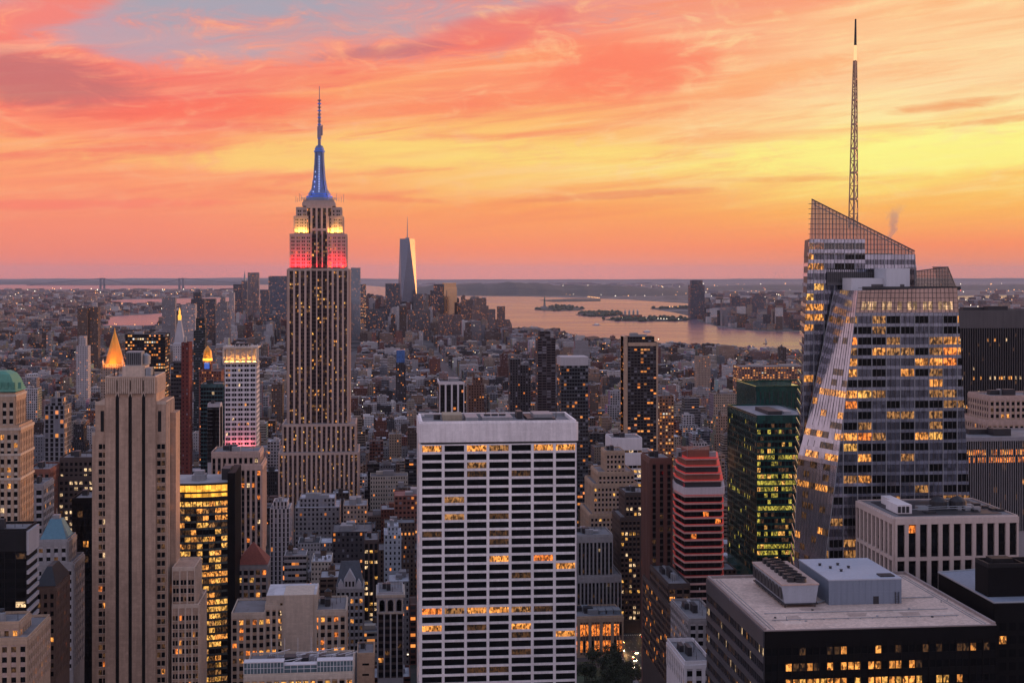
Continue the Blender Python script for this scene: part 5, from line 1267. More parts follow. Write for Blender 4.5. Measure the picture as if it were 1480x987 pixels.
for k in range(7):
    v = YC+3.4+k*4.9; c = (cx0+cx1)/2
    o = MB(); o.lathe(c+1.0, v, [(2.2,rise+6.5),(2.1,rise+7.6),(2.3,rise+8.0),(1.95,rise+8.0),(1.9,rise+7.0)], 20, 0)
    for q in range(4):
        a = q*math.pi/2+k; o.box(c+1.0-.15, c+1.0+.15, v-.15, v+.15, rise+6.5, rise+7.5, 0)
        o.face([(c+1+.2*math.cos(a+1.57),v+.2*math.sin(a+1.57),rise+7.3),(c+1+1.8*math.cos(a+.12),v+1.8*math.sin(a+.12),rise+7.25),(c+1+1.8*math.cos(a-.12),v+1.8*math.sin(a-.12),rise+7.45),(c+1-.2*math.cos(a+1.57),v-.2*math.sin(a+1.57),rise+7.35)], 0)
    o.box(c-3.4, c-1.4, v-1.0, v+1.0, rise+6.5, rise+8.2, 0); o.build('cooling_fan', [DARKM], h.root)
for a, b2, e in ((1090,870,1),(1398,882,.9),(1410,880,.9),(1140,905,1.2),(1060,850,.9)):
    gxx, gy = gx(a, Y0+10), Y0+10+ (908-b2)*.8; tr.lathe(gxx, gy, [(.18,zr-.05),(.15,zr+e)], 6, 0)
h.done()

rs = random.Random(66); sm_ = MB(); PM = [stone('worn_gravel', (.42,.31,.26), .95, .5), stone('newer_gravel', (.66,.52,.44), .95, .4)]
for k in range(7):
    u, v = rs.uniform(x0+8, x1-9), rs.uniform(Y0+5, Y0+26); rp_ = MB(); rp_.face([(u,v,zr-.03),(u+rs.uniform(3,9),v+rs.uniform(-.3,.3),zr-.03),(u+rs.uniform(3,8),v+rs.uniform(2,5),zr-.03),(u+rs.uniform(-.5,.5),v+rs.uniform(2,5),zr-.03-.004*k)]); rp_.build('roof_patch', [PM[k % 2]], h.root)
for v in (Y0+12.4, Y0+21.0): sm_.tube((x0+6, v, zr+.22), (x1-7, v+.3, zr+.22), .13, 6)
for k in range(16): sm_.box(x0+7+k*4.1, x0+7.3+k*4.1, Y0+12.2, Y0+12.6, zr-.05, zr+.12)
sm_.tube((gx(1303,YP), YP+6, zr+.3), (x1-5, YP+6.5, zr+.3), .18, 6); sm_.tube((cx1, YC+3, zr+.5), (ax0, YP+4, zr+.5), .35, 8)
sm_.build('roof_pipe', [STEEL], h.root)
for k in range(6):
    u, v = rs.uniform(x0+6, x1-8), rs.uniform(Y0+4, Y0+27); q = MB(); q.lathe(u, v, [(.45,zr-.05),(.42,zr+.3),(.2,zr+.34)], 10); q.build('roof_vent', [DARKM if k % 2 else STEEL], h.root)
rl_ = MB()
for k in range(38): u = x0+1.6+k*1.8; rl_.box(u-.035, u+.035, y1-1.6, y1-1.53, zr, zr+1.1)
rl_.box(x0+1.6, x1-1.6, y1-1.6, y1-1.53, zr+1.05, zr+1.12); rl_.build('railing', [STEEL], h.root)

# black chamfered building in the corner
Y = 432; zt = gz(872,1450,Y)
h = Hero('office_building', 'black building with a chamfered pale-edged roof in the bottom right corner', 'office building', gx(1385,Y), gx(1600,Y), Y, Y+60, 'the black chamfered building', (1366,803,1480,987))
pl2 = [(gx(1437,Y),Y),(gx(1600,Y),Y),(gx(1600,Y),Y+58),(gx(1425,Y+50),Y+50),(gx(1366,Y+40),Y+46),(gx(1366,Y+40),Y+38)]
wl = h.mb('wall', [BLACKM, STEEL, BLACKG]); wl.prism(pl2, 0, zt, 0)
cg = (sum(a for a, b in pl2)/6, sum(b for a, b in pl2)/6); ins = lambda f: [(cg[0]+(a-cg[0])*f, cg[1]+(b-cg[1])*f) for a, b in pl2]
rf = h.mb('roof', [stone('blue_grey_roof', (.22,.25,.31), .7, .3), STEEL]); rf.prism(ins(.98), zt+.02, zt+.3, 0)
for a, b in zip(pl2, pl2[1:]+pl2[:1]): rf.tube((a[0],a[1],zt+.4), (b[0],b[1],zt+.4), .35, 6, 1)
ub = h.mb('upper_block', [BLACKM, CHAR, STEEL]); YU = Y+8
ub.box(gx(1428,YU), gx(1600,YU), YU, YU+10, zt+.31, gz(820,1450,YU), 0)
zq = gz(820,1450,YU)
for q in ((gx(1428,YU),gx(1600,YU),YU,YU+.5),(gx(1428,YU),gx(1428,YU)+.5,YU+.5,YU+10),(gx(1428,YU),gx(1600,YU),YU+9.5,YU+10)): ub.box(*q, zq+.02, zq+1.4, 1)
for k in range(8): ub.box(gx(1434,YU)+k*4, gx(1434,YU)+k*4+.5, YU+2, YU+8.5, zq+.01, zq+.9, 1)
ub.box(gx(1440,YU), gx(1470,YU), YU+3, YU+8, zq+.02, zq+2.4, 1)
for k in range(9):
    for j in range(7): h.w(front(gx(1440,Y),Y), k*3.4+1, k*3.4+3.4, zt-9-j*4.4, zt-6.4-j*4.4, .06, 'a' if R() < .04 else '.')
h.done()

# beside the avenue
block('office_building', 'dark office block along the avenue with small lit windows up its side', 'office building', 'the dark avenue block', (953,855,995,987), 700,
      [(975,1010,884,0,86),(978,1010,858,20,50)], [DBROWN, BROWN, BLK], 3.6, 3.8, 1.1, 1.5, .3, .2, lights(.15,0,0,'ao',.1,61), gear=4)
block('stone_building', 'grey stone building with pale cornice just left of the dark glass building', 'building', 'the grey corniced building', (990,885,1020,945), 640,
      [(996,1040,896,0,40)], [GREY, LGREY, BLK], 3.4, 3.8, 1.3, 1.6, .4, .3, lights(.08,0,0,'a',.1,62), gear=3)
block('stone_building', 'small white-walled building with an open flat roof at the bottom beside the dark glass building', 'building', 'the small white building', (983,938,1020,987), 560,
      [(990,1030,960,0,36)], [WHITE, LGREY, BLACKG], 3.6, 4.2, 1.6, 1.8, .3, .2, lights(.03,0,0,'a',.1,63), gear=3, para=1.6)
h = block('civic_building', 'low building with big orange lit windows behind the dark park trees', 'building', 'the orange lit low building', (836,878,916,946), 905,
      [(820,901,892,0,32)], [TAN, BROWN, BLK], 7.2, 11.0, 2.2, 3.2, .8, .5, lights(.88,0,0,'ooo',0,64), top=3.0, fin=False, gear=5, sub=3, mull=.4)
Y = 905; z1 = gz(892,870,Y); sk = h.mb('rooflight', [glassy('rooflight_glass', (.3,.36,.42), .15, .6, .02, .6, .3), STEEL])
for k in range(4): u = gx(858+k*11,Y); sk.box(u, u+4.2, Y+8, Y+16, z1, z1+2.6, 0); sk.box(u-.2, u+4.4, Y+7.8, Y+16.2, z1+2.6, z1+2.9, 1)
h.done()

# ================================================================== MIDDLE-DISTANCE AND FAR TOWERS
_uo = [0]
def fwall(b, p0, p1, z0, z1, bay, fl, col, wp, m=0):
    W = math.hypot(p1[0]-p0[0], p1[1]-p0[1]); nb = max(1, round(W/bay)); nf = max(1, round((z1-z0)/fl))
    _uo[0] += 37; o, q = (_uo[0] * 7) % 4001, (_uo[0] * 3) % 2003
    b.face([(*p0,z0),(*p1,z0),(*p1,z1),(*p0,z1)], m, [(o,q),(o+nb,q),(o+nb,q+nf),(o,q+nf)], (*col,1), (*wp,1))
def shaft(bw, br, x0, x1, y0, y1, z0, z1, col, wp, bay=3.2, fl=3.6, roofcol=(.16,.155,.165), par=.9, wall2=None):
    q = [(x0,y0),(x1,y0),(x1,y1),(x0,y1)]; c2 = wall2 or col
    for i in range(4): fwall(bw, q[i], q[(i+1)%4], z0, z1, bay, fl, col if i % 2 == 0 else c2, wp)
    e = min(.5, (x1-x0)*.1); t = [(x0+e,y0+e),(x1-e,y0+e),(x1-e,y1-e),(x0+e,y1-e)]; zr = z1-par; no = (0,0,0)
    for i in range(4):
        a, b2, c, d2 = q[i], q[(i+1)%4], t[(i+1)%4], t[i]
        bw.face([(*a,z1),(*b2,z1),(*c,z1),(*d2,z1)], 0, None, (*[min(.6, k*1.15) for k in col],1), no)
        bw.face([(*t[(i+1)%4],zr),(*t[i],zr),(*t[i],z1),(*t[(i+1)%4],z1)], 0, None, (*col,1), no)
    br.face([(*p,zr) for p in t], 1, None, (*roofcol,1))
def solid(b, x0, x1, y0, y1, z0, z1, m, col): b.box(x0, x1, y0, y1, z0, z1, m, (*col,1), False, (0,0,0,1))

def mid(name, label, cat, short, box, Y, tiers, col, wp=(.5,.5,.08), bay=3.0, fl=3.5, roofcol=(.16,.155,.165), wall2=None, gear=2, fin=True, seed=0):
    L = min(t[0] for t in tiers); Rr_ = max(t[1] for t in tiers)
    h = Hero(name, label, cat, gx(L, Y), gx(Rr_, Y), Y+min(t[3] for t in tiers), Y+max(t[3]+t[4] for t in tiers), short, box)
    w_ = h.mb('wall', CITY); rs = random.Random(seed or int(L*7+Y))
    for k_, (a, b2, pt, yo, dp) in enumerate(tiers):
        r_ = h.mb('roof' if k_ == len(tiers)-1 else 'roof_terrace', CITY)
        z = gz(pt, (a+b2)/2, Y); shaft(w_, r_, gx(a,Y), gx(b2,Y), Y+yo, Y+yo+dp, 0, z, col, wp, bay, fl, roofcol, .9, wall2)
    a, b2, pt, yo, dp = tiers[-1]; X0, X1 = gx(a,Y), gx(b2,Y); z = gz(pt, (a+b2)/2, Y)
    if gear:
        m_ = h.mb('roof_machinery', CITY)
        for k in range(gear):
            u = X0+(X1-X0)*rs.uniform(.12,.55); v = Y+yo+dp*rs.uniform(.15,.5)
            solid(m_, u, u+(X1-X0)*rs.uniform(.15,.32), v, v+dp*rs.uniform(.2,.4), z-.9, z+rs.uniform(1.5,4.5), 3, (.2,.2,.2))
        for k in range(gear): m_.lathe(X0+(X1-X0)*rs.uniform(.2,.8), Y+yo+dp*.5, [(.16,z-.9),(.1,z+rs.uniform(3,7))], 5, 3)
    return h.done() if fin else h
c_tan, c_brn, c_red, c_gry, c_dk, c_pal, c_blk = (.33,.25,.20), (.13,.09,.07), (.20,.085,.065), (.24,.23,.24), (.06,.055,.06), (.44,.41,.42), (.018,.018,.02)

# gold pyramid and clock tower with lantern
GOLDT = stone('gilded_tiles', (.80,.36,.06), .45, .25, metal=.3)
Y = 1760
h = mid('stone_tower', 'pale stone tower capped by a tall glowing gold pyramid', 'tower', 'the gold pyramid tower', (145,473,181,545), Y, [(146,180,532,-2,30),(149,177,526,0,26)], c_tan, (.4,.5,.1), fin=False, gear=0)
X0, X1 = gx(149,Y), gx(177,Y); z0 = gz(526,163,Y); za = gz(481,163,Y); cxp, cyp = (X0+X1)/2, Y+13
pr = h.mb('gold_pyramid', [GOLDT, CREAM]); n = 8; oc = lambda r, z: [(cxp+r*math.cos(math.pi/8+i*math.pi/4), cyp+r*math.sin(math.pi/8+i*math.pi/4), z) for i in range(8)]
r0 = (X1-X0)/2
pr.loft([oc(r0*1.02, z0), oc(r0*.70, z0+(za-z0)*.38), oc(r0*.38, z0+(za-z0)*.72), oc(r0*.10, za), oc(.3, gz(474,163,Y))], 0)
for sx in (-1, 1): pr.lathe(cxp+sx*r0*1.0, Y+1, [(1.3,z0-1),(1.3,z0+4),(.1,z0+7)], 6, 1)
fb = h.mb('floodlight', [DARKM])
for sx in (-1, 0, 1): fb.box(cxp+sx*8-1, cxp+sx*8+1, Y-9, Y-8.4, z0-3, z0-2.4); area('floodlight_lamp', h.root, (cxp+sx*8, Y-8.6, z0-2.2), (cxp+sx*2, cyp-4, z0+16), 3, .8, (1,.28,.03), 3600, 160)
fb.box(cxp+r0+6, cxp+r0+6.6, Y+10, Y+14, z0-3, z0-2.4); area('floodlight_lamp', h.root, (cxp+r0+6.3, Y+12, z0-2.2), (cxp, cyp, z0+16), .8, 3, (1,.28,.03), 3600, 160)
h.done()
Y = 1950
h = mid('clock_tower', 'slender white stone clock tower with a pointed roof and glowing gold lantern', 'tower', 'the gold-lanterned white tower', (248,444,268,500), Y, [(250,266,500,0,22)], c_pal, (.35,.5,.05), fin=False, gear=0)
X0, X1 = gx(250,Y), gx(266,Y); cxp, cyp = (X0+X1)/2, Y+11; r0 = (X1-X0)/2; z0 = gz(500,258,Y); zq = lambda p: gz(p,258,Y)
tp = h.mb('spire_roof', [LGREY, GOLDT]); sq = lambda r, z: [(cxp-r,cyp-r,z),(cxp+r,cyp-r,z),(cxp+r,cyp+r,z),(cxp-r,cyp+r,z)]
tp.loft([sq(r0*1.1,z0), sq(r0*1.1,zq(497)), sq(r0*.85,zq(495)), sq(r0*.78,zq(488)), sq(r0*.36,zq(468)), sq(r0*.30,zq(463))], 0)
lt = h.mb('lantern', [glow('gold_lantern', (1,.45,.07), 1.5), GOLDT]); lt.lathe(cxp, cyp, [(r0*.30,zq(463)),(r0*.34,zq(457)),(r0*.16,zq(454))], 8, 0); lt.lathe(cxp, cyp, [(r0*.16,zq(454)),(r0*.2,zq(451)),(.2,zq(445))], 8, 0)
h.done()

mid('office_tower', 'broad black glass tower dotted with amber lights behind the gold pyramid', 'office tower', 'the broad black lit tower', (180,480,240,545), 1560, [(181,239,483,0,34)], c_blk, (.7,.5,.34), 2.6, 3.6, gear=1)
h = mid('office_tower', 'dark red tower with a black striped side, below the gold-lanterned white tower', 'office tower', 'the dark red striped tower', (245,490,276,660), 1180, [(262,273,495,0,22)], (.14,.04,.035), (.3,.4,.03), fin=False, gear=1)
shaft(h.mb('striped_wing', CITY), h.mb('roof', None), gx(246,1180), gx(261.6,1180), 1183, 1203, 0, gz(524,254,1180), c_dk, (.9,.45,.03), 2.5, 3.4, (.16,.15,.16)); h.done()
mid('office_tower', 'slim black-topped teal tower beside the dark red striped tower', 'office tower', 'the black-topped teal tower', (279,458,298,560), 2050, [(280,294,478,-1,26),(283,296,460,1,22)], (.04,.055,.06), (.85,.5,.06), 2.2, 3.6, gear=0)
h = mid('stone_tower', 'brown brick tower with a glowing gold cupola above a blue lit panel', 'tower', 'the gold cupola tower', (288,496,321,560), 1620, [(288,320,536,-2,30),(293,305,522,0,14)], c_red, (.4,.5,.12), fin=False, gear=1)
Y = 1620; cp = h.mb('cupola', [GOLDT, glow('cupola_light', (1,.52,.06), 1.7), glow('blue_panel', (.08,.2,.8), .5)]); c = gx(299,Y); zc = gz(522,299,Y)
cp.lathe(c, Y+7, [(5.5,zc),(5.2,zc+6),(4.4,zc+12),(2.5,zc+15),(.3,zc+18)], 8, 0); cp.lathe(c, Y+7, [(5.7,zc+.3),(5.6,zc+3.2)], 8, 1)
cp.box(c-3, c+3, Y-.3, Y-.05, zc-9, zc-1.5, 2); area('cupola_lamp', h.root, (c, Y-6, zc-1), (c, Y+6, zc+12), 3, 1, (1,.5,.08), 1800, 160); h.done()
mid('apartment_tower', 'dark grey tower of pale vertical strips with a lit right edge', 'apartment tower', 'the pale-striped grey tower', (63,570,102,660), 1060, [(64,93,586,0,24),(70,88,576,6,14)], (.20,.20,.22), (.62,.8,.06), 4.2, 3.5, wall2=(.36,.30,.25), gear=2)  # sunlit side painted in: side walls get a paler, warmer colour
mid('apartment_tower', 'pair of joined brown brick slabs standing near the water on the far left', 'apartment tower', 'the twin brown slabs', (111,442,141,485), 3500, [(112,126,446,0,30),(127,140,444,14,30)], c_brn, (.5,.5,.06), gear=0)
mid('office_tower', 'pale stone tower with a blue-lit rounded crown left of the gold pyramid', 'tower', 'the blue-crowned pale tower', (109,482,128,525), 2500, [(110,127,500,0,24),(113,123,486,4,14)], c_pal, (.45,.5,.08), gear=0)
mid('apartment_tower', 'tan brick slab beside the right shoulder of the three-slit tower', 'apartment tower', 'the tan shoulder slab', (233,427,254,470), 4300, [(234,253,430,0,30)], c_gry, (.5,.5,.05), gear=1)
# right of the stepped skyscraper
h = mid('office_tower', 'black glass tower framed by white vertical fins, with a dark blank side', 'office tower', 'the white-finned black tower', (616,545,672,600), 1420, [(635,671,553,0,40)], c_blk, (.9,.7,.02), 3, 3.6, wall2=c_dk, fin=False, gear=2)
Y = 1420; f_ = h.mb('white_fins', [WHITE]); X0, X1 = gx(635,Y), gx(671,Y); z1 = gz(553,653,Y)
for k in range(5): u = (X1-X0)*k/4; f_.fbox(front(X0,Y), max(0,u-.9), min(X1-X0,u+.9), 0, z1-2, -.2, 1.0)
f_.fbox(front(X0,Y), -.4, X1-X0+.4, z1-2, z1+1, -.5, 1.2); f_.fbox(lside(X0,Y+40), 0, 40, z1-2, z1+1, -.5, .6); h.done()
mid('apartment_tower', 'brown brick tower with a ragged top right of the white-finned black tower', 'apartment tower', 'the ragged-topped brown tower', (676,534,701,600), 1560, [(677,700,556,0,26),(684,698,546,4,14)], (.15,.085,.065), (.45,.5,.05), 3, 3.2, gear=3)
mid('apartment_tower', 'slender dark tower of stacked balconies left of the residential slab', 'apartment tower', 'the slender balconied tower', (775,474,806,600), 1700, [(777,803,489,0,24),(780,796,479,4,14)], (.075,.06,.065), (.86,.52,.05), 6, 3.3, gear=2)
mid('apartment_tower', 'black stepped tower left of the slender balconied tower', 'apartment tower', 'the black stepped tower', (736,514,770,600), 1640, [(737,752,519,0,22),(752.5,768,528,6,22)], c_dk, (.55,.6,.04), 3.2, 3.3, gear=1)
h = mid('office_tower', 'grey glass tower with a broad blank white cap', 'office tower', 'the white-capped glass tower', (809,513,851,660), 1330, [(811,850,527,0,30)], (.065,.07,.08), (.86,.62,.08), 2.6, 3.6, fin=False, gear=1)
Y = 1330; h.mb('white_cap', [LGREY]).box(gx(811,Y)-.3, gx(850,Y)+.3, Y-.3, Y+30.3, gz(527,830,Y)-1, gz(516,830,Y)); h.done()
h = mid('apartment_tower', 'tall dark residential slab with tan edges and scattered lit windows before the river', 'apartment tower', 'the tall residential slab', (900,484,952,655), 1400, [(907,949,494,0,30),(903,948,487,8,16)], (.055,.05,.052), (.8,.55,.13), 3.4, 3.3, fin=False, gear=3)
Y = 1400; e_ = h.mb('edge_pier', [TAN]); e_.box(gx(903,Y), gx(907,Y)-.05, Y-.4, Y+26, 0, gz(487,905,Y)); e_.box(gx(948.5,Y), gx(951,Y), Y-.3, Y+26, 0, gz(496,950,Y)); e_.box(gx(908,Y), gx(948,Y), Y-.6, Y+.2, gz(500,930,Y), gz(495,930,Y)); h.done()
h = mid('water_tower_block', 'narrow dark tower with a bright blue glass top amid low roofs', 'tower', 'the blue-topped narrow tower', (570,503,588,550), 2450, [(572,586,524,0,20)], c_dk, (.7,.6,.05), fin=False, gear=0)
Y = 2450; h.mb('blue_top', [glassy('blue_glass', (.06,.16,.42), .2, .3)]).box(gx(573,Y), gx(585,Y), Y+1, Y+18, gz(524,579,Y)-1, gz(506,579,Y)); h.done()
mid('apartment_tower', 'tan brick tower beyond the residential slab near the river', 'apartment tower', 'the tan riverside tower', (1007,512,1028,560), 2600, [(1008,1027,515,0,24)], c_tan, (.4,.5,.05), gear=1)
mid('office_building', 'long brick warehouse with rows of orange lit windows by the river', 'warehouse', 'the long lit warehouse', (1070,524,1165,560), 2350, [(1072,1180,530,0,60)], (.22,.12,.09), (.55,.5,.55), 5.0, 4.2, gear=3)
mid('office_building', 'brick block with orange lit top floors right of the residential slab', 'office building', 'the orange-topped brick block', (951,570,975,620), 1500, [(953,974,572,0,30)], (.26,.14,.09), (.6,.5,.5), 3.4, 3.7, gear=2)

mid('loft_building', 'long building with a pale roof and small windows at the foot of the stepped skyscraper', 'loft building', 'the long pale-roofed building', (424,712,492,780), 1165, [(426,491,733,0,40),(432,484,722,8,26)], c_gry, (.5,.55,.05), 3.4, 3.9, (.5,.49,.54), gear=4)
mid('loft_building', 'slim pale building of vertical strips left of the long pale-roofed building', 'loft building', 'the slim pale striped building', (388,722,420,800), 1090, [(390,419,735,0,28),(394,415,726,4,18)], c_pal, (.45,.85,.04), 3.2, 3.9, (.4,.39,.42), gear=2)
mid('loft_building', 'grey block with two roof sheds right of the long pale-roofed building', 'loft building', 'the grey two-shed block', (494,718,532,780), 1140, [(496,531,730,0,30)], c_tan, (.45,.5,.08), 3.0, 3.8, (.3,.3,.33), gear=3)
mid('loft_building', 'low building with a dull red top storey left of the white gridded slab', 'loft building', 'the red-topped low building', (568,713,608,752), 1120, [(570,640,716,0,30)], c_red, (.6,.5,.08), 3.4, 3.9, (.3,.12,.1), gear=2)
mid('loft_building', 'dark block with a flat bulky roof shed in the low city below the stepped skyscraper', 'loft building', 'the dark shed-roofed block', (478,752,540,800), 1010, [(480,538,768,0,34)], c_dk, (.45,.5,.12), 3.2, 3.9, (.12,.12,.13), gear=4)
mid('loft_building', 'pale blue-white narrow building standing in the low city left of the white gridded slab', 'loft building', 'the pale narrow building', (553,758,583,830), 1000, [(555,580,772,0,26),(560,576,762,4,16)], (.40,.43,.48), (.4,.5,.06), 3.2, 3.9, (.5,.5,.55), gear=2)

# far downtown and the towers across the river
def far(label, a, b2, pt, Y, col, wp=(.6,.55,.08), cat='office tower', tiers=None, short=None, wall2=None, spire=None, name='office_tower', dp=40, fl=3.9):
    h = mid(name, label, cat, short, (a, pt, b2, pt+30), Y, tiers or [(a, b2, pt, 0, dp)], col, wp, 3.4, fl, gear=0, fin=spire is None, wall2=wall2)
    if spire:
        b = h.mb('spire', [STEEL]); x = gx((a+b2)/2, Y); z = gz(pt, a, Y); b.lathe(x, Y+dp/2, [(spire[0], z-1), (spire[0]*.5, z+(spire[1])*.6), (.3, z+spire[1])], 8); h.done()
    return h
blu = (.13,.15,.19)
far('wide dark slab of the far skyline, close left of the stepped skyscraper', 388, 416, 399, 5700, blu, tiers=[(391,416,430,-6,30),(388,416,399,0,44)])
far('tallest pale far tower left of the stepped skyscraper with rounded columns', 358, 374, 394, 5900, (.24,.22,.23), tiers=[(358,365.4,394,0,40),(366.2,374,394,0,40)])
far('slender far tower with a needle top just left of the tallest pale far tower', 349, 357, 406, 5800, (.16,.16,.18), spire=(6, 42))
far('broad dark far tower left of the needle-topped far tower', 337, 350, 411, 5600, (.10,.10,.12), short=None)
far('grey far tower right of the tallest pale far tower', 376, 389, 419, 5300, (.13,.13,.15))
far('dark squat far tower with a peaked top above the white gold-lanterned tower', 276, 295, 424, 4700, (.08,.08,.09), tiers=[(276,295,432,0,40),(279,290,422,4,30)])
far('grey stepped far tower with a small pointed crown', 314, 330, 437, 4500, c_gry, tiers=[(312,332,447,-3,40),(315,328,437,0,30),(318,325,429,5,20)], spire=(4, 18))
far('pale broad far slab beside the gold-lanterned white tower', 262, 282, 440, 4100, c_pal)
far('dark cropped far tower between the pale broad far slab and the grey stepped far tower', 296, 311, 432, 4900, (.10,.10,.115))
far('slim pale far tower with an amber glint, left of the broad dark far tower', 331, 338, 423, 5200, c_pal)
far('rippled steel far tower standing just right of the stepped skyscraper', 507, 521, 387, 5300, (.30,.33,.36), (.5,.5,.1), dp=30)
far('yellow-lit glass far tower right of the rippled steel far tower', 516, 529, 411, 5500, (.16,.18,.2), (.7,.6,.3))
far('dark square far tower left of the tallest far glass tower', 557, 578, 410, 5600, (.10,.11,.13))
far('low brown far tower with a flat top right of the tallest far glass tower', 598, 611, 425, 5500, (.12,.12,.13))
h = far('far tower with one gold mirrored half and one dark half', 622, 641, 411, 5750, (.085,.085,.10), tiers=[(622,646,420,0,40),(627,642,411,4,34)], short='the gold mirrored far tower')
MIRG = glassy('sunset_tinted_glass', (.62,.42,.24), .14, 1.0, .01, .5, .2)  # gold of the sunset's reflection put into the glass colour
Y = 5750; gw = MB(); x_a, x_b = gx(641.5,Y), gx(661,Y); z1 = gz(416,650,Y)
gw.prism([(x_a,Y-6),(x_b,Y+26),(x_b,Y+60),(x_a,Y+60)], 0, z1, 0); gw.box(gx(640,Y), gx(660,Y), Y+36, Y+58, z1, gz(409,650,Y), 0); gw.build('mirrored_wing', [MIRG], h.root)
far('brown far tower with a domed top right of the gold mirrored far tower', 665, 686, 433, 5600, (.16,.12,.11), tiers=[(664,690,455,-4,40),(667,684,433,0,36)])
far('pale brown far tower with a stepped flat top left of the far waterfront', 686, 704, 431, 5500, (.22,.16,.14), tiers=[(683,706,442,-3,40),(687,703,431,0,36)])
far('small grey far tower on the waterfront, left of the last pointed far tower', 707, 716, 447, 5400, (.18,.15,.15))
far('last brown far tower before open water', 719, 731, 443, 5400, (.17,.12,.11), tiers=[(717,737,462,-3,40),(719,730,443,0,30)])
far('low brown far block at the foot of the gold mirrored far tower', 634, 668, 455, 5200, (.17,.125,.115))
far('dark low far block under the tallest far glass tower', 590, 622, 448, 5250, (.14,.125,.125))
far('grey low far block right of the dark square far tower', 529, 556, 447, 5400, (.12,.12,.13))
# tallest far tower: a tapering prism of eight triangles
Y = 5880; XA, XB = gx(577.5,Y), gx(600.5,Y); c, hw = (XA+XB)/2, (XB-XA)/2; zb, zt = gz(436,589,Y), gz(345,589,Y)
h = Hero('glass_skyscraper', 'tallest far glass tower, tapering facets dark blue beside bright gold, thin spire', 'skyscraper', XA, XB, Y, Y+2*hw, 'the tapering far tower', (576,312,602,436))
MIRB = glassy('blue_mirrored_glass', (.11,.13,.18), .15, .7, .01, .5, .4)
B_ = [(c-hw,Y,zb),(c+hw,Y,zb),(c+hw,Y+2*hw,zb),(c-hw,Y+2*hw,zb)]; rt = hw*.98; cc = Y+hw
rotq = math.radians(14); rot = lambda p: (c+(p[0]-c)*math.cos(rotq)-(p[1]-cc)*math.sin(rotq), cc+(p[0]-c)*math.sin(rotq)+(p[1]-cc)*math.cos(rotq), p[2])
T_ = [(c,cc-rt,zt),(c+rt,cc,zt),(c,cc+rt,zt),(c-rt,cc,zt)]
B_, T_ = [rot(p) for p in B_], [rot(p) for p in T_]
fg = h.mb('glass_wall', [MIRB, MIRG, glassy('pale_sunset_tinted_glass', (.34,.25,.18), .14, 1.0, .01, .5, .3)])
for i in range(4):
    fg.face([B_[i], B_[(i+1)%4], T_[i]], 1 if i == 1 else 0); fg.face([B_[(i+1)%4], T_[(i+1)%4], T_[i]], 2 if i == 0 else 0)  # sunset reflection painted as gold facets; the others keep darkened blue glass
fg.face(T_, 0); bs = h.mb('base', [CHAR]); bs.loft([[(p[0],p[1],0) for p in B_], B_])
spn = h.mb('spire', [STEEL, DARKM]); spn.lathe(c, cc, [(9,zt),(9,zt+5),(2.2,zt+6),(1.6,zt+50),(.6,gz(313,589,Y))], 10, 0); h.done()
# across the river
far('tall dark tower standing alone by the water across the river', 998, 1018, 405, 7560, (.075,.085,.11), tiers=[(998,1018.5,412,0,60),(1000,1016,405,8,40)], short='the tall tower across the river', fl=5)
far('dark twin slab across the river, its left half', 1058, 1070, 428, 7200, (.085,.09,.115), name='apartment_tower', cat='apartment tower')
far('dark twin slab across the river, its right half', 1072, 1085, 431, 7250, (.085,.09,.115), name='apartment_tower', cat='apartment tower')
far('grey rounded tower across the river, rightmost of the group by the water', 1087, 1107, 424, 7300, (.12,.12,.145), tiers=[(1087,1107,430,0,50),(1090,1104,424,4,40)])
far('low brown hall on the shore across the river', 1030, 1062, 456, 7150, (.19,.13,.12), name='office_building', cat='building')
far('pale low block on the shore across the river right of the brown hall', 1070, 1092, 452, 6900, (.22,.19,.2), name='office_building', cat='building')
far('small dark tower between the lone tower and the twin slabs across the river', 1030, 1042, 442, 7400, (.09,.095,.115))
far('grey mid-height tower left of the twin slabs across the river', 1044, 1056, 438, 7500, (.13,.13,.15))

# ================================================================== THE LOW CITY
PAL = [('red brick', (.17,.07,.052)), ('brown brick', (.115,.08,.064)), ('dark brown', (.07,.052,.046)), ('tan brick', (.29,.225,.175)), ('cream stone', (.40,.35,.30)), ('grey stone', (.23,.22,.23)),
       ('pale concrete', (.42,.40,.41)), ('charcoal', (.05,.048,.052)), ('buff brick', (.31,.21,.155)), ('slate grey', (.15,.155,.175)), ('white-painted', (.56,.54,.54)), ('dusky pink', (.26,.165,.15))]
ROOFS = [(.05,.05,.055), (.10,.10,.11), (.17,.17,.185), (.26,.255,.275), (.38,.38,.41), (.50,.50,.54), (.20,.13,.11)]
feet = [(a-4, b2+4, c-4, d2+4) for _, _, _, (a, b2, c, d2) in HEROES]
boxes = [(bx, y) for _, bx, y, _ in HEROES if bx] + [((836,880,957,992), 905), ((640,410,663,461), 5740), ((576,330,604,437), 5860)]
crs = random.Random(2024)
def blocked(x0, x1, y0, y1): return any(x0 < b2 and x1 > a and y0 < d2 and y1 > c for a, b2, c, d2 in feet)
def shore(px): return np.interp(px, [700,740,800,850,950,1060,1165,1300], [470,474,479,492,499,505,513,520])
lots = []
PARK = (AVX-150, AVX-15, 705, 895)
y = 560.0
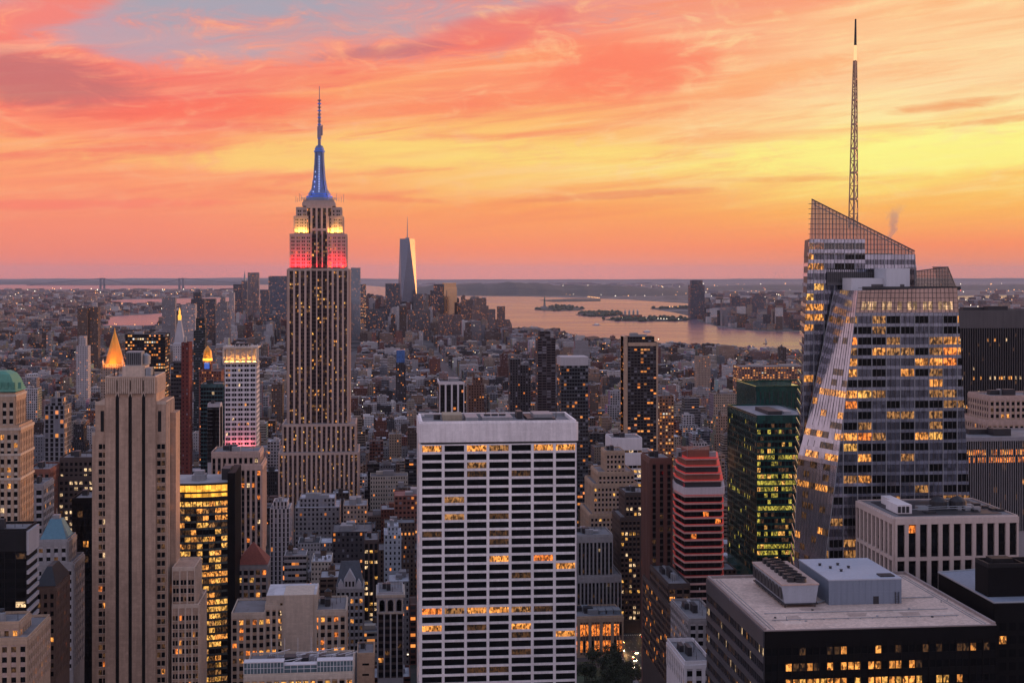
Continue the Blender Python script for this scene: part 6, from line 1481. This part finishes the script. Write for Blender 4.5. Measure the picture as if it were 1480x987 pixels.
while y < 7000:
    rowd = 31.0 if y < 2700 else 40.0
    gap = 0 if int((y-560)/rowd) % 2 == 0 else 18
    half = y*0.40+90
    x = -half + y*math.tan(TH)
    while x < half + y*math.tan(TH):
        wd = crs.choice((9, 12, 15, 15, 18, 22, 28, 36)) if y < 2700 else crs.choice((14, 20, 26, 34, 46))
        if y < 1000: wd = max(wd, 14)
        near = min(abs(a-(x+wd/2)) for a in AVS)
        if near < 16+wd/2: x += 6; continue
        dp = rowd-crs.uniform(1, 9)
        lots.append((x, x+wd-.25, y+crs.uniform(0, 1.5), y+dp)); x += wd
    y += rowd+gap
city = []
for (x0, x1, y0, y1) in lots:
    if blocked(x0, x1, y0, y1): continue
    if x0 < PARK[1] and x1 > PARK[0] and y0 < PARK[3] and y1 > PARK[2]: continue
    a, pb = proj(x0, y0, 0); b2, _ = proj(x1, y0, 0)
    if b2 < -120 or a > 1600: continue
    pm = (a+b2)/2
    if y0 > 2000 and (wet(pm, min(986, pb)) or (pm > 720 and pb < shore(pm)+3)): continue
    r = crs.random(); wd = x1-x0
    if y0 < 1100: hgt = crs.choice((22, 30, 38, 48, 60, 72)) * crs.uniform(.85, 1.15)
    elif y0 < 1900: hgt = crs.choice((16, 22, 28, 36, 48, 60)) * crs.uniform(.85, 1.15) * (1.25 if r > .9 else 1)
    elif y0 < 3000: hgt = crs.choice((13, 17, 22, 30, 42)) * crs.uniform(.85, 1.15) * (1.9 if r > .955 else 1)
    elif y0 < 4600: hgt = crs.choice((11, 14, 18, 24, 34)) * crs.uniform(.85, 1.15) * (2.3 if r > .95 else 1)
    elif y0 > 5900 and (pm > 735 or pm < 235): continue
    else: hgt = crs.choice((26, 40, 60, 85, 115, 150)) * crs.uniform(.8, 1.2) if pm < 735 else crs.choice((12, 20, 30))
    if y0 > 4600 and pm < 440: hgt *= (.34 if pm < 250 else .6)
    if wd < 13: hgt = min(hgt, 34)
    lim = 690 if y0 < 1100 else (600 if y0 < 1900 else (545 if y0 < 3000 else (478 if y0 < 4600 else 425)))
    if pm > 700 and y0 > 2200: lim = max(lim, shore(pm) - crs.uniform(2, 12))
    if 128 < pm < 250 and y0 > 2300: lim = max(lim, 473 + crs.uniform(0, 5))
    for bx, hy in boxes:
        if hy > y0 and a < bx[2] and b2+1 > bx[0]: lim = max(lim, bx[3] if bx[3] < 985 else 1000)
    zmax = CAMZ - (lim-EY)*dep((x0+x1)/2, y0)/F
    if hgt > zmax: hgt = zmax*crs.uniform(.82, 1.0)
    if hgt < 7:
        if zmax < 4: continue
        hgt = max(4.5, zmax*.95)
    city.append(dict(f=(x0, x1, y0, y1), h=hgt, px=pm))
# what of each one shows, front to back
GW, GH = 740, 494
cov = np.zeros((GH, GW), bool); rects = []
for _, bx, hy, (a, b2, c, d2) in HEROES:
    if bx: rects.append((hy, None, (bx[0], bx[1]), (bx[2], bx[3])))
for i, q in enumerate(city):
    x0, x1, y0, y1 = q['f']; P4 = [proj(x, yy, z) for x in (x0, x1) for yy in (y0, y1) for z in (0, q['h'])]
    rects.append((y0, i, (min(p[0] for p in P4), min(p[1] for p in P4)), (max(p[0] for p in P4), max(p[1] for p in P4))))
for hy, i, (ax, ay), (bx_, by) in sorted(rects, key=lambda r_: r_[0]):
    i0, i1 = max(0, int(ax/2)), min(GW, int(math.ceil(bx_/2))); j0, j1 = max(0, int(ay/2)), min(GH, int(math.ceil(by/2)))
    if i1 <= i0 or j1 <= j0: n = 0
    else: sl_ = cov[j0:j1, i0:i1]; n = int((~sl_).sum()); sl_[:] = True
    if i is not None: city[i]['vis'] = n; city[i]['top'] = ay
order = sorted(range(len(city)), key=lambda i: -city[i]['vis'])
single = set(order[:298])

def style(q):
    x0, x1, y0, y1 = q['f']; hgt = q['h']; k = crs.random()
    ci = crs.choices(range(12), (12, 13, 9, 11, 7, 11, 5, 7, 8, 9, 2, 7))[0]
    if y0 > 1500 and crs.random() < .22: ci = crs.choice((4, 6, 6, 10, 3))
    nm, col = PAL[ci]; v = crs.uniform(.68, 1.15); col = tuple(min(.65, c*v) for c in col)
    if k < .58: wp = (crs.uniform(.36,.52), crs.uniform(.42,.58)); bay = crs.uniform(2.2, 3.4)
    elif k < .82: wp = (crs.uniform(.62,.8), crs.uniform(.5,.66)); bay = crs.uniform(3.0, 4.6)
    else: wp = (.95, crs.uniform(.4,.55)); bay = crs.uniform(2.5, 5)
    lp = crs.choice((.01,.02,.035,.06,.11))*(1.0 if y0 < 1500 else .8)
    return nm, col, (*wp, lp), bay, crs.uniform(3.3, 4.1), crs.choice(ROOFS)
def raise_building(q, B, tanks, rich):
    """B(part) gives the mesh each shape goes to."""
    x0, x1, y0, y1 = q['f']; hgt = q['h']; nm, col, wp, bay, fl, rc = q['style']; wd, dp = x1-x0, y1-y0
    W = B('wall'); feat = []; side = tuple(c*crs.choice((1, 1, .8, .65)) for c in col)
    tiers = [(x0, x1, y0, y1, hgt)]
    if hgt > 42 and wd > 17 and crs.random() < .6:
        s = crs.uniform(.12, .22); k1 = crs.uniform(.6, .8)
        tiers = [(x0, x1, y0, y1, hgt*k1), (x0+wd*s, x1-wd*s*crs.uniform(.4, 1), y0+dp*s, y1-dp*s*.5, hgt)]; feat.append('stepped')
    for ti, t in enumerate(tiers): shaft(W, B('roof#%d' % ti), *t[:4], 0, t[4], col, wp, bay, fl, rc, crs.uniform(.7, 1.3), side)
    tx0, tx1, ty0, ty1, z = tiers[-1]; tw, td = tx1-tx0, ty1-ty0; z -= .7
    if crs.random() < .35 and rich:
        c = B('cornice'); cc_ = tuple(min(.6, k*1.25) for k in col)
        solid(c, x0-.45, x1+.45, y0-.6, y0-.02, tiers[0][4]-1.3, tiers[0][4]-.15, 0, cc_)
    nb = crs.randint(1, 2) if rich else 1
    for k in range(nb):
        a, e = tx0+tw*crs.uniform(.1, .55), ty0+td*crs.uniform(.25, .6); hh_ = crs.uniform(2.4, 4.5)
        if a+3 < tx1 and e+3 < ty1:
            b = B('bulkhead#%d' % k); cb = col if crs.random() < .6 else (.2,.19,.2)
            solid(b, a, min(a+tw*crs.uniform(.15,.35)+1, tx1-.7), e, min(e+td*crs.uniform(.15,.35)+1, ty1-.7), z, z+hh_, 0, cb)
            if k == 0: feat.append('bulkhead')
    if rich:
        for k in range(crs.randint(1, 5)):
            a, e = tx0+tw*crs.uniform(.08, .8), ty0+td*crs.uniform(.1, .8); s = crs.uniform(1, 2.6)
            if a+s < tx1-.6 and e+s < ty1-.6: solid(B('rooftop_unit#%d' % k), a, a+s, e, e+s*.8, z, z+crs.uniform(.8, 2.0), 3, (.3,.3,.32))
        if crs.random() < .3:
            a = tx0+tw*crs.uniform(.2, .7); B('flue').lathe(a, ty1-1.5, [(.35, z), (.35, z+crs.uniform(2, 5))], 6, 3)
    if crs.random() < (.36 if rich else .16) and tw > 8 and y0 < 3600:
        nt = 2 if crs.random() < .15 and tw > 16 else 1; feat.append('tank' if nt == 1 else 'tanks')
        for k in range(nt): tanks(tx0+tw*crs.uniform(.25, .7) if nt == 1 else tx0+tw*(.3+.4*k), ty0+td*crs.uniform(.35, .7), z)
    return feat

anchors = [(s, bx, hy) for s, bx, hy, _ in HEROES if s and bx]
def where(px, py, Y):
    best = None
    for s, bx, hy in anchors:
        dx = max(bx[0]-px, px-bx[2], 0); dy = max(bx[1]-py, py-bx[3], 0); d_ = math.hypot(dx, dy*1.3) + (bx[2]-bx[0])*.05
        if best is None or d_ < best[0]:
            rel = 'left of' if px < bx[0] else ('right of' if px > bx[2] else ('in front of' if Y < hy else 'behind'))
            if rel in ('left of', 'right of') and dx < 12 and dy > 10: rel = 'below' if py > bx[3] else 'above'
            best = (d_, rel+' '+s, dx)
    return best[1]
done = []; stuffB = MB()
for i in range(len(city)): city[i]['style'] = style(city[i])
NAMES = {'low': ('row_house', 'row house'), 'mid': ('loft_building', 'loft'), 'high': ('apartment_block', 'apartment block')}
for i in order[:298]:
    q = city[i]
    if q['vis'] < 3: continue
    x0, x1, y0, y1 = q['f']; t_ = 'low' if q['h'] < 20 else ('mid' if q['h'] < 46 else 'high')
    root = thing(NAMES[t_][0], None, NAMES[t_][1], ((x0+x1)/2, y0, 0)); parts = {}
    def B(p, parts=parts):
        if p not in parts: parts[p] = MB()
        return parts[p]
    feat = raise_building(q, B, lambda x, yy, z: tank(root, x, yy, z, crs.uniform(1.5, 2.2), crs.uniform(3, 4), crs.uniform(2, 3.4)), True)
    for p, b in parts.items(): b.build(p.split('#')[0], CITY, root)
    rl = 'light' if sum(q['style'][5]) > .9 else ('dark' if sum(q['style'][5]) < .35 else 'grey')
    fs = 'stepped top' if 'stepped' in feat else ('two water tanks' if 'tanks' in feat else ('water tank' if 'tank' in feat else f'flat {rl} roof'))
    done.append((root, q, q['style'][0], NAMES[t_][1], fs, where(q['px'], q['top']+6, y0)))
by = {}
for r_ in done: by.setdefault((r_[2], r_[3], r_[4], r_[5]), []).append(r_)
ORD = ['first', 'second', 'third', 'fourth', 'fifth', 'sixth', 'seventh', 'eighth', 'ninth', 'tenth', 'eleventh', 'twelfth']
for (colr, kind, fs, wh), v in by.items():
    big = [r_ for r_ in v]
    if len(v) == 1: v[0][0]['label'] = f'{colr} {kind} with {fs} {wh}'
    elif len(v) == 2:
        v.sort(key=lambda r_: r_[1]['f'][2]); v[0][0]['label'] = f'nearer {colr} {kind} with {fs} {wh}'; v[1][0]['label'] = f'farther {colr} {kind} with {fs} {wh}'
    else:
        v.sort(key=lambda r_: r_[1]['px'])
        for k, r_ in enumerate(v): r_[0]['label'] = f'{ORD[min(k, 11)]} from left, {colr} {kind}, {fs}, {wh}'
for r_ in done:
    l_ = r_[0]['label']
    if len(l_.replace(',', '').split()) > 16: l_ = l_.replace(' with ', ', ').replace('two water', 'water')
    if len(l_.replace(',', '').split()) > 16: l_ = l_.replace('in front of', 'before')
    r_[0]['label'] = l_
for r_ in done: r_[0]['group'] = {'row house': 'row houses of the low city', 'loft': 'lofts of the low city', 'apartment block': 'apartment blocks of the low city'}[r_[3]]
# everything smaller: one mass of roofs
def stuff_tank(x, yy, z): stuffB.lathe(x, yy, [(1.8, z+2), (1.8, z+5.5), (.1, z+7)], 7, 2)
for i, q in enumerate(city):
    if i in single and q['vis'] >= 3: continue
    raise_building(q, lambda p: stuffB, stuff_tank, False)
# low districts across both rivers
def scatter(n, pxr, pyr, hs, wr, rng):
    for _ in range(n):
        px, py = rng.uniform(*pxr), EY + (rng.uniform((pyr[0]-EY)**.6, (pyr[1]-EY)**.6))**(1/.6)
        if wet(px, py) or wet(px, py+1.5): continue
        if px > 720 and px < 1240 and py > 440 and not (px > 1000 and py < 481): continue
        X, Yq = ground(px, py); wd = rng.uniform(*wr)*max(1, Yq/9000); hgt = rng.choice(hs)*rng.uniform(.8, 1.2)
        if blocked(X, X+wd, Yq, Yq+wd): continue
        if 125 < px < 250 and 471 < py < 500: hgt = min(hgt, (py-471)*Yq/F)
        if hgt < 5: continue
        nm, col = rng.choice(PAL); x0, y0 = X, Yq
        shaft(stuffB, stuffB, x0, x0+wd, y0, y0+wd*rng.uniform(.5, 1), 0, hgt, col, (.5,.5,.05), 4, 4, rng.choice(ROOFS), .6)
far_rs = random.Random(77)
scatter(3800, (-40, 345), (420, 476), (9, 10, 12, 14, 14, 20, 34), (22, 60), far_rs)
scatter(1600, (1000, 1520), (424, 480), (9, 10, 12, 14, 20, 30, 45), (24, 70), far_rs)
scatter(500, (1000, 1170), (446, 478), (20, 30, 45, 60, 80), (22, 45), far_rs)
scatter(600, (560, 1000), (409, 427), (10, 12, 16), (40, 90), far_rs)
scatter(1500, (-40, 420), (447, 500), (12, 16, 20, 30, 44), (18, 40), far_rs)
o = stuffB.build('distant_rooftops', CITY); o['kind'] = 'stuff'
# lamps too small and too many to count, far across the city
def lamp_dots():
    rs = random.Random(31); b = MB(); mats = [glow('far_amber_lamp', (1,.45,.12), 5), glow('far_white_lamp', (1,.86,.62), 5), glow('far_red_lamp', (1,.12,.07), 4)]
    for _ in range(1500):
        r = rs.random()
        if r < .34: px, py = rs.uniform(-20, 345), rs.uniform(418, 478)
        elif r < .66: px, py = rs.uniform(1000, 1490), rs.uniform(411, 470)
        elif r < .76: px, py = rs.uniform(640, 1000), rs.uniform(413, 430)
        else: px, py = rs.uniform(0, 1170), rs.uniform(500, 640)
        if wet(px, py) or wet(px, py+2): continue
        X, Yq = ground(px, py); s = Yq/F*rs.uniform(.16, .42); z = 24 if r > .76 else rs.uniform(8, 22)
        b.box(X-s, X+s, Yq-s, Yq+s, z, z+2*s, rs.choices((0, 1, 2), (6, 4, .5))[0])
    for (pa, ya_, pb, yb_, n, m) in ((62,465,110,462,26,1), (0,466,22,460,14,0), (12,441,38,440,8,1), (900,461,985,463,20,1), (960,445,1000,444,10,0), (850,430,868,432,8,0), (1395,414,1480,416,30,0), (1110,425,1160,431,16,1)):
        for k in range(n):
            px, py = pa+(pb-pa)*k/n, ya_+(yb_-ya_)*k/n; X, Yq = ground(px, py); s = Yq/F*.36; b.box(X-s, X+s, Yq-s, Yq+s, 6, 6+2*s, m)
    o = b.build('city_lamp_glitter', mats); o['kind'] = 'stuff'
lamp_dots()
def near_lamps():
    rs = random.Random(41); b = MB(); mats = [glow('wall_lamp_amber', (1,.42,.12), 2.2), glow('wall_lamp_white', (1,.82,.6), 2.0)]
    for q in rs.sample(city, min(1300, len(city))):
        x0, x1, y0, y1 = q['f']; s = .35+y0/6000; x = rs.uniform(x0+1, max(x0+1.1, x1-1)); z = q['h']*rs.choice((.5, .7, .85, 1.0)) if rs.random() < .6 else rs.uniform(3, 9)
        b.box(x-s, x+s, y0-s*.6, y0-.05, z-s, z+s*.6, rs.choice((0, 0, 1)))
    o = b.build('city_wall_lamps', mats); o['kind'] = 'stuff'
near_lamps()

# ================================================================== SMALLER THINGS
# the suspension bridge at the mouth of the bay
X1_, Y1_ = ground(148, 418); X2_, Y2_ = ground(262, 418); root = thing('suspension_bridge', 'long suspension bridge with two tall towers at the mouth of the bay', 'bridge', ((X1_+X2_)/2, Y1_, 0))
BRS = stone('bridge_steel', (.11,.12,.14), .7)
for X, Yq in ((X1_, Y1_), (X2_, Y2_)):
    b = MB(); hz = CAMZ-(402-EY)*dep(X, Yq)/F
    for s in (-30, 30): b.box(X+s-16, X+s+16, Yq-14, Yq+14, 0, hz)
    for z in (hz*.5, hz-16): b.box(X-30, X+30, Yq-12, Yq+12, z, z+14)
    b.build('bridge_tower', [BRS], root)
b = MB(); zd = CAMZ-(412.2-EY)*dep(X1_, Y1_)/F; b.box(X1_-1200, X2_+1200, Y1_-14, Y1_+14, zd-5, zd+5); b.build('deck', [BRS], root)
hz = CAMZ-(402-EY)*dep(X1_, Y1_)/F; b = MB(); pts = []
for k in range(25):
    u = k/24; pts.append((X1_+(X2_-X1_)*u, Y1_, zd+12+(hz-zd-14)*(2*u-1)**2))
for a, c in zip(pts, pts[1:]): b.tube(a, c, 5, 5)
b.tube(pts[0], (X1_-1150, Y1_, zd+6), 5, 5); b.tube(pts[-1], (X2_+1150, Y1_, zd+6), 5, 5); b.build('cable', [BRS], root)

# statue on its pedestal
X, Yq = ground(787, 446.5); k_ = dep(X, Yq)/F; root = thing('statue', 'tall robed statue with a raised torch on a stone pedestal on the small island', 'statue', (X, Yq, 0))
b = MB(); b.lathe(X, Yq, [(34,2.5),(30,18)], 11); b.lathe(X, Yq, [(13,18),(11,26),(8.5,44),(9.5,46),(9.5,48)], 4, 0, math.pi/4); b.build('pedestal', [stone('pedestal_granite', (.22,.2,.19))], root)
ST = stone('verdigris', (.07,.14,.125)); b = MB(); b.lathe(X, Yq, [(5.4,48),(5.0,56),(4.2,66),(4.6,74),(3.6,79),(1.5,80.5),(1.8,82),(2.1,85),(1.2,88)], 10); b.tube((X+3.2,Yq,77), (X+5.6,Yq,91), 1.2, 6); b.tube((X-3.4,Yq-1,76), (X-3.4,Yq-3,68), 1.3, 6); b.box(X-4.6, X-2, Yq-4.4, Yq-3.4, 66, 73)
for q in range(7): a = math.pi*q/6; b.tube((X+1.6*math.cos(a),Yq,87), (X+4*math.cos(a),Yq,87+3*math.sin(a)+.6), .3, 4)
b.build('figure', [ST], root); b = MB(); b.lathe(X+5.6, Yq, [(1.6,91),(1.8,92.5),(1.2,94.5),(.2,97)], 7); b.build('torch', [GOLDT], root)
# island halls
def hall(label, px, py, w_, hh_, col, towers=0):
    X, Yq = ground(px, py); root = thing('island_hall', label, 'building', (X, Yq, 0)); b = MB(); shaft(b, b, X-w_/2, X+w_/2, Yq, Yq+40, 2, hh_, col, (.5,.5,.15), 5, 5, (.2,.1,.08)); b.build('wall', CITY, root)
    for t in range(towers): b = MB(); x = X-w_*.3+w_*.6*t/max(1, towers-1); b.lathe(x, Yq+10, [(6,hh_-2),(6,hh_+16),(7,hh_+17),(3,hh_+26),(.3,hh_+32)], 8, 3); b.build('tower', CITY, root)
hall('red-roofed hall with four small domed towers on the pier island', 913, 460.8, 120, 22, c_red, 4); hall('long low dark hall among the trees of the wooded island', 880, 455.5, 150, 14, c_brn); hall('low brown hall on the wooded island near its left end', 850, 456, 110, 13, c_gry)
# trees on the islands read as one low wood
def leaf_mat(name, c):
    if name in _mc: return _mc[name]
    m, t, b = newmat(name); p = wpos(t); k = t.noise(p, .4, 4); t.put(b.inputs['Base Color'], t.ramp(k, [(.3, (*[q*.55 for q in c],1)), (.7, (*[q*1.4 for q in c],1))])); b.inputs['Roughness'].default_value = .8; _mc[name] = m
    return m
LEAF = leaf_mat('dusk_leaves', (.045,.055,.025)); BARK = stone('bark', (.06,.045,.035))
rs = random.Random(19); b = MB()
for nm, n in (('statue_island', 55), ('wooded_island', 90), ('pier_island', 60), ('harbour_spit', 20)):
    pts = ISL[nm]; L, R_ = min(p[0] for p in pts), max(p[0] for p in pts); T, Bm = min(p[1] for p in pts), max(p[1] for p in pts); k = 0; tries = 0
    while k < n and tries < 3000:
        tries += 1; px, py = rs.uniform(L, R_), rs.uniform(T, Bm)
        if not inpoly(px, py, pts) or (nm == 'statue_island' and abs(px-787) < 7): continue
        X, Yq = ground(px, py); r = rs.uniform(9, 18); hh_ = rs.uniform(9, 19); m = 9
        b.loft([[(X+r*f*(1+.25*math.sin(3*a+k))*math.cos(a), Yq+r*f*math.sin(a), 2.5+hh_*zf_) for a in [6.2832*i/m for i in range(m)]] for f, zf_ in ((.7,0),(1,.35),(.85,.7),(.4,.95),(.05,1.05))]); k += 1
o = b.build('island_woods', [LEAF]); o['kind'] = 'stuff'

# sailing boats and a ferry on the river
def boat(label, px, py, L_, sail):
    X, Yq = ground(px, py); root = thing('sailing_boat' if sail else 'ferry_boat', label, 'boat', (X, Yq, .5)); b = MB(); w_ = L_*.16
    ring = lambda s, z: [(X-L_/2*s,Yq,z),(X-L_*.3*s,Yq-w_*s,z),(X+L_*.25*s,Yq-w_*s,z),(X+L_/2*s,Yq,z),(X+L_*.25*s,Yq+w_*s,z),(X-L_*.3*s,Yq+w_*s,z)]
    b.loft([ring(.86,.3), ring(1,2.6)]); b.build('hull', [WHITE if not sail else DARKM], root)
    if sail:
        b = MB(); b.lathe(X, Yq, [(.22,2.6),(.12,L_*1.25)], 6); b.build('mast', [STEEL], root)
        b = MB(); b.loft([[(X+.3,Yq-.1,4),(X+L_*.42,Yq-.8,4),(X+L_*.42,Yq-.65,4),(X+.3,Yq+.1,4)], [(X+.25,Yq-.05,L_*1.2),(X+.5,Yq-.1,L_*1.2),(X+.5,Yq,L_*1.2),(X+.25,Yq+.05,L_*1.2)]]); b.build('sail', [LGREY], root)
    else:
        b = MB(); b.box(X-L_*.28, X+L_*.3, Yq-w_*.7, Yq+w_*.7, 2.6, 6.4); b.box(X-L_*.12, X+L_*.2, Yq-w_*.5, Yq+w_*.5, 6.4, 9.2); b.build('cabin', [WHITE], root); b = MB(); b.box(X-L_*.1, X+L_*.18, Yq-w_*.5-.1, Yq-w_*.5, 7, 8.4); b.build('lit_window', [L_WRM], root)
boat('small sailing boat with one raised sail on the river near the white-capped shore', 1106, 497, 18, True)
boat('white ferry on the river left of the lone tower across the water', 862, 470, 45, False); boat('white ferry on the bay below the small wooded island', 935, 480, 40, False)

# park trees
def tree_parts(seed, hh_):
    rs = random.Random(seed); c = MB(); t = MB(); t.tube((0,0,0), (0,0,hh_*.5), .42, 7, 0, .26); cl = []
    for k in range(9):
        a = rs.uniform(0, 6.283); r = rs.uniform(.5, 1)*hh_*.28; z = hh_*rs.uniform(.5, .9); e = (r*math.cos(a), r*math.sin(a), z); t.tube((0,0,hh_*rs.uniform(.3,.5)), e, .16, 5, 0, .06); cl.append((e, hh_*rs.uniform(.13,.24)))
    for e, s in cl:
        for _ in range(120):
            v = Vector((rs.gauss(0,1), rs.gauss(0,1), rs.gauss(0,.8))).normalized()*s*rs.uniform(.45,1.05); p = Vector(e)+v; q = Vector((rs.uniform(-1,1),rs.uniform(-1,1),rs.uniform(-.5,1))).normalized(); u = q.orthogonal().normalized()*rs.uniform(.3,.6); w2 = q.cross(u)
            c.face([tuple(p-u), tuple(p+w2*.7), tuple(p+u), tuple(p-w2*.7)])
    return c.mesh('crown', [LEAF]), t.mesh('trunk', [BARK])
TM = [tree_parts(k, 13+k) for k in range(4)]
b = MB(); x0, x1, y0, y1 = PARK; b.face([(x0,y0,.006),(x1,y0,.006),(x1,y1,.006),(x0,y1,.006)]); tag(b.build('park_lawn', [leaf_mat('lawn', (.05,.07,.03))]), kind='structure')
rs = random.Random(5); k = 0
for _ in range(200):
    px, py = rs.uniform(838, 950), rs.uniform(950, 1060); X, Yq = ground(px, py)
    if not (x0+4 < X < x1-4 and y0+4 < Yq < y1-4) or k >= 44: continue
    root = thing('park_tree', 'dark broadleaf tree in the park below the orange lit low building', 'tree', (X, Yq, 0), 'trees massed in the dark park'); cm, tm = rs.choice(TM)
    for nm, me in (('crown', cm), ('trunk', tm)): o = bpy.data.objects.new(nm, me); COL.objects.link(o); o.parent = root
    root.rotation_euler = (0,0,rs.uniform(0,6.28)); s = rs.uniform(.85,1.25); root.scale = (s,s,s); k += 1

# cars on the avenue
def car_mesh(paint):
    b = MB(); L_, w_ = 4.6, .92
    prof = [(-L_/2,.45),(-L_/2,.95),(-1.5,1.0),(-.95,1.5),(.9,1.5),(1.55,.98),(L_/2,.85),(L_/2,.4)]
    n = len(prof)
    for s in (-1, 1):
        f = [(s*w_*(.86 if z > 1.2 else 1), y_, z) for y_, z in prof]; b.face(f if s < 0 else f[::-1], 0)
    for i in range(n):
        (ya_, za_), (yb_, zb_) = prof[i], prof[(i+1)%n]; wa, wb_ = (.86 if za_ > 1.2 else 1)*w_, (.86 if zb_ > 1.2 else 1)*w_
        b.face([(-wa,ya_,za_),(wa,ya_,za_),(wb_,yb_,zb_),(-wb_,yb_,zb_)][::-1], 1 if i in (2, 4) else 0)
    return b.mesh('car_body', [paint, BLACKG])
def small(name, mat, fn): b = MB(); fn(b); return b.mesh(name, [mat])
whl = small('wheel', DARKM, lambda b: b.tube((-.12,0,0), (.12,0,0), .33, 10)); hl = small('headlight', glow('headlight_white', (1,.80,.5), 45), lambda b: b.box(-.28,.28,-.12,.12,-.14,.14)); tl_ = small('tail_light', glow('tail_red', (1,.06,.03), 26), lambda b: b.box(-.26,.26,-.1,.1,-.12,.12))
CB = [car_mesh(stone('car_paint_'+n_, c_, .3, .05, spec=.6)) for n_, c_ in (('yellow',(.6,.36,.03)),('black',(.015,.015,.018)),('white',(.6,.6,.6)),('grey',(.2,.2,.22)))]
rs = random.Random(14)
for k in range(46):
    ln = rs.choice((-10.2,-6.3,-2.1,2.1,6.3,10.2)); yq = 690+k*8.2+rs.uniform(-1,1); tow = ln < 0
    root = thing('car', ('car coming up the avenue with white headlights lit' if tow else 'car driving away down the avenue with red tail lights lit'), 'car', (AVX+ln, yq, .02), 'oncoming cars on the avenue' if tow else 'departing cars on the avenue')
    def put(nm, me, loc): o = bpy.data.objects.new(nm, me); COL.objects.link(o); o.parent = root; o.location = loc
    put('car_body', CB[k % 4], (0,0,0))
    for sx in (-.85, .85):
        for sy in (-1.45, 1.4): put('wheel', whl, (sx, sy, .33))
        put('headlight', hl, (sx*.75, 2.3, .68)); put('tail_light', tl_, (sx*.78, -2.31, .75))
    root.rotation_euler = (0, 0, math.pi if tow else 0)
# street lamps on the avenue
pm_ = small('pole', DARKM, lambda b: (b.lathe(0,0,[(.12,0),(.07,8.6)],6), b.tube((0,0,8.5),(2.2,0,9.0),.06,5))); lm_ = small('lamp_head', glow('street_lamp_amber', (1,.45,.12), 60), lambda b: b.box(1.7,2.5,-.22,.22,8.78,8.95))
SL = bpy.data.lights.new('lamp_light', 'AREA'); SL.size = .8; SL.energy = 2200; SL.color = (1,.5,.16); SL.spread = math.radians(150)
for k in range(20):
    sx = -1 if k % 2 else 1; root = thing('street_lamp', 'amber street lamp on the kerb of the avenue with traffic', 'street lamp', (AVX+sx*13.8, 655+(k//2)*36, .14), 'street lamps along the avenue')
    for nm, me in (('pole', pm_), ('lamp_head', lm_)): o = bpy.data.objects.new(nm, me); COL.objects.link(o); o.parent = root
    root.rotation_euler = (0,0,math.pi if sx > 0 else 0)
    o = bpy.data.objects.new('lamp_light', SL); COL.objects.link(o); o.parent = root; o.location = (2.1,0,8.6)
# lamps down the avenue further off, and steam over the glass tower
def steam():
    m = bpy.data.materials.new('drifting_steam'); m.use_nodes = True; t = NT(m.node_tree); v = t.node('ShaderNodeVolumePrincipled'); v.inputs['Color'].default_value = (.8,.7,.72,1)
    tc = t.node('ShaderNodeTexCoord').outputs['Object']; x, y, z = t.xyz(tc)
    path = t.m('ADD', t.m('MULTIPLY', z, .32), t.m('MULTIPLY', t.m('SINE', t.m('MULTIPLY', z, .45)), 1.0)); dxx = t.m('SUBTRACT', x, path); rad = t.m('ADD', 1.4, t.m('MULTIPLY', z, .16))
    q = t.m('DIVIDE', t.m('SQRT', t.m('ADD', t.m('MULTIPLY', dxx, dxx), t.m('MULTIPLY', y, y))), rad)
    n = t.noise(tc, .42, 4, .6, .8); k = t.m('MULTIPLY', t.smooth(t.m('ADD', q, t.m('MULTIPLY', t.m('SUBTRACT', n, .5), 3.2)), 1.0, .2), t.smooth(z, 17, 5))
    t.put(v.inputs['Density'], t.m('MULTIPLY', k, .30)); t.put(t.node('ShaderNodeOutputMaterial').inputs['Volume'], v.outputs[0])
    Yq = 590; X = gx(1284, Yq); z0 = gz(345, 1284, Yq); b = MB(); b.box(X-6, X+14, Yq-5, Yq+5, z0, z0+17); o = b.build('steam', [m], None, (X, Yq, z0)); o['kind'] = 'stuff'
steam()
